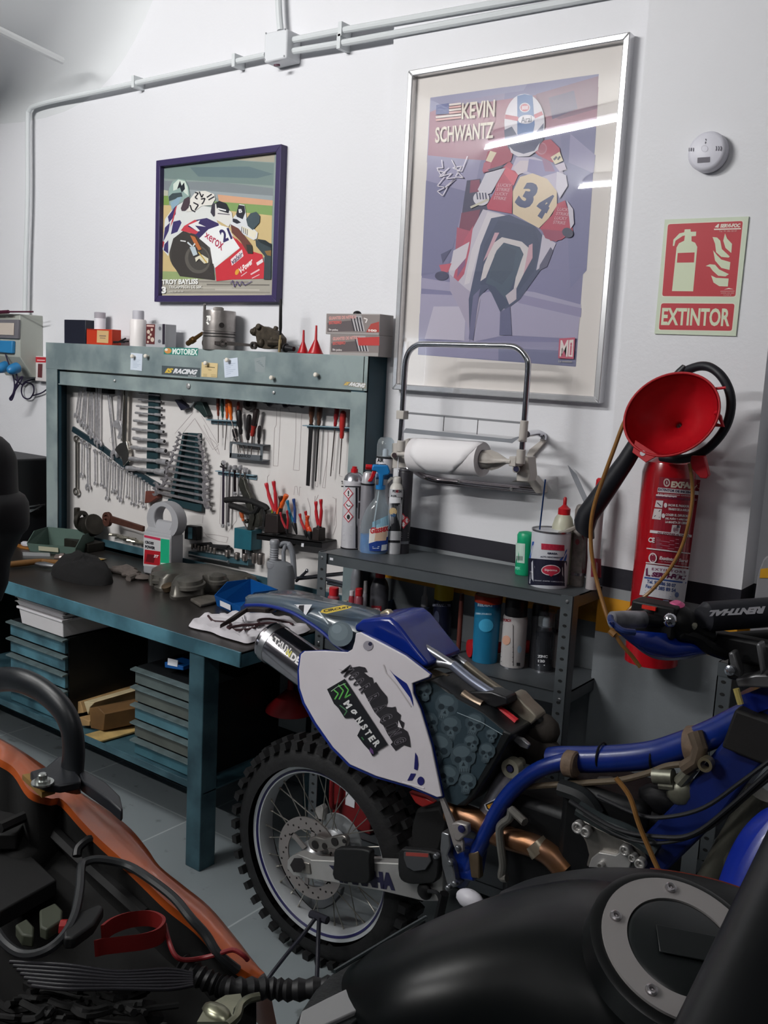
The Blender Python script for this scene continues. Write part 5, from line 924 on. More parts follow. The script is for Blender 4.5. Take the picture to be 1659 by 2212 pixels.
def dr(A):
    qband(A, '#15162c', [(1195, 740), (1412, 757), (1412, 897), (1195, 890)], 14); qband(A, '#2a56a8', [(1200, 740), (1208, 742), (1228, 648), (1218, 648)], 2); qband(A, '#2a56a8', [(1370, 752), (1384, 754), (1412, 700), (1412, 688)], 3); qband(A, '#2a56a8', [(1392, 755), (1406, 756), (1412, 730), (1412, 712)], 2)
    qband(A, '#b82c44', [(1268, 658), (1398, 668), (1398, 700), (1268, 692)], 8); A.t('#a8203c', 'KRAFFT', [(1268, 660), (1398, 670), (1398, 698), (1268, 690)], .06); A.t('#1a1c3a', 'GRASA', [(1302, 708), (1360, 711), (1360, 721), (1302, 718)], .06); A.t('#1a1c3a', 'ALTO RENDIMIENTO', [(1262, 728), (1392, 735), (1392, 743), (1262, 736)], .03)
    A.el('#dcd2d4', (1322, 808), 54, 30); A.el('#b82c44', (1322, 808), 50, 26); A.p('#b82c44', [(1280, 815), (1364, 818), (1324, 844)]); A.t('#e8d4d6', 'Sipoma', [(1286, 800), (1358, 803), (1358, 818), (1286, 815)], .02); A.t('#e8e8ec', '1 kg', [(1206, 812), (1222, 813), (1222, 824), (1206, 823)], .04); A.ln('#cfd0da', [(1204, 862), (1400, 876)], 3); A.t('#cfd0da', 'GRASAS  ACEITES  LUBRICANTES', [(1230, 862), (1392, 872), (1392, 878), (1230, 868)])
lab(t, S, c, 108.4*k, dr)
VD2 = Vector((c.x, c.y, 0)).normalized(); VR2 = Vector((VD2.y, -VD2.x, 0)); tp = lambda u, v, e=0.: c+VR2*(u-1303)*k+VD2*e+Vector((0, 0, hz(v)))
one(M().cyl(tp(1235, 636), tp(1247, 300), .0024, 8), 'metal_rod', mat('#1c3a6c', .35, .5), 'thin dark blue rod standing upright in the grease tin', 'rod')
m_ = M(); m_.prism([tp(u, v, -.03) for u, v in ((1285, 606), (1360, 575), (1440, 535), (1452, 545), (1400, 580), (1345, 606))], VD2*.018); one(m_, 'paint_brush', mat('#9a948c', .5, .1, .3), 'flat dirty brush leaning across the mouth of the grease tin', 'brush', bevel=.002)
t, c, k, hz = can(S, 1388, 690, Z1, [(60, 690), (62, 680), (60, 560), (48, 515), (34, 495)], 'squeeze_bottle', 'cream squeeze bottle with a pointed red cap behind the grease tin', 'bottle', mat('#b9b8a4', .4), parts=[('cap', [(34, 496), (34, 462), (20, 452), (10, 440), (10, 405), (5, 397)], RED)], Y=2.6)
t, c, k, hz = can(S, 1487, 822, Z1, [(40, 822), (41, 812), (41, 470), (34, 448), (26, 440)], 'spray_can', 'dusty grey spray can standing behind the black extinguisher horn', 'spray can', mat('#8c8682', .4, .3, .3, 0, 60), parts=[('base_rim', [(43, 834), (43, 818)], SIL)], Y=2.61)
def dr(A): qband(A, '#6c3a40', [(1496, 600), (1528, 602), (1528, 830), (1496, 828)], 3); A.el('#8a4a50', (1470, 650), 12, 16)
lab(t, S, c, 41.5*k, dr)
t, c, k, hz = can(S, 1574, 850, Z1, [(32, 850), (33, 842), (33, 380), (24, 345)], 'spray_can', 'pale can with a red cap at the right end of the top shelf', 'spray can', mat('#a9a3a4', .4), parts=[('cap', [(24, 345), (22, 300), (14, 290)], RED)], Y=2.6)
def dr(A): qband(A, '#7c2c38', [(1546, 740), (1604, 745), (1604, 850), (1546, 845)], 6)
lab(t, S, c, 33.5*k, dr)
a_, b_ = PY(*S(1416, 220), 2.73), PY(*S(1520, 425), 2.645); m_ = M(); n_ = Vector((.012, 0, .006)); m_.prism([a_, a_+(b_-a_)*.3+n_*.9, b_+n_*.6, b_-n_*.6, a_+(b_-a_)*.3-n_*.3], (0, .002, 0)); one(m_, 'spatula', mat('#84868c', .35, .7), 'thin grey metal blade leaning against the wall behind the cans', 'spatula')
# ---------------------------------------------------------------- second shelf
Z2 = .7875; S = K_SHLOW
t, c, k, hz = can(S, 788, 488, Z2, [(50, 488), (51, 478), (51, 300), (46, 285)], 'spray_can', 'dark blue spray can with a tall yellow cap on the second shelf', 'spray can', mat('#191d33', .3), parts=[('cap', [(52, 285), (52, 198), (49, 188)], mat('#c3a512', .4)), ('base_rim', [(52, 496), (52, 482)], SIL)])
def dr(A): qband(A, '#8a8ea0', [(740, 312), (838, 314), (838, 328), (740, 326)]); A.t('#1a1c30', 'CLEANER', [(745, 313), (825, 315), (825, 327), (745, 325)], .05); A.t('#c8b040', 'WD', [(775, 290), (800, 291), (800, 300), (775, 299)], .04); A.el('#4a5068', (762, 390), 14, 40)
lab(t, S, c, 51.5*k, dr)
t, c, k, hz = can(S, 687, 452, Z2, [(34, 452), (36, 440), (36, 345), (30, 330), (18, 325)], 'squeeze_bottle', 'small bottle with a long grey tip and a round red and white label', 'bottle', mat('#3c4454', .4), parts=[('cap', [(18, 326), (17, 275), (9, 262), (6, 218)], mat('#a09fa4', .5))])
def dr(A): qband(A, '#22408a', [(652, 350), (722, 353), (722, 460), (652, 458)], 6); A.el('#d6d2d6', (694, 404), 28, 46); A.p('#b8323e', [(668, 395), (722, 390), (722, 430), (672, 412)]); A.p('#2c50a0', [(672, 415), (722, 432), (716, 448), (680, 440)])
lab(t, S, c, 36.5*k, dr)
t, c, k, hz = can(S, 1037, 500, Z2, [(68, 500), (70, 488), (72, 300), (72, 292)], 'plastic_tub', 'sky blue tub with an orange-red lid on the second shelf', 'tub', mat('#18688c', .4), parts=[('lid', [(75, 300), (76, 272), (72, 262), (68, 266), (4, 266)], mat('#b8361f', .4))], n=32, Y=2.57)  # tub colour darkened to carry the shade below the top shelf
def dr(A): qband(A, '#20558a', [(968, 306), (1108, 312), (1108, 335), (968, 330)]); A.t('#b9d4e4', 'REDBAY', [(985, 310), (1070, 314), (1070, 330), (985, 326)], .05); A.t('#b9d4e4', 'CREMA LAVA-MANOS', [(972, 360), (1060, 364), (1060, 374), (972, 370)], .02); A.el('#3c9cc4', (1030, 430), 40, 36)
lab(t, S, c, 72.5*k, dr)
t, c, k, hz = can(S, 1172, 648, Z2, [(64, 648), (66, 636), (66, 384), (62, 372)], 'spray_can', 'white spray can with a black cap at the front edge of the second shelf', 'spray can', mat('#b0acac', .35), parts=[('cap', [(60, 374), (60, 292), (56, 280)], mat('#18181b', .35)), ('base_rim', [(67, 656), (67, 642)], SIL)])  # white body greyed in its colour for the shelf's shade
def dr(A):
    A.t('#8c2a34', 'FORCH', [(1124, 392), (1165, 395), (1165, 412), (1124, 409)], .05); qband(A, '#4a4648', [(1176, 430), (1180, 430), (1180, 650), (1176, 650)], 1)
    for y in (424, 545, 572, 600, 625): A.ln('#4a4648', [(1110, y), (1176, y+3)], 4)
    A.el('#c99a84', (1140, 510), 22, 26); A.el('#9ab4c8', (1212, 560), 12, 20); A.p('#2a2a2c', [(1196, 632), (1216, 633), (1216, 650), (1196, 649)])
lab(t, S, c, 66.5*k, dr)
t, c, k, hz = can(S, 1338, 672, Z2, [(47, 672), (48, 660), (48, 445), (44, 430)], 'spray_can', 'silver and black spray can with a clear cap at the front of the second shelf', 'spray can', mat('#55585e', .25, .7), parts=[('clear_cap', [(44, 432), (45, 350), (42, 344)], CLEARP), ('nozzle', [(20, 430), (20, 400), (14, 380)], WHITEP), ('base_rim', [(49, 680), (49, 666)], SIL)])
def dr(A): qband(A, '#1a1c22', [(1300, 462), (1386, 464), (1386, 640), (1300, 638)]); A.t('#c6c8cc', 'ZINC', [(1310, 590), (1365, 592), (1365, 607), (1310, 605)], .05); A.t('#c6c8cc', '120', [(1312, 615), (1350, 617), (1350, 632), (1312, 630)], .05); A.ln('#c6c8cc', [(1312, 645), (1350, 646)], 5)
lab(t, S, c, 48.5*k, dr)
t, c, k, hz = can(S, 1420, 655, Z2, [(34, 655), (35, 640), (35, 420), (32, 400)], 'plastic_bottle', 'white bottle just behind the right post of the shelves', 'bottle', mat('#b2acac', .4), parts=[('cap', [(30, 400), (30, 352), (26, 346)], mat('#c9c6c6', .4))])
def dr(A): qband(A, '#5a3a40', [(1388, 450), (1452, 452), (1452, 470), (1388, 468)], 5)
lab(t, S, c, 35.5*k, dr)
m_ = M(); a_ = PZ(*S(935, 555), Z2+.03); b_ = PZ(*S(1262, 545), Z2+.03); u = (b_-a_).normalized(); L_ = (b_-a_).length
m_.lathe([(.004, 0), (.029, .002), (.03, .016), (.021, .026), (.0185, .04), (.0185, L_-.03), (.022, L_-.02), (.022, L_)], a_, u, 18); one(m_, 'rubber_mallet', mat('#a3141c', .45), 'red torch-shaped tube lying on its side behind the white spray can', 'torch')
t, c, k, hz = can(S, 450, 400, Z2, [(48, 400), (50, 385), (50, 225), (40, 190), (24, 168)], 'oil_bottle', 'dark grey oil bottle with a red cap on the second shelf', 'bottle', mat('#4a4a50', .4), parts=[('cap', [(27, 168), (27, 130), (24, 122)], mat('#a41c22', .4))], Y=2.55)
def dr(A): qband(A, '#90202c', [(408, 322), (462, 325), (462, 360), (408, 358)], 5); A.t('#d8c8c8', 'MOTUL', [(412, 334), (456, 337), (456, 352), (412, 349)], .05)
lab(t, S, c, 50.5*k, dr)
for u, vb, w_, v0, v1, cm, bm_, lb in ((203, 310, 33, 262, 222, '#b01c24', '#93464e', 'small bottle with a red cap at the left of the second shelf'), (338, 345, 25, 265, 228, '#a81c22', '#7c3a44', 'small bottle with a red cap left of the dark oil bottle'), (300, 330, 16, 265, 240, '#b8b0b4', '#8c3038', 'tiny bottle with a white cap between the two red-capped bottles'), (372, 350, 13, 250, 188, '#a09c9c', '#77747a', 'thin grey tube bottle standing beside the dark oil bottle'), (268, 335, 15, 312, 294, '#b8b4a4', '#8f8c80', 'tiny cream-topped bottle at the front of the second shelf')):
    can(S, u, vb, Z2, [(w_, vb), (w_, v0+14), (w_*.7, v0+2)], 'small_bottle', lb, 'bottle', mat(bm_, .35), parts=[('cap', [(w_*.8, v0+2), (w_*.8, v1+3), (w_*.7, v1)], mat(cm, .4))], n=16, Y=2.46+(.05 if u in (203, 372) else 0))
t, c, k, hz = can(S, 328, 250, Z2+.0, [(30, 250), (31, 240), (31, 160), (22, 120), (12, 100)], 'squeeze_bottle', 'grey bottle close under the top shelf at the left', 'bottle', mat('#6c6e74', .45), Y=2.6)
def binbox(cn, lx, ly, hgt, rz, col, name, label, cat='bin', grp=None, tagc=None):
    """open plastic parts bin; cn base centre"""
    t = thing(name, cn, label, cat, grp); th_ = .0025; x, y = lx/2, ly/2
    m_ = M(); F = [(-x*.92, -y*.95, 0), (x*.92, -y*.95, 0), (x*.92, y, 0), (-x*.92, y, 0)]; T_ = [(-x, -y*1.05, hgt*.45), (x, -y*1.05, hgt*.45), (x, y, hgt), (-x, y, hgt)]
    R_ = Matrix.Rotation(rz, 3, 'Z'); W = lambda p: R_ @ Vector(p)+Vector(cn); mid = [(-x, -y*.35, hgt), (x, -y*.35, hgt)]
    def pl(pts, n): m_.prism([W(p) for p in pts], R_ @ (Vector(n)*th_))
    pl(F, (0, 0, 1)); pl([F[0], F[1], T_[1], T_[0]], (0, 1, 0)); pl([F[2], F[3], T_[3], T_[2]], (0, -1, 0)); pl([F[0], T_[0], mid[0], T_[3], F[3]], (1, 0, 0)); pl([F[1], T_[1], mid[1], T_[2], F[2]], (-1, 0, 0))
    build(m_, 'bin_body', col, t)
    if tagc: build(M().prism([W(p) for p in ((-x*.5, -y*1.06, hgt*.12), (x*.3, -y*1.06, hgt*.12), (x*.3, -y*1.08, hgt*.36), (-x*.5, -y*1.08, hgt*.36))], (0, -.001, 0)), 'label_card', tagc, t)
    return t
c = PZ(*S(560, 430), Z2); binbox(c, .13, .16, .075, .05, mat('#0f3054', .4), 'parts_bin', 'dark blue open bin between the oil bottle and the small grey-tipped bottle')
for u, vb, hw, vt, cl, lb in ((893, 478, 13, 255, '#5c2c24', 'thin brown tube standing between the yellow-capped can and the sky blue tub'),):
    can(S, u, vb, Z2, [(hw, vb), (hw, vt+20), (hw*.8, vt)], 'slim_tin', lb, 'tin', mat(cl, .5), n=16, Y=2.58)
c = PZ(*S(1330, 560), Z2); t, c, k, hz = can(S, 1318, 600, Z2, [(44, 600), (44, 330), (40, 310)], 'spray_can', 'black-capped can behind the silver spray can', 'spray can', mat('#1c1c20', .35), Y=2.63)
# lower shelf clutter
Z3 = .4505
m_ = M(); c = PZ(*S(1200, 930), Z3); m_.box((c.x-.09, c.y-.05, Z3), (c.x+.04, c.y+.07, Z3+.17)); one(m_, 'tool_case', mat('#7a1118', .5), 'red plastic case on the lower shelf behind the airbox', 'case', bevel=.008)
m_ = M(); c = PZ(*S(1375, 960), Z3); m_.box((c.x-.03, c.y-.03, Z3), (c.x+.035, c.y+.03, Z3+.16)); one(m_, 'carton_box', mat('#857c6c', .7, 0, .2), 'small beige carton at the right end of the lower shelf', 'box', bevel=.002)
# ---------------------------------------------------------------- paper roll holder
YW = 2.75; gR = lambda u, v, y: PY(*K_ROLL(u, v), y)
t = thing('paper_roll_holder', gR(700, 1250, 2.60), 'chrome tube wall holder for the big paper roll', 'paper holder')
YF_ = 2.56
P_ = [gR(*p, YF_) for p in ((188, 985), (200, 800), (212, 600), (228, 330), (240, 230), (272, 155), (330, 108), (400, 97), (700, 103), (1000, 110), (1170, 115), (1240, 135), (1290, 180), (1325, 240), (1330, 320), (1318, 500), (1300, 760), (1285, 950), (1272, 1100))]
build(M().tube(sm(P_, 4), .0095, 14), 'tube_frame', CHROME, t)
P_ = [gR(270, 1200, 2.60), gR(330, 1240, 2.66), gR(400, 1280, 2.71), gR(520, 1315, 2.738), gR(700, 1335, 2.74), gR(1100, 1378, 2.74), gR(1430, 1412, 2.74)]
bt = build(M().tube(sm(P_, 4), .0115, 14), 'bottom_bar', mat('#a9a2a6', .2, 1.), t)
for u, v in ((708, 1325), (1178, 1394)): c = gR(u, v, 2.727); build(M().lathe([(.006, 0), (.005, .002), (.0005, .003)], c, UPY, 12), 'screw', mat('#e2dfdc', .3, .5), bt)
P_ = [gR(1318, 905, 2.57), gR(1400, 893, 2.70), gR(1440, 900, 2.73), gR(1470, 925, 2.74), gR(1465, 960, 2.735)]
build(M().tube(sm(P_, 5), .0105, 12), 'upper_bar', CHROME, t)
PL = mat('#b5afa9', .45, name='grey_cast_plastic')
m_ = M(); m_.prism([gR(*p, 2.735) for p in ((1465, 940), (1490, 965), (1390, 1080), (1350, 1135), (1310, 1180), (1290, 1140), (1340, 1040))], (0, .012, 0)); m_.prism([gR(*p, 2.60) for p in ((1215, 1100), (1330, 1110), (1345, 1270), (1330, 1330), (1225, 1325), (1228, 1240), (1200, 1240), (1200, 1170))], (0, .05, 0)); m_.prism([gR(*p, 2.70) for p in ((1180, 1330), (1345, 1260), (1450, 1370), (1455, 1435), (1400, 1435), (1330, 1340))], (0, .04, 0)); m_.cyl(gR(1270, 1040, YF_), gR(1262, 1170, YF_), .014, 14); m_.cyl(gR(1222, 1216, 2.56), gR(1222, 1216, 2.60), .012, 16)
m_.box((gR(1262, 1100, 2.6).x-.012, 2.55, gR(1262, 1150, 2.6).z-.012), (gR(1262, 1100, 2.6).x+.012, 2.62, gR(1262, 1100, 2.6).z))
br = build(m_, 'bracket', PL, t, bevel=.002); build(M().cyl(gR(1222, 1216, 2.555), gR(1222, 1216, 2.559), .0085, 16), 'bracket_hole', mat('#2c2c4a', .5), br)
m_ = M(); m_.prism([gR(*p, 2.60) for p in ((150, 985), (255, 940), (275, 950), (250, 1050), (240, 1200), (110, 1210), (108, 1120), (108, 985))], (0, .05, 0)); m_.cyl(gR(132, 1093, 2.56), gR(132, 1093, 2.60), .012, 16); m_.cyl(gR(195, 960, YF_), gR(188, 1060, YF_), .014, 14)
br = build(m_, 'bracket', PL, t, bevel=.002); build(M().cyl(gR(132, 1093, 2.555), gR(132, 1093, 2.559), .0085, 16), 'bracket_hole', mat('#3a2c30', .5), br)
G2 = mat('#85868a', .4, .4)
m_ = M(); a_, b_ = gR(235, 705, 2.57), gR(1270, 795, 2.57); m_.prism([a_, b_, b_-Vector((0, 0, .006)), a_-Vector((0, 0, .006))], (0, .02, 0)); build(m_, 'guide_strip', G2, t)
m_ = M(); m_.prism([gR(*p, 2.53) for p in ((235, 850), (1140, 945), (1180, 945), (1240, 925), (1245, 935), (1185, 985), (1140, 978), (205, 890))], (0, .003, 0)); build(m_, 'tear_blade', mat('#8f9298', .35, .3), t)
build(M().cyl(gR(578, 745, 2.565), gR(570, 875, 2.535), .0012, 6).cyl(gR(882, 775, 2.565), gR(872, 905, 2.535), .0012, 6), 'wire_guide', DARKM, t)
m_ = M(); a_ = gR(200, 730, YF_); m_.box(a_-Vector((.014, .014, .014)), a_+Vector((.016, .016, .014))); build(m_, 'clamp', PL, t, bevel=.002); m_ = M(); a_ = gR(1292, 840, YF_); m_.tube([a_+Vector((.001, 0, .02)), a_-Vector((.001, 0, .045))], .0125, 12); build(m_, 'clamp', PL, t, bevel=.002)
# roll
a_, b_ = gR(330, 1090, 2.555), gR(950, 1133, 2.555); u = (b_-a_); u.y = 0; L_ = u.length; u.normalize(); RR = .0395*1.0
kk = .2411*depth_of(b_)/FPX; RR = 158*kk
t = thing('paper_roll', (a_+b_)/2, 'white paper roll with a torn edge hanging in the chrome wall holder', 'paper roll')
PW = mat('#dedadc', .8, 0, .05, .1, 40)
build(M().lathe([(RR*.42, 0), (RR, 0), (RR, L_), (RR*.93, L_+.0005), (RR*.56, L_), (RR*.55, .0)], a_-u*.01, u, 48, caps=False), 'paper', PW, t)
build(M().lathe([(RR*.42, 0), (RR*.56, 0), (RR*.56, L_+.001), (RR*.5, L_+.001), (RR*.5, .01)], a_-u*.01, u, 32, caps=False), 'core', mat('#77737c', .7), t)
rows = []
for i in range(13):
    th = math.radians(118-i*13.5); rr2 = RR+.0012+.0006*math.sin(i*2.); row = []
    ulen = [.98, .98, .97, .95, .92, .88, .86, .80, .74, .70, .62, .58, .56][i]; u0_ = .04 if i < 7 else .04+(i-6)*.045
    for j in range(9):
        s_ = u0_+(ulen-u0_)*j/8+.008*math.sin(j*3+i*2); row.append(a_+u*(L_*s_)+Vector((0, -math.cos(th-PI/2+PI/2)*0, 0))+Vector((0, -math.sin(math.radians(5+i*13.5))*rr2, math.cos(math.radians(5+i*13.5))*rr2)))
    rows.append(row)
build(M().loft(rows), 'loose_sheet', mat('#e9e6e8', .85), t, solid=.0008)
m_ = M(); m_.lathe([(RR*.5, -.01), (RR*.42, .02), (RR*.3, .03), (.008, .045), (.008, .10)], b_-u*.01, u, 20)
for k_ in range(4):
    th = k_*PI/2+.2; n_ = Vector((0, math.cos(th), math.sin(th))); w_ = u.cross(n_).normalized()*.0015
    q_ = [b_-u*.05+n_*RR*.42, b_+u*.02+n_*RR*.6, b_+u*.045+n_*RR*.45, b_+u*.075+n_*.008, b_-u*.05]
    m_.prism([p-w_ for p in q_], w_*2)
build(m_, 'spindle_cone', PL, t); m_ = M(); m_.cyl(a_-u*.03, a_-u*.075, .008, 12); build(m_, 'spindle_end', PL, t)
# ---------------------------------------------------------------- extinguisher
YE = 2.56; f = K_EXT
cE = PY(*f(600, 2040), YE); kE = (459/1410)*depth_of(cE)/FPX
def gE(v): return PY(*f(760, v), YE).z
cx_ = (PY(*f(765, 1000), YE).x+PY(*f(607, 2000), YE).x)/2; RE = .0715; zb = PY(*f(600, 2085), YE-RE*.8).z; ztp = PY(*f(800, 760), YE).z+.03
cE = Vector((cx_, YE, zb))
t = thing('fire_extinguisher', cE, 'tall red fire extinguisher hung on the pillar with a black discharge horn', 'fire extinguisher')
build(M().lathe([(RE*.8, 0), (RE*.97, .004), (RE, .015), (RE, ztp-zb-.05), (RE*.9, ztp-zb-.02), (RE*.5, ztp-zb), (.02, ztp-zb+.01), (.02, ztp-zb+.06)], cE, (0, 0, 1), 48), 'cylinder', REDE, t)
build(M().lathe([(RE*1.03, 0), (RE*1.03, .05), (RE*1.0, .052)], cE+Vector((0, 0, .0)), (0, 0, 1), 48), 'base_band', REDE, t)
A = Art(cylmap(f, cE, RE), .0004, .0003); A.cv = 30
MG = '#7c1230'
qband(A, '#8c1528', [(690, 830), (962, 850), (850, 1665), (590, 1640)], 12)
A.el('#cfc4bc', (738, 868), 22, 28); A.el(MG, (738, 868), 14, 18); A.t('#d6cab8', 'EXFAEX', [(770, 858), (962, 868), (958, 912), (764, 900)], .06)
qband(A, '#cfc8ca', [(680, 900), (950, 925), (948, 950), (676, 930)], 10); A.t('#3a2c4c', 'EXTINTOR DE INCENDIOS', [(682, 904), (948, 930), (947, 946), (680, 922)], .05); A.t('#d4ccce', '5 Kg ANHIDRIDO CARBONICO', [(680, 938), (945, 958), (944, 966), (678, 947)], .02)
qband(A, '#cfc8ca', [(668, 945), (805, 958), (803, 968), (666, 956)], 6); qband(A, '#6a1834', [(665, 955), (940, 975), (938, 990), (662, 970)], 10)
for q_ in ([(668, 985), (715, 988), (708, 1035), (658, 1030)], [(655, 1040), (706, 1043), (698, 1115), (640, 1108)]): qband(A, '#c9c0c2', q_, 4)
A.ln('#4a3a44', [(650, 1050), (690, 1100)], 6); A.ln('#4a3a44', [(695, 1050), (655, 1095)], 5); A.ln('#4a3a44', [(675, 1000), (700, 1025)], 7); A.el('#cfc8ca', (730, 1018), 11, 16); A.el('#cfc8ca', (715, 1088), 11, 16)
for k_, s_ in enumerate(('SACAR EL PASADOR', 'TIRANDO DE LA ANILLA')): A.t('#d6d0d0', s_, [(748, 1008+26*k_), (888, 1018+26*k_), (886, 1034+26*k_), (746, 1024+26*k_)], .04)
for k_, s_ in enumerate(('COGER EL DIFUSOR', 'DEL PUÑO Y APRETAR', 'LA MANETA DE CIERRE')): A.t('#d6d0d0', s_, [(730, 1072+24*k_), (880, 1082+24*k_), (878, 1098+24*k_), (728, 1088+24*k_)], .04)
qband(A, '#cfc8ca', [(775, 1148), (832, 1152), (820, 1210), (764, 1206)], 4); A.el('#8c6a74', (798, 1180), 18, 20); A.t('#3a2c38', 'B', [(806, 1150), (826, 1152), (824, 1170), (804, 1168)], .05)
qband(A, '#cfc8ca', [(628, 1182), (905, 1215), (903, 1232), (625, 1200)], 12); A.t('#6a1834', 'NO EXPONER AL CALOR', [(680, 1193), (890, 1217), (889, 1229), (678, 1206)], .04)
A.t('#d6ccce', 'CE', [(618, 1230), (660, 1234), (656, 1268), (614, 1262)], .04)
for k_ in range(9): A.ln('#b07c8a', [(668, 1232+k_*9), (668+150-(k_ % 3)*30, 1246+k_*9)], 3)
qband(A, '#cfc8ca', [(605, 1300), (895, 1335), (894, 1342), (603, 1307)], 12); A.el('#cfc8ca', (645, 1368), 28, 34); A.el('#7c1430', (645, 1368), 20, 26); A.t('#d6ccce', 'Exstintors Servi', [(690, 1355), (880, 1378), (878, 1400), (688, 1378)], .04, .2); A.t('#c09aa4', 'C/ VILADOMAT 12  08950', [(700, 1385), (870, 1405), (869, 1414), (699, 1394)]); qband(A, '#cfc8ca', [(600, 1395), (890, 1428), (889, 1434), (598, 1402)], 12)
qband(A, '#c9c6cc', [(600, 1408), (888, 1445), (855, 1662), (556, 1612)], 14); A.t('#6a1648', 'EXTINTORS', [(640, 1432), (865, 1455), (863, 1472), (638, 1449)], .03, 0, 1.3); A.t('#5c1440', 'SERVI-FOC', [(640, 1460), (868, 1480), (862, 1518), (634, 1492)], .07, .2); A.p('#5c1440', [(600, 1440), (612, 1432), (614, 1480), (630, 1482), (628, 1492), (598, 1486)])
qband(A, '#2c4a8c', [(590, 1492), (868, 1528), (866, 1538), (588, 1503)], 10); A.t('#3a4c7c', 'Tel. 93 386 50 07', [(608, 1510), (800, 1540), (797, 1565), (604, 1534)], .04); A.t('#3a4c7c', 'Fax 93 385 89 54', [(600, 1542), (800, 1572), (797, 1598), (596, 1566)], .04)
for k_ in range(4): A.ln('#8088a4', [(594-k_*3, 1582+16*k_), (770-k_*6, 1608+15*k_)], 5)
A.el('#5a6a94', (805, 1612), 14, 18); A.done('printed_label', t)
m_ = M(); zt3 = ztp+.05; m_.box((cE.x-.02, cE.y-.05, zt3-.02), (cE.x+.02, cE.y+.03, zt3+.02)); m_.box((cE.x-.012, cE.y-.1, zt3+.02), (cE.x+.012, cE.y+.03, zt3+.03)); build(m_, 'valve', DARKM, t, bevel=.003)
g5 = lambda u, v, y: PY(*f(u, v), y)
hs = build(M().tube(sm([g5(*p) for p in ((700, 698, 2.47), (800, 712, 2.46), (900, 700, 2.45), (1000, 650, 2.44), (1090, 560, 2.44), (1145, 460, 2.44), (1165, 350, 2.44), (1150, 250, 2.44), (1100, 160, 2.44), (1030, 105, 2.45), (960, 95, 2.46), (890, 115, 2.47), (850, 135, 2.48))], 4), .0118, 12), 'hose', mat('#15151d', .5), t)
rows = []
for (u, v, ww) in ((862, 96, 30), (830, 130, 36), (780, 200, 52), (640, 440, 62), (470, 720, 78), (330, 920, 92), (215, 1080, 100), (190, 1150, 104), (195, 1200, 100)):
    c = g5(u, v, 2.47); R_ = ww*kE*.72; ax = (g5(150, 1250, 2.47)-g5(860, 100, 2.47)).normalized(); a2, b2 = M().frame_of(ax)
    rows.append([c+(a2*math.cos(2*PI*i/24)+b2*math.sin(2*PI*i/24))*R_ for i in range(24)])
build(M().loft(rows, closed=True, cap=True), 'discharge_horn', mat('#16171d', .45), t)
m_ = M(); m_.box((cE.x-.03, cE.y+RE*.8, zb+.42), (cE.x+.03, 2.662, zb+.46)); build(m_, 'wall_bracket', DARKM, t)
# big red funnel hanging in front of the valve
cF = g5(768, 418, 2.36); FA = (Vector((0, 0, H))-cF).normalized(); FA = (FA+Vector((-.18, -.1, .25))).normalized()
t = thing('funnel', cF-FA*.12, 'big red plastic funnel hanging over the head of the extinguisher', 'funnel')
uu = (g5(1010, 262, 2.36)-g5(500, 600, 2.36)); uu = (uu-FA*uu.dot(FA)).normalized()
RF = .112; REDF = mat('#a80f1a', .34, name='funnel_red')
build(M().lathe([(RF, .004), (RF, -.012), (RF*.93, -.03), (RF*.8, -.06), (RF*.5, -.085), (RF*.1, -.11), (.009, -.125), (.008, -.17), (.006, -.17), (.007, -.125), (RF*.085, -.107), (RF*.48, -.08), (RF*.78, -.055), (RF*.91, -.026), (RF*.97, .004)], cF, FA, 56, sx=1.06, sy=.9, caps=False, u=uu), 'cone', REDF, t, ang=60)
rr_ = []
w2 = FA.cross(uu)
build(M().tube([cF+uu*math.cos(2*PI*i/56)*RF*1.07+w2*math.sin(2*PI*i/56)*RF*.91+FA*.004 for i in range(56)], .0035, 8, closed=True), 'rim', REDF, t)
dv = (g5(610, 680, 2.36)-cF); dv = (dv-FA*dv.dot(FA)).normalized(); sd = FA.cross(dv)
m_ = M(); p0 = cF+dv*RF*.9; m_.prism([p0-sd*.036, p0+dv*.03-sd*.024, p0+dv*.033+sd*.02, p0+sd*.036], FA*.005); o_ = build(m_, 'hanging_tab', REDF, t, bevel=.001); build(M().lathe([(.007, 0), (.007, .001)], p0+dv*.018+FA*.0055, FA, 20), 'tab_hole', mat('#b9b4b8', .5), o_)
m_ = M(); m_.prism([g5(*p, 2.42) for p in ((900, 690), (985, 690), (1014, 820), (1000, 842), (960, 838), (890, 760))], (0, .02, 0)); build(m_, 'red_lever', mat('#b01422', .35), t, bevel=.002); build(M().tube([g5(1050, 245, 2.40), g5(1130, 238, 2.40)], .0035, 8), 'pin', mat('#b01422', .35), t); m_ = M(); m_.tube([g5(1060, 400, 2.39), g5(1090, 430, 2.40), g5(1110, 490, 2.40), g5(1050, 482, 2.40)], .006, 8)
build(m_, 'pull_ring', mat('#b01422', .35), t)
HOSEM = mat('#8a6234', .35, 0, .2, name='amber_hose')
m_ = M(); m_.tube(sm([g5(*p) for p in ((500, 400, 2.40), (450, 480, 2.38), (390, 640, 2.37), (320, 830, 2.37), (262, 1000, 2.37), (235, 1150, 2.37), (238, 1320, 2.37), (265, 1480, 2.37), (310, 1650, 2.36), (360, 1800, 2.35), (430, 1930, 2.36), (500, 2010, 2.38), (560, 2090, 2.40))], 5), .0056, 10)
one(m_, 'rubber_tube', HOSEM, 'long amber tube hanging in a loop from the big red funnel, left strand', 'hose', 'amber tubes hanging from the red funnel')
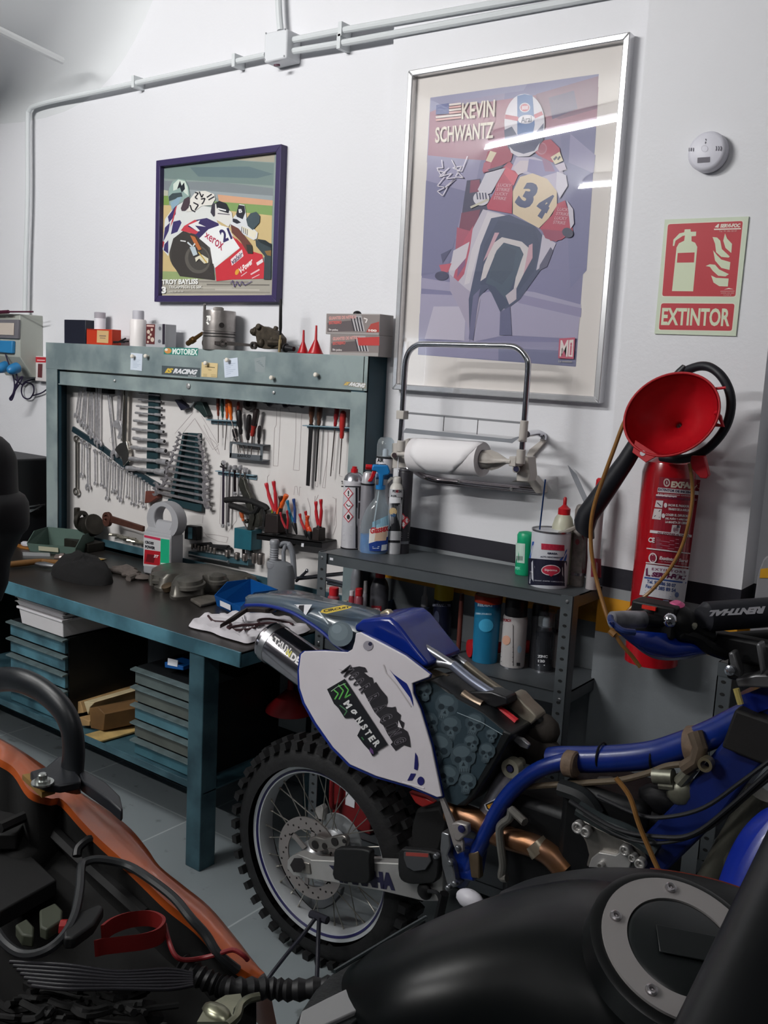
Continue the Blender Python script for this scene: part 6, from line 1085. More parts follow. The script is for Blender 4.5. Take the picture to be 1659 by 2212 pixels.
m_ = M(); m_.tube(sm([g5(*p) for p in ((888, 740, 2.42), (905, 850, 2.425), (908, 980, 2.43), (885, 1130, 2.43), (840, 1290, 2.44), (760, 1440, 2.44), (650, 1570, 2.44), (560, 1650, 2.43), (480, 1720, 2.42), (420, 1800, 2.38), (375, 1860, 2.36))], 5), .0048, 10); m_.tube([g5(360, 1850, 2.35), g5(395, 1880, 2.35)], .009, 8)
one(m_, 'rubber_tube', HOSEM, 'amber tube crossing the extinguisher label, right strand', 'hose', 'amber tubes hanging from the red funnel')
# ---------------------------------------------------------------- socket box on the far left
f = K_LEFT; YB_ = 2.655
xr = PY(*f(145, 350), YB_).x; z1_ = PY(*f(145, 128), YB_).z; z0_ = PY(*f(145, 585), YB_).z; zm = PY(*f(140, 440), YB_).z
t = thing('socket_box', (xr-.12, 2.7, z0_), 'grey electrical box with blue sockets on the wall left of the tool cabinet', 'electrical box')
EB = mat('#a3a69f', .5, name='grey_electrical_box')
build(M().prism([Vector((xr-.24, YB_, z1_)), Vector((xr-.24, 2.78, z1_)), Vector((xr-.24, 2.78, z0_)), Vector((xr-.24, YB_+.07, z0_)), Vector((xr-.24, YB_, zm))], (.24, 0, 0)), 'housing', EB, t, bevel=.003)
gL = onY(f, YB_)
build(M().prism([gL(-60, 168), gL(148, 170), gL(146, 308), gL(-62, 300)], (0, -.012, 0)), 'cover_frame', mat('#6c6a70', .5), t, bevel=.002)
build(M().prism([gL(-50, 192)+UPY*.013, gL(122, 195)+UPY*.013, gL(120, 284)+UPY*.013, gL(-50, 278)+UPY*.013], (0, -.004, 0)), 'window_cover', mat('#c4b8ae', .2), t, bevel=.002)
for q_ in ([(-20, 320), (115, 324), (112, 415), (-20, 405)],): build(M().prism([gL(*p) for p in q_], (0, -.02, 0)), 'socket', mat('#2f7cb0', .4), t, bevel=.005)
for (u, v) in ((45, 505), (125, 515)):
    c = gL(u, v); build(M().lathe([(.026, 0), (.026, .03), (.02, .05), (.008, .06)], c, (0.2, -1, -.35), 20), 'socket', mat('#2a74a8', .4), t)
A = Art(gL, .0003, .0003); A.ln('#77746c', [(0, 150), (40, 150)], 8); A.ln('#77746c', [(60, 148), (110, 150)], 8); A.done('lettering', t)
one(M().tube([PY(*f(-40, 118), 2.62)+Vector((0, 0, .0)), PY(*f(60, 112), 2.62)], .009, 10).tube([PY(*f(60, 112), 2.62), PY(*f(240, 112), 2.66)], .004, 8), 'screwdriver', mat('#4a1c30', .4), 'dark red screwdriver lying on top of the grey electrical box', 'screwdriver')
m_ = M(); CB = .0035
m_.tube(sm([PY(*f(*p), 2.645) for p in ((40, 420), (60, 480), (90, 560), (105, 640), (95, 700), (70, 740), (85, 750), (105, 700), (115, 640), (160, 580), (150, 620), (110, 680), (75, 745), (120, 660), (125, 600), (118, 560))], 5), CB, 8)
m_.tube(sm([PY(*f(*p), 2.76) for p in ((110, 600), (160, 640), (190, 625), (235, 640), (245, 690), (215, 740), (170, 730), (155, 680), (175, 625), (230, 605), (290, 590), (335, 500))], 5), CB, 8); m_.tube(sm([PY(*f(*p), 2.762) for p in ((230, 720), (300, 700), (345, 668))], 5), CB, 8)
one(m_, 'power_cable', mat('#241c38', .5), 'dark cable looping down from the blue sockets and coiled on the wall', 'cable')
xs0 = PY(*f(253, 500), 2.74); xs1 = PY(*f(338, 500), 2.74)
t = thing('wall_charger', (xs0.x, 2.76, PY(*f(253, 612), 2.74).z), 'small white and red boxed device on the wall beside the tool cabinet', 'charger')
g6 = onY(f, 2.74); build(M().box((xs0.x, 2.74, PY(*f(253, 612), 2.74).z), (xs1.x+.03, 2.78, PY(*f(253, 432), 2.74).z)), 'casing', mat('#c9c4c4', .4), t, bevel=.003)
A = Art(g6, .0003, .0004); A.p('#b02430', [(258, 438), (336, 442), (334, 480), (256, 478)]); A.ln('#e0b0b0', [(268, 462), (325, 464)], 8); A.p('#5c2c30', [(275, 488), (308, 490), (304, 590), (272, 586)]); A.done('printed_label', t)
# dark machine and chrome bits left of the cabinet
m_ = M(); a_ = PY(*f(105, 1285), 2.45); m_.box((-4.75, 2.30, 0), (-4.02, 2.74, PY(*f(200, 1275), 2.30).z)); one(m_, 'tool_chest', mat('#101114', .5), 'big black chest against the wall left of the tool cabinet', 'chest', bevel=.01)
m_ = M()
def PXf(u, v): r = ray(*f(u, v)); return O0+r*(-4.0/r.x)
for (u0, v0, u1, v1) in ((190, 1525, 325, 1508), (195, 1550, 280, 1540), (220, 1560, 300, 1520)): m_.cyl(PXf(u0, v0), PXf(u1, v1), .004, 8)
for q_ in ((200, 1540), (215, 1555), (300, 1515)): m_.tube([PXf(*q_)-Vector((.025, 0, 0)), PXf(*q_)+Vector((.004, 0, 0))], .005, 8)
one(m_, 'chest_handle', STEEL, 'small chrome handle and fittings on the front of the black chest', 'handle')
# foreground dark rounded housing at the left edge
f = K_BL; YH = 1.35
def hh(v): return PY(*f(20, v), YH).z
c0 = PY(*f(-160, 600), YH); kh = (300/1659)*depth_of(c0)/FPX
t = thing('plastic_housing', (c0.x, YH, hh(1500)), 'matt black domed plastic housing cut by the left edge of the photo', 'housing')
zb2 = hh(2250)
build(M().lathe([(150*kh, 0), (230*kh, hh(2040)-zb2), (262*kh, hh(1750)-zb2), (400*kh, hh(1450)-zb2), (455*kh, hh(1390)-zb2), (478*kh, hh(1330)-zb2), (480*kh, hh(1150)-zb2), (470*kh, hh(1060)-zb2), (430*kh, hh(980)-zb2), (358*kh, hh(930)-zb2), (352*kh, hh(880)-zb2), (345*kh, hh(560)-zb2), (320*kh, hh(470)-zb2), (260*kh, hh(350)-zb2), (180*kh, hh(270)-zb2), (80*kh, hh(225)-zb2), (5*kh, hh(215)-zb2)], (c0.x, YH, zb2), (0, 0, 1), 48), 'dome', mat('#161618', .55, spec=.25, name='matt_black_plastic'), t)
build(M().lathe([(.018, 0), (.018, zb2+.01)], (c0.x-.01, YH, 0), (0, 0, 1), 20), 'stand', DARKM, t)
# ---------------------------------------------------------------- things on the bench
ZB = .8005; f = K_BENCH; BF = (0, 0)
def bench_at(px, py, z):
    p = PZ(px, py, z); k_ = min(1, max(0, (p.y-2.25)/.5)); q_ = PZ(px, py, z+.05*k_); return Vector((q_.x, min(q_.y, 2.685), z))
B = lambda u, v, z=ZB: bench_at(*f(u, v), z)
def vert(base, v, u=None, fn=None):
    """height of crop row v on the vertical through base"""
    uu_ = u; r = ray(*(fn or f)(uu_, v)); return (O0+r*(math.hypot(base.x, base.y)/math.hypot(r.x, r.y))).z
# grey oil can
c = B(1310, 520); a_ = B(1115, 500); b_ = B(1325, 540); e_ = B(1475, 490)
ux = (b_-a_); wx = ux.length; ux.normalize(); uy = Vector((-ux.y, ux.x, 0)); dy = .075; oc = a_
zh = lambda v, u=1200: vert(a_, v, u)-ZB
t = thing('oil_can', (a_+b_)/2+uy*dy/2, 'light grey plastic oil can lettered CROSS POWER 2T with a round carrying handle', 'oil can')
OC = mat('#9a9a9e', .45, name='grey_can_plastic'); H1 = zh(255); H2 = zh(-5)
q4 = lambda z, i0=0, i1=0, j0=0, j1=0: [oc+ux*i0+uy*j0+Vector((0, 0, z)), oc+ux*(wx-i1)+uy*j0+Vector((0, 0, z)), oc+ux*(wx-i1)+uy*(dy-j1)+Vector((0, 0, z)), oc+ux*i0+uy*(dy-j1)+Vector((0, 0, z))]
build(M().loft([q4(0, .004, .004, .004, .004), q4(.008), q4(H1), q4(H1+.012, .01, .002, .006, .006)], closed=True, cap=True), 'can_body', OC, t, bevel=.005)
hc = oc+ux*wx*.62+uy*dy*.5+Vector((0, 0, H1+(H2-H1)*.44)); ro = (H2-H1)*.56
pts = []
for i in range(28):
    th = 2*PI*i/28; pts.append((math.cos(th)*ro*1.12, math.sin(th)*ro*.98))
m_ = M(); d_ = dy*.36; o1 = [hc+ux*x+Vector((0, 0, z))-uy*d_ for x, z in pts]; i1 = [hc+ux*(x*.56+.002)+Vector((0, 0, z*.66+.006))-uy*d_ for x, z in pts]
m_.loft([o1, [p+uy*d_*2 for p in o1], [p+uy*d_*2 for p in i1], i1, o1], closed=True); build(m_, 'handle', OC, t, bevel=.004)
m_ = M(); m_.loft([q4(H1+.005, .002, .002, .004, .004), q4(H1+(H2-H1)*.30, .02, .004, .015, .015), q4(H1+(H2-H1)*.42, .05, .014, .03, .03)], closed=True, cap=True); build(m_, 'shoulder', OC, t, bevel=.006)
nF = Vector((ux.y, -ux.x, 0)); 
def gC(u, v, d=0):   # front face of the can
    r = ray(*f(u, v)); k_ = ((a_-O0).dot(nF))/r.dot(nF); return O0+r*k_+nF*(.0012+d)
A = Art(gC); A.p('#b9b8ba', [(1122, 268), (1325, 300), (1322, 530), (1118, 512)]); A.p('#b02848', [(1125, 272), (1252, 298), (1252, 318), (1124, 290)]); A.p('#149a70', [(1254, 300), (1322, 310), (1320, 515), (1250, 510)]); A.p('#9c1420', [(1130, 385), (1252, 402), (1248, 512), (1122, 496)]); A.p('#5c0c14', [(1150, 420), (1215, 430), (1200, 490), (1135, 480)])
A.t('#1c1c24', 'CROSS', [(1132, 315), (1200, 328), (1199, 350), (1131, 338)], .07); A.t('#1c1c24', 'POWER', [(1132, 350), (1212, 364), (1210, 388), (1131, 375)], .07); A.t('#d8d0d0', '2T', [(1200, 424), (1240, 430), (1238, 452), (1198, 446)], .05, .2); A.t('#dfe6e2', 'MOTOREX', [(1256, 488), (1312, 494), (1311, 504), (1255, 498)], .05); A.done('printed_label', t)
# grey bottle with a spout
f2 = K_SOCK; B2 = lambda u, v, z=ZB: bench_at(*f2(u, v), z)
c = B2(1105, 650); k = (460/1659)*depth_of(c)/FPX; VDb = Vector((c.x, c.y, 0)).normalized(); VRb = Vector((VDb.y, -VDb.x, 0))
Zv = lambda v: vert(c, v, 1105, f2)
t = thing('oil_bottle', c, 'grey oil bottle with a ribbed spout at the right end of the bench', 'oil bottle')
ov2 = lambda cu, hw, hd, v: [c+VRb*((cu-1105)+hw*math.cos(2*PI*i/24))*k+VDb*hd*math.sin(2*PI*i/24)*k+Vector((0, 0, (Zv(v) if v < 640 else ZB)-ZB)) for i in range(24)]
GB = mat('#74777c', .45, name='mid_grey_plastic')
build(M().loft([ov2(1105, 102, 70, 650), ov2(1105, 106, 74, 630), ov2(1104, 106, 72, 500), ov2(1096, 96, 66, 430), ov2(1062, 62, 55, 400)], closed=True, cap=True), 'bottle_body', GB, t)
pr_ = [(52, 455), (56, 440), (56, 412), (40, 405)]+[(32+3*(i % 2), 395-i*9) for i in range(12)]+[(34, 285), (38, 275), (38, 250), (30, 238), (4, 238)]
build(M().loft([ov2(1045, w_, w_, v) for w_, v in pr_], closed=True, cap=True), 'spout', mat('#85878c', .45), t)
m_ = M(); m_.tube(sm([c+VRb*(u-1105)*k+Vector((0, 0, Zv(v)-ZB)) for u, v in ((1080, 285), (1110, 265), (1150, 270), (1180, 320), (1195, 420), (1205, 540))], 5), [.008]*10+[.011]*16, 10); m_.tube([c+VRb*(u-1105)*k+Vector((0, 0, Zv(v)-ZB)) for u, v in ((1130, 270), (1115, 330), (1120, 420))], .008, 10); build(m_, 'handle', mat('#7d8086', .45), t)
# blue open bin
c = B2(835, 725); binbox(c, .19, .15, .085, -.25, BLUEB, 'parts_bin', 'bright blue open parts bin with a white label, in front of the grey spouted bottle', tagc=WHITEP)
# grey-green bin at the left
c = B(450, 330)+Vector((0, .02, 0)); binbox(c, .24, .17, .085, .45, mat('#50645c', .5), 'parts_bin', 'grey-green open parts bin at the left of the bench', tagc=mat('#a8a690', .5))
# crankcase cover
m_ = M(); CC = mat('#6f6c66', .42, .7, .3, .15, 14, name='grey_engine_casting')
zz = .0
t = thing('engine_casing', B2(300, 640), 'grey cast engine cover lying open side down in front of the oil can', 'engine casing')
def rim_pts(pts, z): return [B2(u, v, ZB+z) for u, v in pts]
o_ = sm([Vector(B2(u, v, ZB)) for u, v in ((95, 540), (78, 500), (130, 470), (210, 440), (300, 430), (400, 440), (560, 440), (700, 470), (860, 480), (980, 470), (985, 520), (880, 545), (640, 570), (520, 585), (500, 640), (380, 670), (270, 690), (240, 650), (280, 610), (300, 590), (180, 610), (120, 590))], 4, True)
cc_ = sum(o_, Vector())/len(o_); mk = lambda s_, z: [cc_+(p-cc_)*s_+Vector((0, 0, z)) for p in o_]
build(M().loft([mk(1, 0), mk(1.01, .012), mk(.97, .02), mk(.93, .05), mk(.8, .066), mk(.5, .07)], closed=True, cap=True), 'casting', CC, t)
for (u, v, r_, z_) in ((190, 505, .055, .03), (400, 560, .06, .04), (620, 500, .04, .05)):
    c = B2(u, v, ZB+z_); build(M().lathe([(r_, 0), (r_*.98, .012), (r_*.85, .016), (r_*.8, .03), (r_*.4, .038), (.001, .04)], c, (0, -.1, 1), 28), 'round_boss', CC, t)
for (u, v) in ((330, 420), (480, 425), (600, 460), (850, 455), (100, 500)):
    c = B2(u, v, ZB+.045); build(M().lathe([(.009, -.03), (.009, .012), (.005, .012), (.005, 0)], c, (0, 0, 1), 12), 'bolt_lug', mat('#8a8780', .35, .8), t)
m_ = M(); a_, b_ = B2(230, 590, ZB+.03), B2(190, 560, ZB+.03); m_.lathe([(.02, 0), (.022, .02), (.012, .024)], B2(230, 590, ZB+.01), (0, -.4, .9), 18); build(m_, 'bearing_seat', mat('#5a4c3c', .5, .6), t)
m_ = M(); q_ = [B2(u, v, ZB+.0005) for u, v in ((400, 690), (520, 635), (640, 640), (600, 700), (480, 750))]; m_.prism(q_, (0, 0, .012)); one(m_, 'dirty_rag', mat('#55504a', .9, 0, .4, .3, 20), 'grey oily rag lying between the engine casting and the blue bin', 'rag', bevel=.004)
# cloth with strap
import random as rnd
rnd.seed(3)
CL = mat('#cfcbd0', .85, 0, .06, .2, 12, name='white_cloth')
out = sm([Vector(B2(u, v, ZB+.004)) for u, v in ((388, 910), (430, 870), (520, 835), (600, 838), (720, 810), (800, 778), (870, 790), (1060, 790), (1200, 830), (1320, 880), (1330, 905), (1240, 960), (1020, 1000), (960, 1010), (850, 1045), (780, 1030), (640, 990), (560, 955), (460, 935))], 3, True)
cc_ = sum(out, Vector())/len(out); rows = []
for i, s_ in enumerate((1, .93, .84, .72, .58, .42, .25, .06)):
    rows.append([cc_+(p-cc_)*s_+Vector((0, 0, (.000 if i == 0 else .006+.011*abs(math.sin(j*.55+i*1.3))+.005*math.sin(j*1.7-i)))) for j, p in enumerate(out)])
one(M().loft(rows, closed=True, cap=True), 'cloth', CL, 'crumpled white cloth at the front right corner of the bench', 'cloth', ang=70)
m_ = M(); pp = [B2(u, v, ZB+z) for u, v, z in ((690, 900, .03), (760, 850, .045), (850, 790, .06), (930, 765, .07), (1040, 770, .075), (1080, 765, .07))]
n_ = Vector((.2, .9, .3)).normalized()*.03; m_.loft([[p-n_, p+n_, p+n_+Vector((0, 0, .014)), p-n_+Vector((0, 0, .014))] for p in sm(pp, 4)], closed=True, cap=True)
one(m_, 'leather_strap', mat('#2a2220', .5), 'flat dark strap rising from the white cloth', 'strap', bevel=.001)
m_ = M(); m_.tube(sm([B2(u, v, ZB+.022) for u, v in ((540, 830), (580, 870), (680, 880), (720, 900), (690, 920), (760, 940), (880, 930), (940, 890), (930, 850), (1020, 830), (1150, 850), (1200, 870))], 4), .004, 8); m_.tube(sm([B2(u, v, ZB+.026) for u, v in ((700, 925), (800, 905), (900, 900), (1000, 880), (1080, 878))], 4), .005, 8)
one(m_, 'cord', mat('#3a2226', .5), 'dark looped cord lying on the white cloth', 'cord')
# spanners behind at the right end
for k_, (q0_, q1_, r_, lb) in enumerate((((1230, 540), (1610, 500), .008, 'chrome bar with a forked end lying between the bench and the shelves'), ((1450, 545), (1650, 590), .007, 'chrome bar lying behind the shelf post, upper one'), ((1470, 575), (1650, 612), .006, 'chrome bar lying behind the shelf post, lower one'), ((1225, 560), (1310, 480), .006, 'short chrome spanner crossing the forked bar'))):
    a_, b_ = PZ(*f2(*q0_), .83), PZ(*f2(*q1_), .83); sc_ = 2.69/max(a_.y, b_.y, 2.69); a_ *= 1; 
    def cl(p): 
        return O0+(p-O0)*(min(1, 2.66/p.y))
    a_, b_ = cl(a_), cl(b_); m_ = M().tube([a_, b_], r_, 10); m_.ball(b_, r_*1.35, 10)
    one(m_, 'chrome_bar', CHROME, lb, 'tool')
# clutter at the left of the bench
m_ = M(); q_ = [B(u, v) for u, v in ((475, 400), (590, 360), (830, 382), (690, 440), (600, 438))]; m_.prism(q_, (0, 0, .004)); A = Art(lambda u, v, d=0: B(u, v, ZB+.0042+d)); A.p('#8c8880', [(520, 400), (600, 372), (660, 378), (700, 400), (640, 432)]); A.p('#a8822c', [(640, 372), (820, 384), (720, 420), (690, 400)]); A.p('#3a2c1c', [(660, 378), (740, 385), (700, 402), (655, 392)])
t = thing('booklet', B(640, 400), 'yellow and grey booklet lying flat on the bench behind the dark rag', 'booklet'); build(m_, 'pages', mat('#7d786c', .5), t); A.done('cover_print', t)
m_ = M(); q_ = [B(u, v, ZB+.03) for u, v in ((520, 170), (680, 200), (650, 235), (485, 195))]; m_.prism(q_, (0, 0, -.028)); one(m_, 'paper_pad', mat('#a8a69c', .7), 'pale paper pad behind the grey-green bin', 'paper', bevel=.001)
m_ = M(); q_ = [B(u, v, ZB+.002) for u, v in ((560, 300), (660, 292), (655, 320), (600, 330))]; m_.prism(q_, (0, 0, .003)); one(m_, 'card', mat('#a8a060', .6), 'small yellow card beside the grey-green bin', 'card')
m_ = M(); q_ = [B(u, v) for u, v in ((110, 305), (240, 300), (300, 345), (160, 335))]; m_.prism(q_, (0, 0, .006)); one(m_, 'card', mat('#8c5a24', .6), 'orange-brown card at the far left of the bench', 'card')
m_ = M(); q_ = [B(u, v, ZB+.012) for u, v in ((175, 378), (385, 366), (390, 376), (180, 390))]; m_.prism(q_, (0, 0, -.012)); one(m_, 'steel_ruler', mat('#a8aaac', .4, .4), 'thin pale metal strip lying left of the booklet', 'ruler')
m_ = M(); c = B(200, 320); m_.ball(c+Vector((0, .0, .015)), .02, 10, (1.6, .8, .7)); one(m_, 'masking_tape', mat('#b4b4bc', .6), 'small pale roll beside the orange-brown card', 'tape')
t = thing('hammer', B(300, 480), 'hammer with a wooden handle lying at the left of the bench', 'hammer')
a_, b_, c_ = B(60, 505, ZB+.02), B(330, 465, ZB+.022), B(530, 475, ZB+.03); build(M().tube([a_, (a_+b_)/2, b_, c_], [.013, .014, .011, .012], 12), 'handle', mat('#6c4a24', .5, 0, .3, .1, 12), t); m_ = M(); m_.tube([B(250, 490, ZB+.014), B(340, 500, ZB+.016), B(430, 505, ZB+.016)], [.004, .014, .009], 10); build(m_, 'hammer_head', STEEL, t)
m_ = M(); m_.cyl(B(440, 430, ZB+.03), B(520, 425, ZB+.035), .018, 14); m_.cyl(B(470, 432, ZB+.035), B(500, 430, ZB+.035), .024, 14); one(m_, 'metal_sleeve', mat('#a89890', .25, .9), 'shiny metal sleeve between the booklet and the dark rag', 'sleeve')
out = sm([Vector(B(u, v, ZB)) for u, v in ((400, 560), (480, 480), (560, 430), (640, 430), (740, 470), (840, 530), (880, 590), (870, 640), (780, 670), (620, 660), (500, 630), (420, 600))], 3, True); cc_ = sum(out, Vector())/len(out); rows = []
for i, s_ in enumerate((1, .97, .88, .72, .5, .25, .04)):
    rows.append([cc_+(p-cc_)*s_+Vector((0, 0, (0, .02, .042, .058, .066, .07, .072)[i]+(.006*math.sin(j*1.1+i*2) if i else 0))) for j, p in enumerate(out)])
one(M().loft(rows, closed=True, cap=True), 'work_glove', mat('#0f0e0f', .95, 0, .3, .3, 30), 'lumpy black work glove in the middle of the bench', 'glove', ang=80)
m_ = M()
for k_, (u0, v0, u1, v1) in enumerate(((1060, 555, 840, 500), (1080, 520, 880, 470), (1050, 490, 930, 465), (1085, 550, 950, 540), (1000, 580, 1110, 560))): m_.tube([B(u0, v0, ZB+.008), (B(u0, v0, ZB)+B(u1, v1, ZB))/2+Vector((0, 0, .012)), B(u1, v1, ZB+.006)], [.014, .013, .008], 8)
m_.ball(B(1090, 545, ZB+.008), .045, 12, (1.2, .8, .25)); one(m_, 'work_glove', mat('#5a524e', .9, 0, .2, .2, 30), 'flat grey work glove lying left of the oil can', 'glove')
# rusty parts at the foot of the panel
m_ = M(); BB = lambda u, v, z: PY(*f(u, v), 2.655)
ZT = 0.
m_.cyl(BB(700, 205, ZT+.05), BB(740, 190, ZT+.05), .05, 22); m_.cyl(BB(640, 190, ZT+.045), BB(700, 200, ZT+.045), .035, 18); m_.washer(BB(648, 160, ZT+.05), (-1, -.3, 0), .028, .045, .02, 22); m_.cyl(BB(600, 150, ZT+.02), BB(600, 60, ZT+.02), .014, 12); m_.box((BB(680, 230, 0).x-.1, 2.60, ZB), (BB(680, 230, 0).x+.08, 2.69, ZB+.04))
one(m_, 'bearing_puller', mat('#3b3833', .5, .7, .35, .1, 20), 'greasy old bearing puller standing at the left foot of the tool panel', 'puller', bevel=.003)
m_ = M(); a_, b_ = PY(*f(850, 140), 2.66), PY(*f(1130, 225), 2.66); bar2(m_, a_, b_, .03, .024, .014); m_.washer(a_, UPY, .014, .028, .018, 20); m_.washer(PY(*f(850, 165), 2.66), UPY, .012, .024, .018, 20)
one(m_, 'ring_spanner', mat('#5c3a30', .6, .5, .3), 'big rusty brown ring spanner leaning on the foot of the panel', 'spanner', bevel=.002)
m_ = M()
for k_ in range(9): a_ = PY(*f(850+k_*28+rnd.random()*10, 262+k_*8+rnd.random()*14), 2.705); m_.cyl(a_, a_+Vector((.02+.05*rnd.random(), .03*rnd.random(), 0)), .005+.004*rnd.random(), 8)
m_.tube([PY(*f(980, 290), 2.71), PY(*f(1125, 335), 2.71)], .005, 8); tag(build(m_, 'metal_scraps', mat('#a09c90', .3, .8, .3)), 'heap of small chrome bits on the cabinet tray left of the oil can', 'small parts', None, 'stuff')
# ---------------------------------------------------------------- under the bench
ZS = .2765
def crate(k_):
    x0_, y0_ = -3.35, 2.09; z_ = .585+.02*k_
    return x0_, y0_, z_
f = K_BENCH
p_ = PY(*f(495, 1075), 2.10); q_ = PY(*f(140, 960), 2.10); xR = p_.x; zl = p_.z
DR = mat('#4e7a88', .4, 0, .35, .05, 8, hex2='#3a5a66', name='drawer_teal'); 
def drawers(x0_, x1_, ztop, n, label, y0_=2.10, cols=None):
    t = thing('drawer_unit', ((x0_+x1_)/2, y0_+.15, ZS), label, 'drawer unit', 'stacked teal drawers under the bench'); hh_ = (ztop-ZS)/n
    build(M().box((x0_+.002, y0_+.02, ZS), (x1_-.002, y0_+.4, ztop-.004)), 'cabinet_body', mat('#0c0f12', .5), t)
    for k_ in range(n):
        z_ = ZS+hh_*k_; mm = mat(cols[k_], .4, 0, .3, .05, 8) if cols else DR
        d_ = build(M().box((x0_+.006, y0_+.004, z_+.004), (x1_-.006, y0_+.02, z_+hh_*.86)), 'drawer', mm, t, bevel=.002)
        build(M().prism([Vector((x0_-.002, y0_+.012, z_+hh_*.84)), Vector((x0_-.002, y0_-.012, z_+hh_*.80)), Vector((x0_-.002, y0_-.012, z_+hh_*.88)), Vector((x0_-.002, y0_+.012, z_+hh_*.93))], (x1_-x0_+.004, 0, 0)), 'drawer_lip', mat('#6c7c7e', .35, .3, .3), d_)
f = K_LOW; xa_ = PY(*f(62, 30), 2.10).x; xb_ = PY(*f(465, 120), 2.10).x; zt4 = p_.z
drawers(xa_, xb_, zt4, 5, 'stack of five teal drawers at the left under the bench, carrying white trays')
xc_ = PY(*f(955, 200), 2.10).x; xd_ = -2.28; zt5 = PY(*f(960, 195), 2.10).z
drawers(xc_, xd_, zt5, 5, 'stack of five teal and grey drawers behind the right bench leg', cols=['#47707c', '#50544f', '#4a7480', '#575d58', '#55605f'])
f = K_BENCH
xl = PY(*f(130, 955), 2.09).x
for k_ in range(5):
    z_ = zt4+.001+(.0 if k_ == 0 else .072+.017*(k_-1)); h_ = .072 if k_ == 0 else .017; s_ = .018*(1 if k_ else 0)
    t = thing('plastic_tray', ((xl+xR)/2, 2.25, z_), 'white plastic tray under the bench, %s' % ['deep one at the bottom of the pile', 'second from the bottom of the pile', 'middle one of the pile', 'second from the top of the pile', 'top one of the pile'][k_], 'tray', 'white trays piled on the left drawers')
    m_ = M(); lo_ = [Vector((xl+.02-s_, 2.10, z_)), Vector((xR-.002, 2.10, z_)), Vector((xR-.002, 2.5, z_)), Vector((xl+.02-s_, 2.5, z_))]; hi_ = [v+Vector(((-.012 if i in (0, 3) else .004), (-.006 if i < 2 else .004), h_*.92)) for i, v in enumerate(lo_)]
    m_.loft([lo_, hi_], closed=True, cap=True); build(m_, 'tray_body', mat('#c9c6c8', .5, name='white_tray'), t, bevel=.003)
    build(M().box((xl-.002-s_*.6, 2.09, z_+h_*.84), (xR+.004, 2.51, z_+h_*.98)), 'tray_rim', mat('#d2cfd2', .5), t, bevel=.002)
f = K_LOW
def wpx(q, Yf, dl, lb, mt_): 
    m_ = M(); P_ = [PY(*f(*p), Yf) for p in q]; dz = max(0, ZS+.0005-min(p.z for p in P_)); P_ = [p+Vector((0, 0, dz)) for p in P_]; m_.prism(P_, dl); one(m_, 'wood_block', mt_, lb, 'wood block', 'wooden blocks on the lower bench shelf', bevel=.002)
WL, WD2 = mat('#a8875a', .7, 0, .3, .1, 12), mat('#4c3a28', .7, 0, .3, .1, 12)
wpx([(640, 495), (700, 490), (750, 540), (740, 660), (650, 640)], 2.12, (.12, .3, .02), 'biggest brown wooden block under the bench, end facing out', mat('#6a4c28', .7, 0, .3, .1, 12))
wpx([(505, 450), (575, 450), (600, 530), (540, 540)], 2.16, (.03, .3, .01), 'square-ended pale wooden beam above the other blocks', WL)
wpx([(600, 450), (680, 455), (645, 490), (630, 545)], 2.14, (.05, .3, .02), 'pale wooden wedge between the beam and the biggest block', mat('#c0b08c', .7, 0, .2))
wpx([(560, 560), (640, 590), (640, 625), (580, 625)], 2.12, (.05, .25, .0), 'small orange-brown wooden block below the wedge', WL)
wpx([(590, 690), (610, 685), (690, 740), (690, 755), (600, 712)], 2.06, (.02, .2, 0), 'thin pale wooden strip lying lowest under the bench', mat('#b89c64', .7, 0, .3))
m_ = M(); c = PY(*f(810, 680), 2.2); m_.ball(Vector((c.x, 2.22, ZS+.045)), .055, 18, (1, .9, .8)); m_.cyl(Vector((c.x-.01, 2.15, ZS+.06)), Vector((c.x-.01, 2.165, ZS+.06)), .02, 16); one(m_, 'electric_motor', BLACK, 'round black motor on the lower bench shelf right of the wood blocks', 'motor')
t = thing('parts_bin', (PY(*f(1245, 200), 2.14).x, 2.2, zt5), 'tiny blue bin with a white label on top of the right drawers', 'bin'); gg = onY(f, 2.13)
build(M().prism([gg(1178, 165), gg(1310, 195), gg(1312, 228), gg(1180, 208)], (0, .12, 0)), 'bin_body', BLUEB, t, bevel=.003); build(M().prism([gg(1205, 138)+UPY*.001, gg(1275, 155)+UPY*.001, gg(1272, 200)+UPY*.001, gg(1202, 186)+UPY*.001], (0, .003, 0)), 'label_card', WHITEP, t)
m_ = M(); c = Vector((-1.96, 2.45, 0)); m_.box((c.x-.0, 2.44, .1235), (c.x+.17, 2.58, .36)); m_.tube(sm([Vector((c.x+.03, 2.438, .33)), Vector((c.x+.03, 2.40, .32)), Vector((c.x+.03, 2.40, .20)), Vector((c.x+.03, 2.438, .19))], 5), .009, 10)
t = thing('jerry_can', (c.x+.08, 2.5, .1235), 'red plastic canister standing on the lowest shelf behind the rear tyre', 'canister'); build(m_, 'can_body', mat('#6c0f14', .5), t, bevel=.01); build(M().box((c.x+.06, 2.436, .2), (c.x+.1, 2.4395, .27)), 'label_card', WHITEP, t)
m_ = M(); c = PY(*K_PANEL(350, 1060), 2.45); m_.lathe([(.09, 0), (.085, .012), (.02, .075), (.012, .08), (.010, .15)], (c.x+.06, 2.47, .452), (0, 0, 1), 24); one(m_, 'funnel', mat('#8c141c', .5), 'dark red funnel standing on the lower shelf behind the rear tyre', 'funnel')
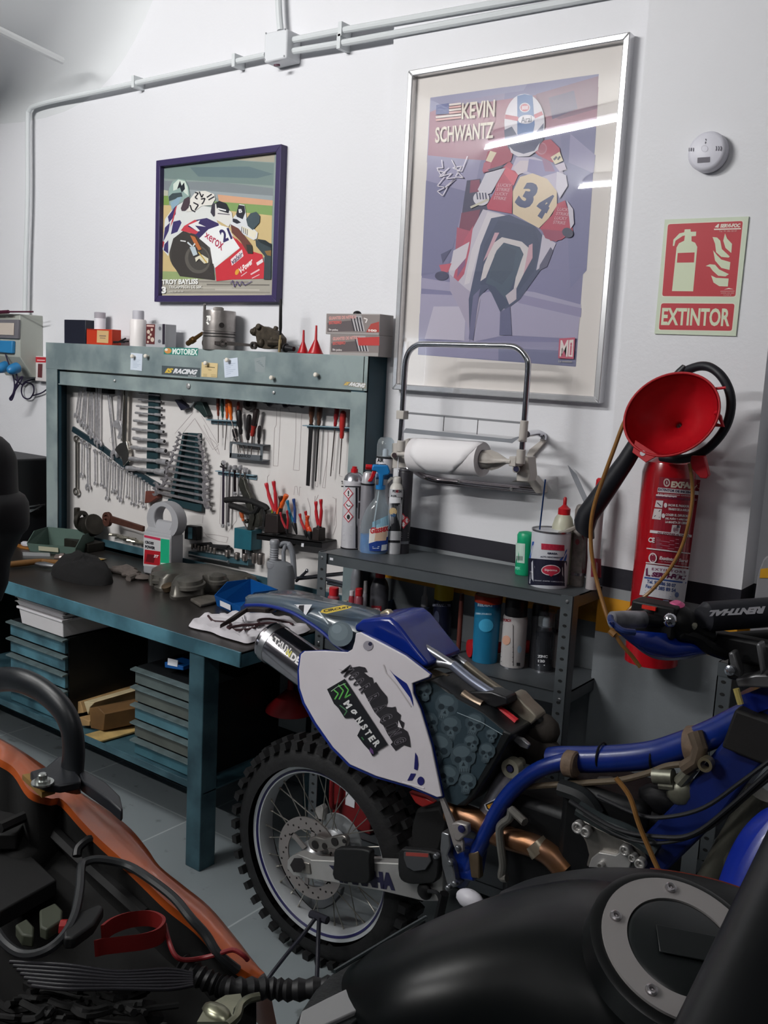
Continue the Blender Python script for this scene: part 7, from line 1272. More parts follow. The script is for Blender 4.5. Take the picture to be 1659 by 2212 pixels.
m_ = M(); m_.lathe([(.03, 0), (.03, .11), (.018, .14), (.018, .17)], (c.x-.02, 2.6, .452), (0, 0, 1), 20); m_.ring(Vector((c.x-.02, 2.585, .64)), (0, -1, 0), .014, .003, 18, 6); one(m_, 'small_bottle', mat('#77746c', .5), 'pale bottle with a wire ring on the lower shelf behind the silencer', 'bottle')
# shelving and machine at the right edge
xq = PY(1560, 1500, 2.42).x; t = thing('shelving_unit', (xq+.2, 2.5, 0), 'second grey slotted shelf, mostly cut by the right edge of the photo', 'shelving unit')
zq = PY(1600, 1440, 2.42).z; po = M().use(POSTM).box((xq-.018, 2.42, 0), (xq+.018, 2.423, zq)).box((xq-.018, 2.42, 0), (xq-.015, 2.456, zq)); po.use(mat('#0e0f10', .8))
for k_ in range(22): po.lathe([(.0045, 0), (.0045, .0004)], (xq, 2.4196, zq-.05-k_*.033), (0, -1, 0), 10, sx=1.5, u=(1, 0, 0))
build(po, 'post', None, t)
for z_ in (zq, .45, .12): build(M().box((xq-.018, 2.418, z_-.036), (xq+.6, 2.421, z_)).box((xq-.018, 2.42, z_-.003), (xq+.6, 2.72, z_)), 'shelf', GREYS, t)
g8 = lambda u, v: PY(*K_EXT(u, v), 2.50)
p_ = [g8(*q) for q in ((1300, 1690), (1340, 1480), (1375, 1380), (1400, 1355), (1500, 1340), (1560, 1700))]; dz = zq+.001-p_[0].z; 
t = thing('machine_case', (p_[0].x+.1, 2.5, zq), 'grey machine case with a yellow band at the right edge, behind the bar pad', 'machine')
p_[0].z = zq+.001; p_[-1].z = zq+.001
build(M().prism(p_, (0, .15, 0)), 'case_body', mat('#77767a', .5), t, bevel=.004)
q_ = [g8(*q)+UPY*.002 for q in ((1355, 1500), (1362, 1440), (1500, 1425), (1500, 1500))]; build(M().prism(q_, (0, .003, 0)), 'yellow_band', mat('#b8860e', .5), t)
# ---------------------------------------------------------------- blue motocross bike
YC = 1.975
bike = thing('motorcycle', (-1.1, YC, 0), 'blue and white motocross bike without its seat, standing in front of the shelves', 'motorcycle')
wc = Vector((-1.607, YC, .325)); NY = Vector((0, -1, 0))
RB = mat('#141416', .7, 0, .25, .2, 50, name='tyre_rubber'); RIMM = mat('#b9bdc0', .3, .35, name='rim_alloy'); RIMB = mat('#1d1b4a', .35, name='dark_rim_stripe')
pr = []
for i in range(21):
    th = PI*i/20; pr.append((.255+.068*math.sin(th)**.8, -math.cos(th)*.052))
rim = build(M().lathe([(.232, -.028), (.252, -.034), (.252, -.030), (.238, -.024), (.232, -.01), (.232, .01), (.238, .024), (.252, .030), (.252, .034), (.232, .028), (.226, .012), (.226, -.012), (.232, -.028)], wc, NY, 96, caps=False), 'rear_wheel', RIMM, bike, ang=50)
build(M().lathe([(.2345, .0285), (.2415, .0328)], wc, NY, 96, caps=False), 'rim_stripe', RIMB, rim)
build(M().lathe(pr, wc, NY, 96, caps=False), 'tire', RB, rim, ang=60)
kb = M()
for i in range(42):
    t0 = 2*PI*i/42
    for (y0_, y1_, ph, ro_) in ((-.056, -.026, 0, .326), (-.018, .018, .5, .338), (.026, .056, 0, .326)):
        a0 = t0+ph*2*PI/42; a1 = a0+2*PI/42*.52; P8 = []
        for rr_, k_ in ((.305, 1.), (ro_, .82)):
            for a, y in ((a0, y0_), (a1, y0_), (a1, y1_), (a0, y1_)):
                am = (a0+a1)/2; a = am+(a-am)*k_; ym = (y0_+y1_)/2; y = ym+(y-ym)*k_; P8.append(wc+Vector((math.cos(a)*rr_, y, math.sin(a)*rr_)))
        kb.hexa(P8[:4], P8[4:])
build(kb, 'tread_knobs', RB, rim)
build(M().lathe([(.012, -.07), (.03, -.065), (.045, -.05), (.045, -.035), (.022, -.02), (.022, .02), (.045, .035), (.045, .05), (.03, .06), (.012, .075)], wc, NY, 32), 'hub', ALU, rim)
dc = wc+NY*.062; DK = mat('#a39b98', .3, .8, name='disc_steel')
build(M().washer(dc, NY, .082, .118, .004, 72), 'brake_disc', DK, rim)
for i in range(6):
    a = 2*PI*i/6+.3; u = Vector((math.cos(a), 0, math.sin(a))); v = Vector((-math.sin(a), 0, math.cos(a)))
    build(M().prism([dc+u*.03-v*.012, dc+u*.085-v*.006+v*.01, dc+u*.085+v*.018, dc+u*.03+v*.006], NY*.004), 'disc_arm', DK, rim)
hm = M()
for i in range(36):
    a = 2*PI*i/36; rr_ = (.089, .1, .111)[i % 3]; hm.lathe([(.0032, 0), (.0032, .0004)], dc+Vector((math.cos(a), 0, math.sin(a)))*rr_+NY*.0041, NY, 8)
build(hm, 'disc_holes', mat('#1a1416', .8), rim)
SPM = mat('#a8a49c', .3, .9)
for i in range(32):
    a = 2*PI*i/32; s_ = 1 if i % 2 else -1; b = a+(.42 if (i//2) % 2 else -.42); p0 = wc+Vector((math.cos(b)*.043, s_*.042, math.sin(b)*.043)); p1 = wc+Vector((math.cos(a)*.228, s_*.006, math.sin(a)*.228))
    build(M().tube([p0, p1], .0016, 5).tube([p1+(p0-p1)*.06, p1], .003, 6), 'spoke', SPM, rim)
# swing arm
W = lambda f, u, v, Y: PY(*f(u, v), Y)
f = K_WHEEL; SWM = mat('#a9a8a6', .35, .45, .2, .05, 12, name='swingarm_alloy')
ys = 1.868
def slab(pts, f, Y, d, nm, mt, par=None, bev=.002, closed=False, smn=0):
    P_ = [W(f, u, v, Y) for u, v in pts]
    if smn: P_ = sm(P_, smn, True)
    return build(M().prism(P_, (0, d, 0)), nm, mt, par or bike, bevel=bev)
sw = slab([(450, 950), (480, 920), (520, 910), (620, 950), (780, 958), (1040, 965), (1250, 975), (1420, 960), (1520, 1000), (1520, 1235), (1380, 1232), (1100, 1165), (780, 1108), (620, 1082), (490, 1058), (445, 1010)], f, ys, .032, 'swingarm', SWM)
slab([(760, 950), (1520, 950), (1520, 1200), (1100, 1140), (780, 1080)], f, 2.05, .03, 'swingarm', SWM)
build(M().tube([W(f, 520, 985, 1.86), W(f, 520, 985, 1.85)+Vector((0, 0, 0))], .021, 6).cyl(W(f, 520, 985, 1.855), wc+Vector((0, .1, 0)), .011, 14), 'axle', DARKM, bike)
slab([(490, 945), (600, 975), (610, 1050), (500, 1035)], f, ys-.004, .005, 'chain_adjuster', mat('#85817c', .4, .7), sw)
A = Art(onY(f, ys-.0012), .0002); A.t('#1d1c3c', 'YAMAHA', [(735, 985), (1185, 1042), (1192, 1162), (778, 1100)], .09); A.ln('#d8d6d2', [(610, 952), (1250, 978)], 9); A.done('lettering', sw)
for q_, nm, c_ in ((((775, 880), (860, 870), (1005, 885), (1015, 960), (1012, 1100), (930, 1110), (770, 1085), (768, 960)), 'tie_down_pad', '#0f1012'), (((1220, 890), (1300, 880), (1480, 905), (1490, 1000), (1470, 1100), (1400, 1115), (1280, 1115), (1215, 1060)), 'tie_down_pad', '#0f1012')):
    o_ = slab(q_, f, 1.845, .022, nm, mat(c_, .6, 0, .2, .1, 60, name='black_foam'), None, .004, smn=3)
slab([(1250, 895), (1420, 905), (1440, 960), (1400, 1020), (1320, 1030), (1270, 1000), (1250, 940)], f, 1.838, .006, 'pad_patch', mat('#3b3d40', .6), o_); A = Art(onY(f, 1.8378), .0003); A.ln('#8c3a34', [(1265, 908), (1420, 918)], 26); A.done('red_tab', o_)
slab([(600, 800), (650, 792), (700, 805), (760, 790), (830, 780), (858, 810), (850, 860), (800, 885), (740, 870), (680, 890), (620, 880), (590, 840)], f, 1.885, .015, 'caliper_bracket', mat('#8d8985', .35, .8, .2), None, .003, smn=2)
for u, v, r_ in ((640, 845, .012), (705, 855, .009), (775, 825, .012), (840, 820, .006)): c = W(f, u, v, 1.884); build(M().lathe([(r_, 0), (r_, .001)], c, NY, 16), 'bracket_hole', mat('#121010', .8), bike)
slab([(640, 590), (680, 570), (700, 600), (700, 680), (640, 660)], f, 2.03, .02, 'chain_guide', mat('#9a9896', .4), None)
build(M().lathe([(.05, 0), (.082, 0), (.084, .003), (.082, .006), (.05, .006)], wc+Vector((0, .07, 0)), NY, 48), 'rear_sprocket', mat('#8f9294', .4, .6), rim)
slab([(620, 1110), (820, 1150), (810, 1200), (760, 1260), (700, 1290), (610, 1290)], f, 2.06, .02, 'chain_block', mat('#5c6064', .5), None, .004)
# side number plate
f = K_PANEL; WP = mat('#cfcacf', .4, 0, .06, .03, 6, name='white_side_panel')
YP = 1.835
blue_o = [(555, 468), (700, 462), (880, 478), (910, 435), (925, 348), (960, 335), (1120, 415), (1260, 492), (1436, 628), (1430, 655), (1318, 696), (1322, 760), (1372, 870), (1448, 1120), (1522, 1478), (1478, 1486), (1295, 1412), (1050, 1342), (870, 1262), (748, 1138), (628, 968), (550, 826), (520, 720), (517, 600), (532, 488)]
white_o = [(565, 470), (700, 466), (860, 476), (895, 455), (912, 400), (920, 345), (950, 338), (1110, 420), (1260, 500), (1430, 632), (1424, 648), (1308, 690), (1313, 760), (1362, 870), (1438, 1120), (1513, 1470), (1480, 1476), (1300, 1400), (1060, 1330), (880, 1250), (762, 1130), (644, 962), (566, 824), (532, 720), (526, 600), (540, 490)]
slab(blue_o, f, YP+.006, .008, 'side_panel_edge', BLUE, None, .001)
def ydish(u, v): 
    k_ = max(-1, min(1, ((u-520)*.6-(v-900)*.3)/500)); return YP-.012*(1-k_*k_)
pan = slab(white_o, f, YP, .006, 'side_panel', WP, None, .002)
A = Art(onY(f, YP-.0012), .0003)
A.p('#0c2070', [(1150, 590), (1180, 625), (1270, 690), (1295, 740), (1310, 790), (1318, 850), (1295, 790), (1200, 660)], .3)
A.p('#1a1a5c', [(1330, 1165), (1345, 1190), (1352, 1250), (1345, 1290), (1322, 1280), (1326, 1220)]); A.p('#1a1a5c', [(1300, 1310), (1335, 1312), (1310, 1358), (1275, 1360)]); A.el('#1a1a5c', (1368, 1362), 24, 30); A.ln('#e2dee2', [(1240, 1370), (1390, 1410)], 10); A.el('#8f8b94', (1005, 430), 34, 34); A.el('#24243c', (1020, 418), 14, 14)
A.ln('#b8b2b4', [(1110, 560), (1130, 620), (1200, 700), (1300, 850)], 8)
DG = '#27252a'
A.p(DG, [(795, 590), (830, 600), (870, 570), (900, 580), (945, 572), (985, 580), (1000, 610), (975, 612), (1015, 645), (1035, 650), (1045, 690), (1060, 680), (1085, 720), (1135, 780), (1140, 820), (1125, 850), (1170, 855), (1195, 850), (1200, 880), (1230, 905), (1225, 940), (1255, 960), (1245, 1000), (1275, 1020), (1290, 1060), (1298, 1130), (1250, 1115), (1195, 1155), (1160, 1110), (1175, 1095), (1140, 1040), (1110, 980), (1085, 960), (1090, 935), (1050, 890), (1000, 800), (960, 720), (900, 640), (850, 610)])
LT = [('M', 862, 605, 58, -0.9), ('O', 905, 640, 40, -.95), ('O', 940, 680, 40, -1.), ('R', 985, 725, 48, -1.02), ('R', 1045, 790, 48, -1.05), ('A', 1090, 860, 50, -1.1), ('C', 1130, 925, 46, -1.12), ('I', 1165, 985, 26, -1.15), ('N', 1190, 1030, 44, -1.18), ('G', 1225, 1085, 46, -1.2)]
for ch, x, y, w_, an in LT:
    ux_, uy_ = math.cos(-an), math.sin(-an); vx_, vy_ = math.sin(-an), -math.cos(-an); h_ = 88; w_ *= .82
    tl = (x+vx_*h_*.5-ux_*w_*.5, y+vy_*h_*.5-uy_*w_*.5); tr = (x+vx_*h_*.5+ux_*w_*.5, y+vy_*h_*.5+uy_*w_*.5); bl = (x-vx_*h_*.5-ux_*w_*.5, y-vy_*h_*.5-uy_*w_*.5); br_ = (x-vx_*h_*.5+ux_*w_*.5, y-vy_*h_*.5+uy_*w_*.5)
    A.t('#77727a', ch, [tl, tr, br_, bl], .06); q2 = [(p[0]*.9+x*.1, p[1]*.9+y*.1) for p in (tl, tr, br_, bl)]; A.t('#1b1a1e', ch, q2, .01)
A.p('#d8d4d8', [(1215, 945), (1240, 1000), (1210, 990)])
BK = '#15161c'
A.p(BK, [(722, 730), (845, 658), (1140, 1110), (1060, 1160), (1075, 1165), (1035, 1192), (1012, 1150), (975, 1110), (930, 1050), (945, 1020), (960, 990), (900, 925), (845, 930), (800, 860), (770, 830)])
A.ln('#5cb050', [(770, 735), (800, 760), (775, 800)], 9); A.ln('#5cb050', [(800, 700), (835, 740), (805, 800)], 9); A.ln('#5cb050', [(835, 690), (870, 735), (845, 790), (885, 765)], 9); A.ln('#a8c8a8', [(750, 745), (790, 715), (850, 690)], 4); A.ln('#4a7a54', [(810, 840), (860, 880), (840, 910)], 8)
for ch, x, y, w_ in (('M', 865, 835, 46), ('Ø', 905, 890, 40), ('N', 945, 945, 36), ('S', 980, 990, 30), ('T', 1005, 1030, 32), ('E', 1032, 1070, 32), ('R', 1065, 1105, 36)):
    an = -.98; ux_, uy_ = math.cos(-an), math.sin(-an); vx_, vy_ = math.sin(-an), -math.cos(-an); h_ = 48
    A.t('#d8d8d8', ch, [(x+vx_*h_*.5-ux_*w_*.5, y+vy_*h_*.5-uy_*w_*.5), (x+vx_*h_*.5+ux_*w_*.5, y+vy_*h_*.5+uy_*w_*.5), (x-vx_*h_*.5+ux_*w_*.5, y-vy_*h_*.5+uy_*w_*.5), (x-vx_*h_*.5-ux_*w_*.5, y-vy_*h_*.5-uy_*w_*.5)], .05)
A.ln('#3f7a4c', [(960, 1060), (975, 1080)], 8); A.p('#5a3a6c', [(1020, 1130), (1040, 1150), (1045, 1180), (1015, 1160)]); A.done('stickers', pan)
# strut that runs down from the plate
slab([(1490, 1470), (1515, 1470), (1590, 1640), (1659, 1790), (1659, 1850), (1620, 1870), (1590, 1800)], f, YP+.01, .01, 'panel_stay', mat('#8f8a88', .4, .3), None)
# silencer
a_, b_ = W(f, 325, 392, 1.912), W(f, 690, 650, 1.912); u = (b_-a_).normalized(); SIL2 = mat('#b9b3b8', .16, 1., .1, name='polished_silencer')
se = build(M().lathe([(.03, -.012), (.05, -.008), (.057, .0), (.058, .02), (.058, (b_-a_).length), (.05, (b_-a_).length+.03), (.025, (b_-a_).length+.09)], a_, u, 48), 'silencer', SIL2, bike)
build(M().lathe([(.0595, .01), (.0595, .03), (.058, .031)], a_, u, 48, caps=False), 'silencer_strap', STEEL, se); build(M().lathe([(.028, -.013), (.02, -.012), (.02, .03)], a_, u, 24), 'outlet', DARKM, se)
def sil_map(uu, vv, d=0):
    r = ray(*f(uu, vv)); w0 = O0-a_; d1 = r-u*r.dot(u); d2 = w0-u*w0.dot(u); aa = d1.dot(d1); bb = 2*d1.dot(d2); cc = d2.dot(d2)-(.0583+d)**2; D_ = max(0, bb*bb-4*aa*cc); return O0+r*((-bb-math.sqrt(D_))/(2*aa))
A = Art(sil_map, .0012); A.cv = 30; A.p('#1c1a22', [(345, 355), (372, 345), (560, 500), (535, 560), (500, 545), (345, 395)]); A.t('#d8d4d4', 'THUN', [(362, 362), (478, 450), (455, 505), (352, 402)], .05); A.t('#c9c04c', 'N', [(452, 450), (482, 470), (462, 512), (436, 490)], .05); A.t('#d8d4d4', 'DER', [(486, 475), (575, 540), (550, 590), (465, 520)], .05); A.el('#d8d4d4', (345, 380), 6, 9); A.done('lettering', se)
# rear fender (loft between near edge, ridge and far edge)
near = [(160, 150), (300, 150), (460, 190), (590, 262), (700, 340), (790, 425), (860, 470), (905, 470)]
ridge = [(200, 100), (330, 84), (510, 96), (690, 126), (860, 160), (980, 195), (1080, 232), (1140, 238)]
rows = []
def fr(Yn, Yr):
    N_ = sm([W(f, u, v, Yn) for u, v in near], 4); R_ = sm([W(f, u, v, Yr) for u, v in ridge], 4); return N_, R_
N_, R_ = fr(1.875, YC-.02)
for p, q_ in zip(N_, R_):
    far = Vector((q_.x+.0, 2*YC-1.875-.01, p.z+.0)); c1 = p.lerp(q_, .35)+Vector((0, -.008, .016)); c2 = p.lerp(q_, .75)+Vector((0, -.004, .014)); rows.append([p, c1, c2, q_, Vector((q_.x, YC+.03, q_.z-.004)), far.lerp(q_, .3)+Vector((0, 0, .002)), far])
FEN = mat('#3f4f60', .25, 0, .5, .0, 13, hex2='#6c7a84', coat=.5, name='skull_print_fender')
fd = build(M().loft(rows), 'rear_fender', FEN, bike, solid=.003, ang=60)
build(M().tube([p+Vector((0, -.001, -.001)) for p in N_], .005, 8), 'fender_edge', BLUE, fd)
def fmap(uu, vv, d=0):   # point of the near slope of the fender
    best = min(range(len(N_)), key=lambda i: abs(pixof(N_[i].lerp(R_[i], .5))[0]-f(uu, vv)[0])); n_, r_ = N_[best], R_[best]
    k_ = (f(uu, vv)[1]-pixof(n_)[1])/((pixof(r_)[1]-pixof(n_)[1]) or 1); yy = n_.y+(r_.y-n_.y)*k_-.012*math.sin(PI*max(0, min(1, k_)))-.006-d; return PY(*f(uu, vv), yy)
def pixof(p):
    v = Vector(p)-O0; return CX+FPX*v.dot(right)/v.dot(fwd), CY-FPX*v.dot(up)/v.dot(fwd)
gF_ = lambda uu, vv, d=0: PY(*f(uu, vv), 1.868-d+max(0, (470-vv))*.0001+.0*uu)
A = Art(lambda uu, vv, d=0: PY(*f(uu, vv), 1.884-d+((vv-190)*-.00012)), .0004)
A.p('#d8d8dc', [(470, 146), (620, 146), (575, 222), (455, 200)]); A.p('#1a1a22', [(478, 150), (512, 150), (480, 190)]); A.p('#1a1a22', [(530, 152), (565, 150), (560, 214), (515, 200)])
A.p('#c9ae3c', [(690, 180), (840, 150), (895, 160), (880, 172), (720, 210), (675, 200)]); A.t('#2a2414', 'CIRCUIT', [(695, 182), (880, 156), (880, 166), (700, 202)], .05); A.ln('#b8c0c4', [(665, 195), (730, 280)], 9)
A.el('#4c5960', (815, 350), 86, 86, 0, 28); A.el('#59666d', (805, 335), 62, 60, 0, 24); A.el('#66737a', (790, 315), 34, 30); A.done('graphics', fd)
# blue airbox lid beside the plate
t_ = [(905, 292), (960, 250), (1080, 236), (1150, 240), (1200, 280), (1240, 330), (1330, 450), (1420, 565), (1385, 590), (1260, 500), (1110, 420), (1060, 410), (985, 360), (965, 345), (915, 338)]
slab(t_, f, 1.88, .16, 'airbox_cover', mat('#0c2478', .25, 0, .15, .05, 10, coat=.3), None, .012)
# skull printed airbox
f = K_SKULL; sk = [(125, 372), (265, 335), (400, 420), (450, 470), (690, 600), (860, 742), (925, 772), (920, 800), (860, 900), (740, 1110), (620, 1290), (540, 1365), (480, 1365), (372, 1328), (340, 1200), (250, 850), (150, 500)]
ab = slab(sk, f, 1.865, .10, 'airbox_side', mat('#121416', .4), None, .006)
A = Art(onY(f, 1.8645), .0002); A.p('#2c3a42', [(130, 374), (268, 340), (445, 470), (690, 608), (858, 748), (800, 880), (690, 1080), (560, 1300), (480, 1355), (378, 1322), (345, 1200), (255, 850), (155, 500)], .3)
def skull(cx, cy, s, rot, l='#4e5c63', d='#232d34', m='#3c4950'):
    s *= 1.3
    ct, st = math.cos(rot), math.sin(rot); T = lambda x, y: (cx+(x*ct-y*st)*s, cy+(x*st+y*ct)*s)
    A.p(m, [T(x, y) for x, y in ((-.95, -.2), (-.8, -.8), (-.3, -1.15), (.3, -1.15), (.8, -.8), (.95, -.2), (.8, .3), (.5, .5), (.42, 1.0), (0, 1.15), (-.42, 1.0), (-.5, .5), (-.8, .3))], .3)
    A.el(l, T(-.1, -.55), .62*s, .42*s, rot, 18, .3); A.p(l, [T(-.3, .1), T(.3, .1), T(.34, .9), T(-.34, .9)], .3)
    A.el(d, T(-.38, .02), .26*s, .24*s, rot, 14, .3); A.el(d, T(.4, .02), .26*s, .24*s, rot, 14, .3); A.p(d, [T(0, .2), T(.14, .5), T(-.14, .5)], .3)
    for k_ in range(4): A.ln(d, [T(-.25+.17*k_, .68), T(-.25+.17*k_, .98)], .04*s)
for q_ in ((390, 560, 78, .25), (430, 730, 70, .1), (260, 690, 60, -.4), (620, 700, 66, .3), (330, 900, 88, .3), (530, 980, 86, -.05), (720, 930, 56, .2), (400, 1130, 70, .5), (560, 1180, 60, .2), (210, 430, 55, -.2), (600, 850, 50, -.3), (760, 790, 40, 0)): skull(*q_)
A.ln('#97a4a8', [(480, 600), (680, 680), (850, 780)], 5); A.done('skull_print', ab)
# subframe and bright struts
AL2 = mat('#9d9ea2', .3, .8, .15, name='frame_alloy'); f = K_SHLOW
def strut(pts, f, Y, r, nm='subframe_rail', mt=AL2, n=12, flat=None):
    P_ = [W(f, u, v, (Y if not isinstance(Y, (list, tuple)) else Y[i])) for i, (u, v) in enumerate(pts)]
    return build(M().tube(sm(P_, 4) if len(P_) > 2 else P_, r, n), nm, mt, bike)
strut([(530, 410), (600, 470), (760, 540), (920, 640)], f, 2.03, .010); strut([(690, 545), (740, 575), (850, 645)], f, 1.93, .010); strut([(850, 645), (960, 735), (1090, 820)], f, 1.93, .013, 'subframe_rail', mat('#8c92a4', .3, .7)); strut([(920, 640), (1020, 720), (1135, 800)], f, 2.03, .010, 'subframe_rail', mat('#7c7468', .4, .6))
strut([(680, 665), (740, 640), (800, 635), (860, 650)], f, 1.93, .012, 'cross_tube'); strut([(470, 375), (505, 360), (520, 400), (500, 405), (480, 380)], f, 1.97, .010, 'seat_mount', mat('#a89c84', .35, .7)); c = W(f, 600, 470, 1.99); build(M().washer(c, NY, .006, .018, .02, 20), 'bolt_eye', AL2, bike)
m_ = M(); m_.cyl(W(f, 745, 710, 1.93), W(f, 820, 740, 1.93), .02, 14); m_.ball(W(f, 740, 700, 1.93), .016, 10); build(m_, 'reservoir', mat('#5c5244', .5, .4, .3), bike)
strut([(905, 800), (960, 840), (1010, 865)], f, 1.90, .012, 'hose_joint', mat('#8c7c6c', .35, .8)); m_ = M(); P_ = [W(f, u, v, 1.91) for u, v in ((935, 790), (1060, 790), (1140, 820), (1150, 860), (1080, 880), (990, 850))]; m_.prism(P_, (0, .05, 0)); build(m_, 'battery_box', mat('#232326', .35, .3), bike, bevel=.004)
P_ = sm([W(f, u, v, 1.93) for u, v in ((1040, 885), (1080, 880), (1130, 905), (1195, 955))], 4); build(M().tube(P_, .010, 8), 'red_clip', mat('#c02830', .4), bike)
m_ = M(); P_ = sm([W(f, u, v, 1.96) for u, v in ((1080, 880), (1170, 800), (1240, 860), (1300, 920), (1295, 950), (1230, 1000), (1180, 1010), (1110, 960))], 3, True); m_.prism(P_, (0, .05, 0)); build(m_, 'shock_reservoir', mat('#8c8578', .4, .4, .25), bike, bevel=.008)
m_ = M(); m_.ball(W(f, 1270, 950, 1.99), .05, 14, (1, .4, .6)); build(m_, 'intake_boot', BLACK, bike)
m_ = M()
for (u, v, r_) in ((1330, 990, .05), (1270, 1080, .06), (1350, 1120, .05), (1200, 1100, .04)): m_.ball(W(f, u, v, 2.0), r_, 12, (1, .6, .8))
build(m_, 'airbox_boot', mat('#2b2520', .8, 0, .3, .3, 20), bike)
slab([(1170, 1030), (1225, 1045), (1265, 1080), (1255, 1105), (1215, 1090), (1180, 1060)], f, 1.9, .012, 'mount_lug', AL2, None, .003)
# shock absorber
f = K_ENG; a_, b_ = W(f, 730, 95, 1.93), W(f, 560, 420, 1.93); u = (b_-a_).normalized(); L_ = (b_-a_).length
sh = build(M().lathe([(.016, .0), (.024, .03), (.031, .06), (.033, .09), (.033, L_), (.028, L_+.03)], a_, u, 28), 'shock_absorber', mat('#9b9ba3', .35, .6, .15, name='shock_alloy'), bike)
build(M().washer(a_+NY*.012, NY, .011, .023, .024, 28).cyl(a_+NY*.0, a_-NY*.02, .012, 16), 'shock_eye', mat('#b8b4a0', .3, .7), sh); build(M().cyl(a_+NY*.037, a_-NY*.01, .008, 16), 'eye_bolt', mat('#4a4a7c', .3, .8), sh)
A = Art(onY(f, 1.895), .0004); A.p('#c9c9cf', [(508, 362), (605, 312), (620, 395), (568, 432), (520, 395)]); A.p('#18161a', [(518, 362), (598, 325), (610, 392), (568, 420), (528, 390)]); A.p('#d89a2c', [(528, 366), (592, 342), (602, 388), (568, 408), (535, 385)])
for k_ in range(6): A.ln('#3a240c', [(545+10*k_, 355-2*k_), (562+6*k_, 395)], 3)
A.done('sticker', sh)
# frame
FR = BLUEF
f = K_BAR; 
P_ = [W(cr(0, 0, 1), u, v, Y) for u, v, Y in ((995, 1905, 1.90), (1020, 1860, 1.885), (1050, 1800, 1.88), (1085, 1735, 1.88), (1125, 1690, 1.885), (1170, 1660, 1.89), (1230, 1642, 1.90))]
fm = build(M().tube(sm(P_, 5), .019, 16), 'frame', FR, bike)
P_ = [W(cr(0, 0, 1), u, v, 1.93) for u, v in ((1190, 1642), (1215, 1640), (1300, 1640), (1400, 1632), (1470, 1612), (1540, 1585), (1600, 1555), (1680, 1520))]
build(M().tube(sm(P_, 5), .030, 18), 'top_tube', FR, bike)
P_ = [W(cr(0, 0, 1), u, v, 1.92) for u, v in ((1640, 1590), (1580, 1660), (1520, 1740), (1440, 1820), (1380, 1880), (1340, 1960))]
build(M().loft([[p+Vector((-.05, -.02, 0)), p+Vector((.045, -.035, 0)), p+Vector((.05, .09, 0)), p+Vector((-.05, .09, 0))] for p in P_], closed=True, cap=True), 'radiator_shroud', mat('#0a1c58', .35, 0, .3, .05, 10), bike, bevel=.008)
for u, v, rr_ in ((1233, 1650, .026), (1500, 1610, .037)):
    p = W(cr(0, 0, 1), u, v, 1.90 if rr_ < .03 else 1.93); d_ = Vector((1, 0, .12 if rr_ < .03 else .3)).normalized()
    build(M().lathe([(rr_, -.014), (rr_+.004, -.01), (rr_+.004, .012), (rr_, .016)], p, d_, 20), 'tape_wrap', mat('#6d5a4a', .7, 0, .3, .2, 60), bike)
build(M().tube([W(K_BAR, 1090, 1380, 1.895), W(K_BAR, 1130, 1500, 1.885), W(K_BAR, 1100, 1600, 1.885), W(K_BAR, 1010, 1660, 1.89)], .016, 10), 'tape_tail', mat('#5c4e40', .8, 0, .3), bike)
for u in (1300, 1415): p = W(cr(0, 0, 1), u, 1634, 1.93); build(M().ring(p, (1, 0, .1), .0305, .0025, 20, 6), 'cable_tie', BLACK, bike)
HS = mat('#15161a', .5); 
def wire(pts, Y, r, nm, mt, f=cr(0, 0, 1)): return build(M().tube(sm([W(f, u, v, Y) for u, v in pts], 5), r, 8), nm, mt, bike)
wire([(1130, 1700), (1200, 1695), (1280, 1690), (1340, 1685), (1400, 1670), (1440, 1655), (1480, 1650)], 1.90, .007, 'wiring_loom', mat('#5c5040', .6))
wire([(1330, 1680), (1360, 1720), (1380, 1780), (1405, 1840), (1425, 1885)], 1.82, .0055, 'breather_hose', HOSEM)
wire([(1290, 1720), (1380, 1760), (1440, 1765), (1520, 1745), (1600, 1690), (1680, 1630)], 1.84, .0045, 'control_cable', HS); wire([(1230, 1730), (1330, 1790), (1430, 1808), (1500, 1800), (1580, 1740), (1680, 1650)], 1.84, .005, 'control_cable', HS); wire([(1260, 1760), (1350, 1810), (1440, 1820), (1530, 1790), (1620, 1715), (1690, 1660)], 1.845, .004, 'control_cable', HS)
wire([(1250, 1745), (1300, 1775), (1360, 1800), (1420, 1840)], 1.86, .018, 'coolant_hose', mat('#20282a', .45)); wire([(1210, 1700), (1260, 1720), (1290, 1760)], 1.88, .02, 'coolant_hose', mat('#15181a', .45))
# engine
m_ = M(); m_.box((-1.0, 1.90, .42), (-.62, 2.06, .72)); m_.box((-.86, 1.89, .55), (-.66, 2.06, .80)); build(m_, 'engine_block', mat('#17181a', .5, .5, .3, .2, 20), bike, bevel=.02)
EN2 = mat('#96928c', .35, .75, .3, .15, 18, name='engine_alloy')
f = K_ENG
m_ = M(); m_.prism([W(f, u, v, 1.875) for u, v in ((1120, 500), (1170, 470), (1220, 480), (1260, 510), (1420, 580), (1560, 660), (1590, 740), (1500, 790), (1180, 780), (1200, 700), (1180, 620))], (0, .05, 0)); build(m_, 'cylinder_head', EN2, bike, bevel=.006)
m_ = M(); m_.prism([W(f, u, v, 1.862) for u, v in ((1220, 720), (1270, 680), (1380, 700), (1440, 660), (1470, 640), (1500, 700), (1470, 790), (1200, 780))], (0, .02, 0))
for (u, v, r_) in ((1150, 500, .014), (1200, 530, .012), (1300, 750, .008), (1460, 650, .012), (1560, 740, .012), (1510, 700, .009)): m_.lathe([(r_, 0), (r_, .018), (r_*.6, .02), (r_*.5, .01)], W(f, u, v, 1.868), NY, 16)
build(m_, 'head_cover', mat('#b8b6b4', .3, .6, .1), bike, bevel=.003)
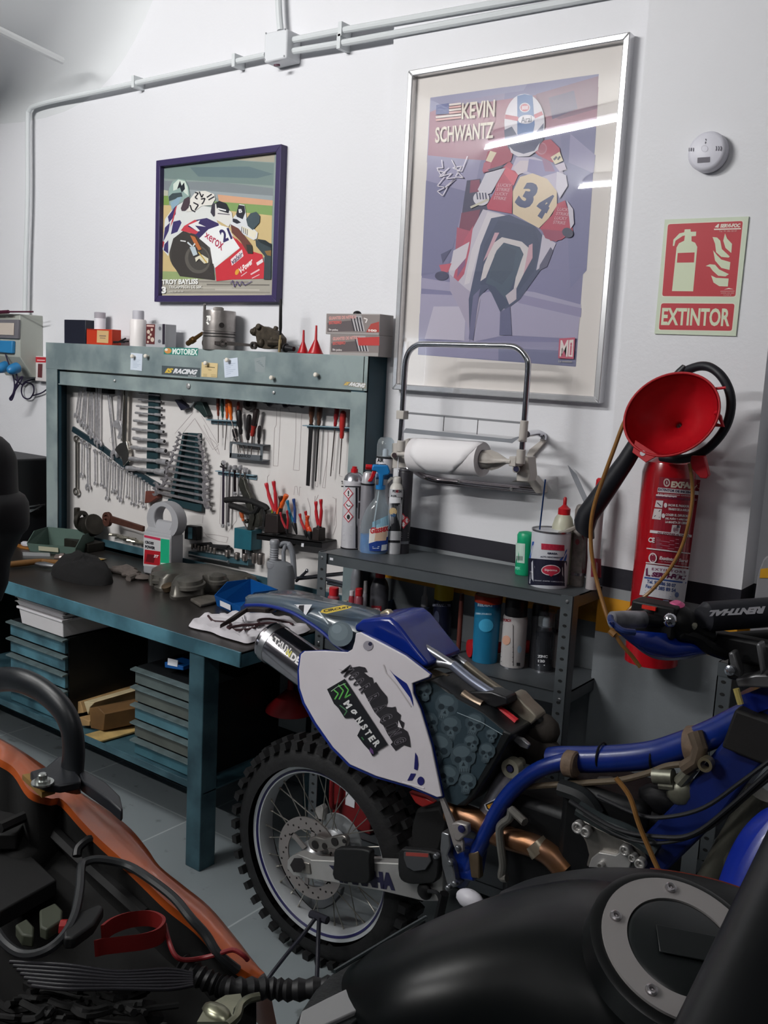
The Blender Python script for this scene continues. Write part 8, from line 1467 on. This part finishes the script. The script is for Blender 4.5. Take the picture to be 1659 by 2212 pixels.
EX = mat('#7a5538', .35, .8, .35, .1, 14, hex2='#93705c', name='heat_tinted_pipe')
P_ = [W(f, u, v, 1.90) for u, v in ((280, 400), (360, 430), (480, 480), (560, 540), (700, 590), (860, 640), (960, 700), (1050, 800))]
ep = build(M().tube(sm(P_, 5), .029, 20), 'exhaust_pipe', EX, bike); p = W(f, 870, 640, 1.90); build(M().lathe([(.0295, -.012), (.031, -.012), (.031, .014), (.0295, .014)], p, (.75, 0, -.6), 24), 'pipe_joint', mat('#b0a490', .3, .8), ep)
slab([(1180, 190), (1340, 190), (1355, 210), (1340, 250), (1280, 300), (1200, 320), (1160, 400)], f, 1.95, .02, 'engine_mount', mat('#7c7a74', .5, .4), None, .004)
m_ = M(); m_.tube([W(K_RIGHT, 350, 545, 1.90), W(K_RIGHT, 480, 555, 1.90)], .018, 12); m_.tube([W(K_RIGHT, 390, 600, 1.90), W(K_RIGHT, 490, 610, 1.90)], .013, 10); m_.ball(W(K_RIGHT, 540, 640, 1.92), .035, 12); m_.tube([W(K_RIGHT, 520, 590, 1.9), W(K_RIGHT, 620, 480, 1.9)], .014, 10); build(m_, 'carburettor', mat('#77776a', .4, .5, .35, .1, 30), bike)
c = W(K_RIGHT, 712, 455, 1.88); build(M().washer(c, NY, .009, .015, .02, 20), 'clamp_ring', mat('#9a8f74', .35, .8), bike); m_ = M()
for (u, v, w_) in ((200, 750, 100), (300, 830, 140), (380, 700, 90)): m_.ball(W(K_RIGHT, u, v, 1.94), .04, 10, (1.2, .6, .8))
build(m_, 'carburettor_body', mat('#131316', .5, .3), bike)
# foot controls
P_ = [W(f, u, v, 1.86) for u, v in ((690, 395), (680, 450), (630, 490), (612, 530), (620, 640), (635, 760), (625, 840), (660, 850))]
build(M().tube(sm(P_, 4), .010, 10).tube([W(f, 690, 395, 1.86), W(f, 780, 480, 1.84)], .010, 8), 'kick_lever', mat('#85827c', .4, .7, .2), bike)
m_ = M(); m_.prism([W(f, u, v, 1.85) for u, v in ((225, 545), (275, 560), (285, 640), (262, 700), (300, 760), (320, 880), (340, 900), (290, 920), (260, 890), (225, 760), (215, 650))], (0, .03, 0))
for u, v in ((205, 695), (300, 738), (285, 905), (350, 640), (325, 875)): m_.lathe([(.008, 0), (.008, .014), (.004, .016)], W(f, u, v, 1.852), NY, 12)
build(m_, 'brake_cylinder', mat('#8c8e92', .3, .8, .2), bike, bevel=.003)
slab([(300, 620), (440, 650), (470, 700), (440, 880), (330, 860), (290, 740)], f, 1.87, .05, 'pivot_plate', BLUEF, None, .006); slab([(400, 690), (470, 670), (480, 860), (420, 850)], f, 1.862, .02, 'heel_guard', mat('#70604c', .45, .6, .3), None, .004)
slab([(290, 490), (330, 480), (395, 500), (398, 560), (340, 610), (310, 600)], f, 1.84, .02, 'stay_end', mat('#8f8a88', .4, .3), None, .004); c = W(f, 362, 522, 1.838); build(M().lathe([(.009, 0), (.009, .004), (.004, .006)], c, NY, 14), 'bolt', mat('#3a3a6c', .35, .7), bike)
m_ = M(); m_.ball(W(f, 415, 990, 1.80), .028, 14, (1.3, .8, .8)); build(m_, 'peg_cap', mat('#d2d0d8', .35), bike)
wire([(960, 1930), (950, 1975), (940, 2010)], 1.84, .012, 'strap_tail', BLACK); wire([(925, 1925), (945, 1930), (955, 1960), (958, 1990)], 1.84, .005, 'drain_hose', HS)
m_ = M(); m_.ball(W(K_WHEEL, 1395, 1165, 1.86), .022, 14, (1, .5, 1)); build(m_, 'pivot_bung', BLACK, bike)
m_ = M(); m_.prism([W(K_WHEEL, u, v, 1.93) for u, v in ((1330, 600), (1500, 580), (1560, 700), (1500, 900), (1290, 900), (1300, 720))], (0, .06, 0)); build(m_, 'mud_flap', mat('#0b0b0c', .7), bike, bevel=.01)
slab([(1280, 480), (1400, 520), (1460, 560), (1380, 590), (1330, 560)], K_WHEEL, 1.92, .02, 'reed_cap', mat('#b8201c', .35), None, .004)
# tie-down straps hanging from the wheel to the floor
st = M(); fx = cr(400, 1840, 600/1659)
st.tube(sm([W(fx, 775, 400, 1.86), W(fx, 700, 500, 1.83), W(fx, 600, 620, 1.80), W(fx, 500, 750, 1.76), W(fx, 450, 830, 1.72)], 4), .0055, 8); st.tube(sm([W(fx, 800, 395, 1.86), W(fx, 795, 520, 1.84), W(fx, 790, 680, 1.80), W(fx, 785, 800, 1.76), W(fx, 780, 900, 1.72)], 4), .006, 8); st.tube([W(fx, 750, 370, 1.87), W(fx, 850, 410, 1.87)], .011, 8)
one(st, 'bungee_cord', mat('#171724', .6), 'two dark bungee strands stretched from the rear rim down to the left', 'cord')
# handlebar
f = K_BAR; g7 = lambda u, v, Y: W(f, u, v, Y)
hb = build(M().tube(sm([g7(445, 505, 1.70), g7(700, 500, 1.76), g7(900, 520, 1.80), g7(1100, 560, 1.86), g7(1250, 640, 1.90), g7(1400, 640, 1.94), g7(1700, 620, 2.02)], 5), .012, 14), 'handlebar', BLACK, bike)
build(M().tube([g7(440, 500, 1.70), g7(560, 500, 1.73), g7(690, 500, 1.76)], [.016, .0175, .017], 18), 'grip', mat('#8a8a90', .35, .3, .5, .2, 14, hex2='#2c2c34'), hb)
gu = [((425, 500), (470, 455), (560, 460), (690, 470)), ]
top_ = [(430, 510), (520, 575), (640, 590), (760, 600), (860, 610), (960, 655), (1080, 665), (1180, 690), (1350, 745)]
bot_ = [(440, 530), (520, 600), (600, 680), (680, 750), (780, 800), (900, 812), (1020, 800), (1180, 765), (1350, 780)]
rows = []
for i, (a, b) in enumerate(zip(top_, bot_)):
    Y_ = 1.66+.03*i; p, q_ = g7(*a, Y_), g7(*b, Y_+.0); m2 = p.lerp(q_, .5)+Vector((-.0, -.035*math.sin(PI*(i+.4)/9), 0)); rows.append([p, p.lerp(m2, .6)+Vector((0, -.006, 0)), m2, q_.lerp(m2, .5)+Vector((0, -.004, 0)), q_])
rr2 = []
for k_ in range(5): rr2.append(sm([r_[k_] for r_ in rows], 4))
build(M().loft([list(r_) for r_ in zip(*rr2)]), 'hand_guard', mat('#0a2c8c', .25, 0, .1, coat=.4, name='blue_hand_guard'), bike, solid=.004, ang=60)
build(M().tube(sm([g7(430, 480, 1.685), g7(440, 520, 1.672), g7(520, 585, 1.665), g7(620, 600, 1.68)], 4), .006, 8), 'guard_rim', mat('#1c2c5c', .4), hb)
m_ = M(); m_.box(g7(780, 480, 1.80)-Vector((.045, .02, .035)), g7(780, 480, 1.80)+Vector((.045, .03, .03))); m_.ball(g7(730, 440, 1.79), .018, 12); m_.ball(g7(960, 520, 1.82), .035, 14); m_.tube(sm([g7(880, 500, 1.80), g7(1000, 580, 1.83), g7(1130, 600, 1.86), g7(1230, 640, 1.88)], 4), .016, 10); m_.tube(sm([g7(960, 600, 1.80), g7(1100, 640, 1.84), g7(1200, 720, 1.86), g7(1340, 770, 1.9)], 4), .014, 10)
sg = build(m_, 'throttle_housing', BLACK, hb, bevel=.006)
build(M().ball(g7(893, 505, 1.765), .014, 14), 'chrome_ball', CHROME, bike); build(M().box(g7(735, 408, 1.78)-Vector((.014, .006, .003)), g7(735, 408, 1.78)+Vector((.014, .006, .004))), 'kill_switch', mat('#c02418', .4), bike); build(M().lathe([(.016, 0), (.016, .012), (.008, .018)], g7(945, 425, 1.82), (0, -.3, 1), 16), 'cable_adjuster', mat('#b9507c', .4, .3), bike); build(M().tube([g7(1040, 530, 1.81), g7(1085, 555, 1.82)], .008, 10), 'adjuster_barrel', mat('#b8b4a0', .3, .8), bike)
m_ = M(); m_.tube([g7(1150, 480, 1.85), g7(1175, 478, 1.86), g7(1700, 440, 1.96)], [.022, .030, .030], 24)
pd = build(m_, 'crossbar_pad', mat('#13141c', .6, 0, .1, .1, 60, name='black_bar_pad'), bike)
A = Art(lambda u, v, d=0: PY(*f(u, v), 1.815+.00019*(u-1150)-d+(abs(v-440)*.0)), .0004)
q_ = [(1630, 452), (1178, 476), (1208, 428), (1640, 395)]
A.t('#d6d4da', 'RENTHAL', q_, .07, .15); A.done('lettering', pd)
FK = mat('#6c6c6e', .4, .7, .25, .1, 20)
m_ = M(); m_.prism([g7(u, v, 1.86) for u, v in ((1400, 965), (1560, 930), (1659, 930), (1720, 960), (1720, 1040), (1500, 1030), (1420, 1030))], (0, .12, 0)); m_.prism([g7(u, v, 1.84) for u, v in ((1345, 760), (1390, 750), (1440, 900), (1440, 960), (1370, 920))], (0, .03, 0)); m_.prism([g7(u, v, 1.84) for u, v in ((1560, 690), (1600, 680), (1640, 900), (1600, 940))], (0, .03, 0)); build(m_, 'triple_clamp', FK, bike, bevel=.004)
m_ = M(); m_.box(g7(1480, 720, 1.90)-Vector((.1, .01, .03)), g7(1480, 720, 1.90)+Vector((.14, .03, .02))); m_.box(g7(1500, 850, 1.90)-Vector((.04, .0, .04)), g7(1500, 850, 1.90)+Vector((.04, .03, .04))); build(m_, 'bar_clamp', BLACK, bike, bevel=.008)
c = g7(1368, 892, 1.835); build(M().lathe([(.01, 0), (.01, .008), (.004, .011)], c, NY, 16), 'clamp_bolt', mat('#b8bcc4', .2, .9), bike); build(M().tube([g7(1410, 1040, 1.85), g7(1445, 1160, 1.85)], .0065, 8), 'key_tab', mat('#a89858', .4), bike)
m_ = M(); m_.tube([g7(1560, 1030, 1.93), g7(1640, 1180, 1.93)], .04, 18); build(m_, 'steering_head', mat('#0e1f6c', .25, 0, .2), bike)
slab([(1400, 1200), (1659, 1290), (1720, 1300), (1720, 1680), (1290, 1500)], f, 1.865, .04, 'black_cover', mat('#141212', .7, 0, .2), None, .006)
# front fender and fork leg
f = K_RIGHT
P_ = [[W(f, u, v, Y) for u, v, Y in row] for row in (((780, 1240, 1.74), (860, 1260, 1.70), (990, 1300, 1.70)), ((860, 1020, 1.76), (960, 1060, 1.72), (1090, 1130, 1.72)), ((960, 860, 1.78), (1060, 900, 1.74), (1180, 960, 1.74)), ((1120, 730, 1.80), (1200, 760, 1.76), (1300, 820, 1.76)))]
P_.insert(0, [W(f, u, v, Y) for u, v, Y in ((700, 1500, 1.72), (780, 1520, 1.68), (900, 1560, 1.68))])
build(M().loft(P_), 'front_fender', mat('#0c2488', .3, coat=.2, name='blue_fender'), bike, solid=.004, sub=2)
build(M().tube([W(f, 1060, 660, 1.90), W(f, 860, 1010, 1.90), W(f, 700, 1300, 1.90), W(f, 560, 1560, 1.9)], .028, 16), 'fork_leg', mat('#57564e', .35, .6, .2), bike)
wf = Vector((-.30, 1.93, .345)); 
build(M().lathe([(.262, -.04), (.30, -.043), (.335, -.02), (.342, 0), (.335, .02), (.30, .043), (.262, .04)], wf, Vector((-.35, -1, 0)), 72, caps=False), 'front_tire', RB, bike); build(M().washer(wf+Vector((.01, .03, 0)), Vector((-.35, -1, 0)), .245, .265, .05, 60), 'front_rim', RIMM, bike)
build(M().tube([wf+Vector((0, -.11, 0)), W(f, 860, 1010, 1.90)], .026, 14).tube([wf+Vector((0, -.12, 0)), wf+Vector((0, .10, 0))], .012, 12), 'fork_slider', mat('#57564e', .35, .6, .2), bike)
for a in range(9): th = a*2*PI/9; build(M().tube([wf, wf+Vector((math.cos(th)*.25, -math.cos(th)*.0875, math.sin(th)*.25))], .0015, 5), 'spoke', SPM, bike)
# ---------------------------------------------------------------- black and orange road bike in the foreground
rb = thing('motorcycle', (-.9, 1.0, 0), 'black and orange road motorcycle in the foreground with its seat removed', 'motorcycle')
ORG = mat('#a54c1c', .3, .1, 0, coat=.4, scale=6, name='orange_metallic_paint')
f = K_FORE
zof = lambda u: .935-.215*max(0, u)/1590
outer = [(-140, -90), (20, -5), (130, 60), (270, 155), (400, 255), (480, 308), (650, 420), (780, 525), (880, 645), (955, 750), (1100, 868), (1250, 990), (1400, 1165), (1500, 1295), (1600, 1420)]
inner = [(-140, 40), (0, 110), (90, 170), (180, 300), (300, 345), (370, 350), (480, 470), (600, 592), (760, 735), (860, 830), (1000, 965), (1170, 1100), (1300, 1240), (1400, 1335), (1540, 1420)]
O_ = sm([PZ(*f(*p), zof(p[0])) for p in outer], 4); I_ = sm([PZ(*f(*p), zof(p[0])+.004) for p in inner], 4)
rows = [[o_+Vector((.01, .035, -.16)), o_+Vector((.004, .012, -.06)), o_, o_.lerp(i_, .35)+Vector((0, 0, .010)), o_.lerp(i_, .7)+Vector((0, 0, .006)), i_, i_+Vector((0, -.004, -.012))] for o_, i_ in zip(O_, I_)]
tp_ = build(M().loft(rows), 'tail_fairing', ORG, rb, ang=50)
near_s = M(); NR = [[Vector((p.x+.05, p.y-.40, p.z)), Vector((p.x+.05, p.y-.42, p.z-.05)), Vector((p.x+.04, p.y-.42, p.z-.2))] for p in I_]; near_s.loft(NR); build(near_s, 'tail_fairing', ORG, rb)
# inner tub
BT = mat('#050505', .85, 0, .2, .1, 30, name='black_tub')
m_ = M(); rows = [[i_+Vector((0, -.003, -.012)), i_+Vector((.005, -.004, -.10)), i_+Vector((.02, -.10, -.15)), i_+Vector((.03, -.22, -.15)), i_+Vector((.05, -.40, -.05))] for i_ in I_]; m_.loft(rows); build(m_, 'under_seat_tub', BT, rb)
m_ = M(); zz_ = .80
def fz(u, v, z=zz_): return PZ(*f(u, v), z)
m_.tube([fz(220, 450, .84), fz(480, 700, .81), fz(860, 1040, .77)], .012, 6); m_.tube([fz(0, 520, .86), fz(240, 410, .86)], .010, 6); build(m_, 'frame_rail', mat('#151516', .6), rb)
m_ = M(); 
for q_, z_ in ((((-60, 560), (120, 620), (340, 830), (0, 1020), (-80, 1000)), .80), (((0, 330), (200, 420), (100, 560), (-60, 560)), .84)): m_.prism([fz(u, v, z_) for u, v in q_], (0, 0, -.03))
build(m_, 'battery_tray', mat('#0b0b0c', .7), rb, bevel=.003)
def cab(pts, r, nm, mt, z=.80): 
    P_ = [PZ(*f(p[0], p[1]), p[2] if len(p) > 2 else z) for p in pts]; return build(M().tube(sm(P_, 4), r, 8), nm, mt, rb)
CBK = mat('#17181a', .45); 
cab([(-20, 1140, .80), (40, 1220, .80), (130, 1275, .80), (250, 1265, .81), (360, 1190, .82), (440, 1060, .83), (475, 900, .84), (485, 760, .85), (510, 725, .85), (600, 710, .85), (760, 745, .84), (900, 830, .84), (1040, 940, .83), (1140, 1060, .82), (1230, 1160, .80), (1300, 1270, .78), (1420, 1370, .75)], .0075, 'main_cable', mat('#26282a', .4))
cab([(460, 690, .83), (470, 640, .84), (520, 595, .85), (560, 590, .85), (570, 620, .84)], .008, 'cable_loop', CBK)
cab([(985, 1100, .80), (1010, 1200, .80), (1045, 1280, .79), (1100, 1310, .78), (1200, 1300, .77), (1300, 1275, .78), (1390, 1250, .785), (1450, 1280, .78), (1480, 1310, .77)], .0038, 'red_wire', mat('#7a1c20', .45))
# red strap: a closed band
P_ = sm([fz(u, v, .81) for u, v in ((600, 1150), (660, 1105), (760, 1070), (880, 1060), (950, 1085), (970, 1120), (930, 1170), (840, 1200), (720, 1215), (600, 1230), (560, 1240))], 4)
build(M().loft([[p+Vector((0, 0, .013)), p+Vector((.003, 0, -.013)), p+Vector((.006, .004, -.013)), p+Vector((.003, .004, .013))] for p in P_], closed=True, cap=True), 'red_strap', mat('#6c100e', .55), rb)
m_ = M(); m_.tube([fz(360, 1120, .82), fz(400, 1120, .82)], .013, 8); m_.tube([fz(430, 1130, .82), fz(480, 1125, .82)], .010, 8); build(m_, 'red_terminal', mat('#8c1416', .5), rb)
m_ = M(); m_.prism([fz(u, v, .81) for u, v in ((235, 1080), (330, 1035), (375, 1080), (370, 1140), (280, 1200), (240, 1180))], (0, 0, .02)); m_.prism([fz(u, v, .80) for u, v in ((90, 1170), (160, 1130), (205, 1180), (200, 1240), (130, 1230))], (0, 0, .02)); build(m_, 'connector', mat('#3c4034', .6), rb, bevel=.003)
m_ = M(); m_.prism([fz(u, v, .81) for u, v in ((380, 1190), (470, 1090), (600, 1040), (620, 1060), (560, 1160), (440, 1250), (380, 1250))], (0, 0, .02)); build(m_, 'fuse_box', mat('#161718', .5), rb, bevel=.004)
for k_ in range(7): cab([(60+k_*22, 1320+k_*24, .79), (400, 1340+k_*24, .80), (700, 1380+k_*17, .79), (1000, 1365+k_*20, .78), (1150, 1390+k_*12, .77)], .0028, 'wire_bundle', mat('#1b1a20', .5))
P_ = sm([fz(u, v, z) for u, v, z in ((1080, 1330, .76), (1180, 1400, .75), (1300, 1460, .74), (1400, 1480, .74), (1600, 1480, .73), (1750, 1490, .73), (1990, 1468, .74))], 6); build(M().tube(P_, [.014+(.004 if i % 2 else 0) for i in range(len(P_))], 12), 'corrugated_sleeve', mat('#141416', .5), rb)
m_ = M()
for k_ in range(34):
    u_, v_ = rnd.random()*900-50, 1440+rnd.random()*300; P_ = sm([fz(u_+j*(90+60*rnd.random()), v_+(rnd.random()-.5)*110, .745+.03*rnd.random()) for j in range(4)], 4); m_.tube(P_, .003+.004*rnd.random(), 6)
for k_ in range(8):
    u_, v_ = rnd.random()*1050, 1400+rnd.random()*330; p = fz(u_, v_, .74+rnd.random()*.03); m_.box(p-Vector((.006+.02*rnd.random(), .010, .007)), p+Vector((.006+.02*rnd.random(), .010, .007)), Matrix.Rotation(rnd.random()*3, 3, 'Z') @ Matrix.Rotation(rnd.random()*.6, 3, 'X'))
build(m_, 'wiring_clutter', mat('#0a0a0b', .7, 0, .3), rb, bevel=.004)['kind'] = 'stuff'
fx = cr(400, 1840, 600/1659)
m_ = M(); 
def fq(u, v, z): return PZ(*fx(u, v), z)
m_.prism([fq(u, v, .83) for u, v in ((70, 1040), (120, 950), (240, 880), (330, 870), (340, 900), (290, 960), (280, 1010), (240, 1040))], (0, 0, .006)); m_.tube(sm([fq(u, v, .845) for u, v in ((250, 1040), (310, 985), (330, 920), (380, 880), (445, 865))], 4), .006, 8); m_.ball(fq(190, 960, .835), .018, 12, (1.4, .8, .5)); build(m_, 'seat_latch', mat('#8c8c78', .3, .8, .3, .1, 20), rb)
# grab rail with bolt
f = K_LOW
P_ = [PY(*f(u, v), y) for u, v, y in ((-160, 320, .97), (20, 290, .98), (150, 300, .98), (280, 355, .985), (390, 440, .985), (470, 540, .985), (515, 660, .985), (528, 800, .985), (520, 920, .982), (500, 1020, .975), (470, 1075, .965))]
rs_ = [.021]*5; P2 = sm(P_, 4); n_ = len(P2)
rows = []
for i, p in enumerate(P2):
    d_ = (P2[min(i+1, n_-1)]-P2[max(i-1, 0)]).normalized(); s1 = d_.cross(Vector((0, -1, 0))).normalized(); s2 = d_.cross(s1); ww = .024+.022*max(0, (i-n_*.72)/(n_*.28))**2
    rows.append([p+s1*ww*math.cos(t)+s2*.017*math.sin(t) for t in [2*PI*j/16 for j in range(16)]])
gr = build(M().loft(rows, closed=True, cap=True), 'grab_rail', mat('#15181c', .4, name='satin_black_rail'), rb, ang=60)
zb3 = .945
m_ = M(); m_.prism([PZ(*f(u, v), zb3) for u, v in ((215, 1010), (330, 975), (420, 900), (470, 900), (580, 1060), (580, 1085), (430, 1110), (330, 1100), (250, 1070))], (0, 0, .016)); m_.prism([PZ(*f(u, v), zb3-.01) for u, v in ((560, 1000), (640, 1040), (760, 1110), (860, 1210), (880, 1300), (868, 1318), (780, 1240), (580, 1095))], (0, 0, .022)); build(m_, 'rail_foot', mat('#1b1d22', .4), rb, bevel=.005)
c = PZ(*f(305, 1035), zb3+.016); build(M().lathe([(.019, 0), (.019, .003), (.013, .003), (.013, .007), (.008, .008), (.008, .016), (.006, .018)], c, (0, 0, 1), 24), 'mount_bolt', mat('#b9bcb8', .25, .9), rb)
m_ = M(); m_.prism([PZ(*f(u, v), .935) for u, v in ((160, 1010), (215, 1000), (290, 1080), (400, 1085), (395, 1110), (300, 1140))], (0, 0, .01)); build(m_, 'bolt_bracket', mat('#8a6a30', .4, .2), rb)
# tank
TK = mat('#080b0c', .34, 0, 0, spec=.22, coat=0, name='black_tank_paint')
st_ = [(-.77, .985, .03, .83, .06), (-.74, .99, .075, .865, .12), (-.69, 1.0, .11, .905, .18), (-.63, 1.015, .135, .95, .22), (-.56, 1.05, .155, .99, .26), (-.48, 1.09, .165, 1.018, .28), (-.40, 1.105, .17, 1.025, .30), (-.32, 1.115, .175, 1.01, .30), (-.22, 1.12, .178, .98, .30), (-.12, 1.13, .178, .95, .30), (0, 1.15, .175, .88, .28), (.10, 1.17, .16, .80, .22)]
rows = []
for X_, Y_, w_, z_, h_ in st_:
    row = []
    for j in range(25):
        th = PI*j/24; cx2 = math.cos(th); sx2 = math.sin(th); e = .62
        row.append(Vector((X_-.16*cx2*w_, Y_+math.copysign(abs(cx2)**.75, cx2)*w_, z_-h_*.75+h_*.75*sx2**e)))
    rows.append(row)
rr2 = [sm([r_[k_] for r_ in rows], 4) for k_ in range(25)]
tk = build(M().loft([list(r_) for r_ in zip(*rr2)], cap=False), 'fuel_tank', TK, rb, ang=80)
nr = Vector((.30, -.24, .92)).normalized(); rc = PZ(1470, 2050, 1.05); RM = mat('#959190', .5, .2, name='filler_ring_alloy')
rg = build(M().washer(rc, nr, .064, .093, .006, 72), 'filler_ring', RM, tk)
build(M().lathe([(.108, -.03), (.106, .0), (.100, .003), (.093, .002), (.093, -.03)], rc, nr, 72), 'ring_seat', mat('#0a0c0d', .35), tk)
build(M().lathe([(.064, -.02), (.063, .004), (.058, .007), (.001, .008)], rc, nr, 64), 'fuel_cap', mat('#131718', .35), tk)
a2, b2 = M().frame_of(nr); m_ = M(); q0_ = rc+nr*.010
u2 = Vector((.85, .5, 0)); u2 = (u2-nr*u2.dot(nr)).normalized(); v2 = nr.cross(u2)
m_.prism([q0_-u2*.03-v2*.018, q0_+u2*.05-v2*.018, q0_+u2*.05+v2*.018, q0_-u2*.03+v2*.018], nr*.002); build(m_, 'lock_cover', mat('#15191a', .4), tk, bevel=.001)
for k_ in range(5):
    th = 2*PI*k_/5+.35; c = rc+(u2*math.cos(th)+v2*math.sin(th))*.079+nr*.006; build(M().lathe([(.007, 0), (.007, .003), (.005, .004), (.003, .0035), (.0025, .001)], c, nr, 18), 'ring_bolt', mat('#a8a4a6', .25, .9), rg)
# seat rubber / side cover left of the tank and grey sticker
m_ = M(); z_ = .90
m_.prism([fq(u, v, .862) for u, v in ((640, 1060), (700, 940), (780, 820), (890, 715), (1200, 535), (1420, 395), (1440, 400), (1280, 520), (1190, 600), (1160, 720), (1200, 830), (1250, 900), (1230, 930), (1160, 900), (1000, 1030), (960, 1100), (650, 1100))], (0, 0, -.03))
build(m_, 'side_cover', mat('#15191a', .5, 0, .3, .2, 150, name='carbon_textured_cover'), rb, bevel=.004)
m_ = M(); m_.prism([fq(u, v, .868) for u, v in ((695, 950), (850, 870), (1090, 755), (1125, 760), (1170, 850), (1165, 880), (1020, 950), (840, 1030), (690, 1080), (682, 1010))], (0, 0, -.01)); build(m_, 'grey_plate', mat('#8b8b8c', .6), rb, bevel=.002)
P_ = sm([fq(u, v, .875) for u, v in ((890, 715), (1100, 590), (1300, 470), (1440, 390))], 4); build(M().tube(P_, .003, 6), 'cover_edge', mat('#2c3436', .35), rb)
m_ = M(); m_.box((-.92, .82, .15), (-.2, .98, .66)); m_.tube([Vector((-1.45, .9, .34)), Vector((-1.45, 1.03, .34))], .05, 12); build(m_, 'engine', mat('#0c0c0d', .6, .3), rb, bevel=.03)
for xw in (-1.42, .22): build(M().lathe([(.22, -.06), (.27, -.075), (.31, -.05), (.322, 0), (.31, .05), (.27, .075), (.22, .06)], (xw, .93 if xw < 0 else 1.16, .322), (0, 1, 0), 56, caps=False).lathe([(.05, -.04), (.22, -.02), (.22, .02), (.05, .04)], (xw, .93 if xw < 0 else 1.16, .322), (0, 1, 0), 40), 'wheel', RB, rb)
E_ = sm([PY(u, v, y) for u, v, y in ((1083, 1925, 1.20), (1156, 1895, 1.22), (1266, 1876, 1.24), (1357, 1874, 1.26), (1449, 1882, 1.28), (1540, 1900, 1.30), (1609, 1922, 1.31), (1720, 1962, 1.33))], 4)
build(M().loft([[p, p+Vector((.005, -.03, .002)), p+Vector((.01, -.10, -.015)), p+Vector((.02, -.16, -.07)), p+Vector((.02, -.16, -.2))] for p in E_]), 'tank_shoulder', TK, rb, ang=80)
build(M().tube([p+Vector((0, .003, -.004)) for p in E_[14:]], .004, 8), 'orange_edge', mat('#5c1c0c', .35), rb)
# dark curved panel cutting the lower right corner
p0, p1 = PD(1800, 1850, .80) if False else (O0+ray(1795, 1840)*.80), O0+ray(1610, 2290)*.66
t = thing('fork_cover', (p1.x, p1.y, 0), 'glossy black rounded fork cover cutting the lower right corner of the photo', 'fork cover')
build(M().tube([p0+(p0-p1)*.35, p0, p1, p1+(p1-p0)*.6], .050, 48), 'cover_tube', mat('#07090b', .3, spec=.3, name='gloss_black_cover'), t)
pb_ = p1+(p1-p0)*.6; build(M().tube([pb_, Vector((pb_.x, pb_.y, .0))], .03, 16), 'stanchion', DARKM, t)
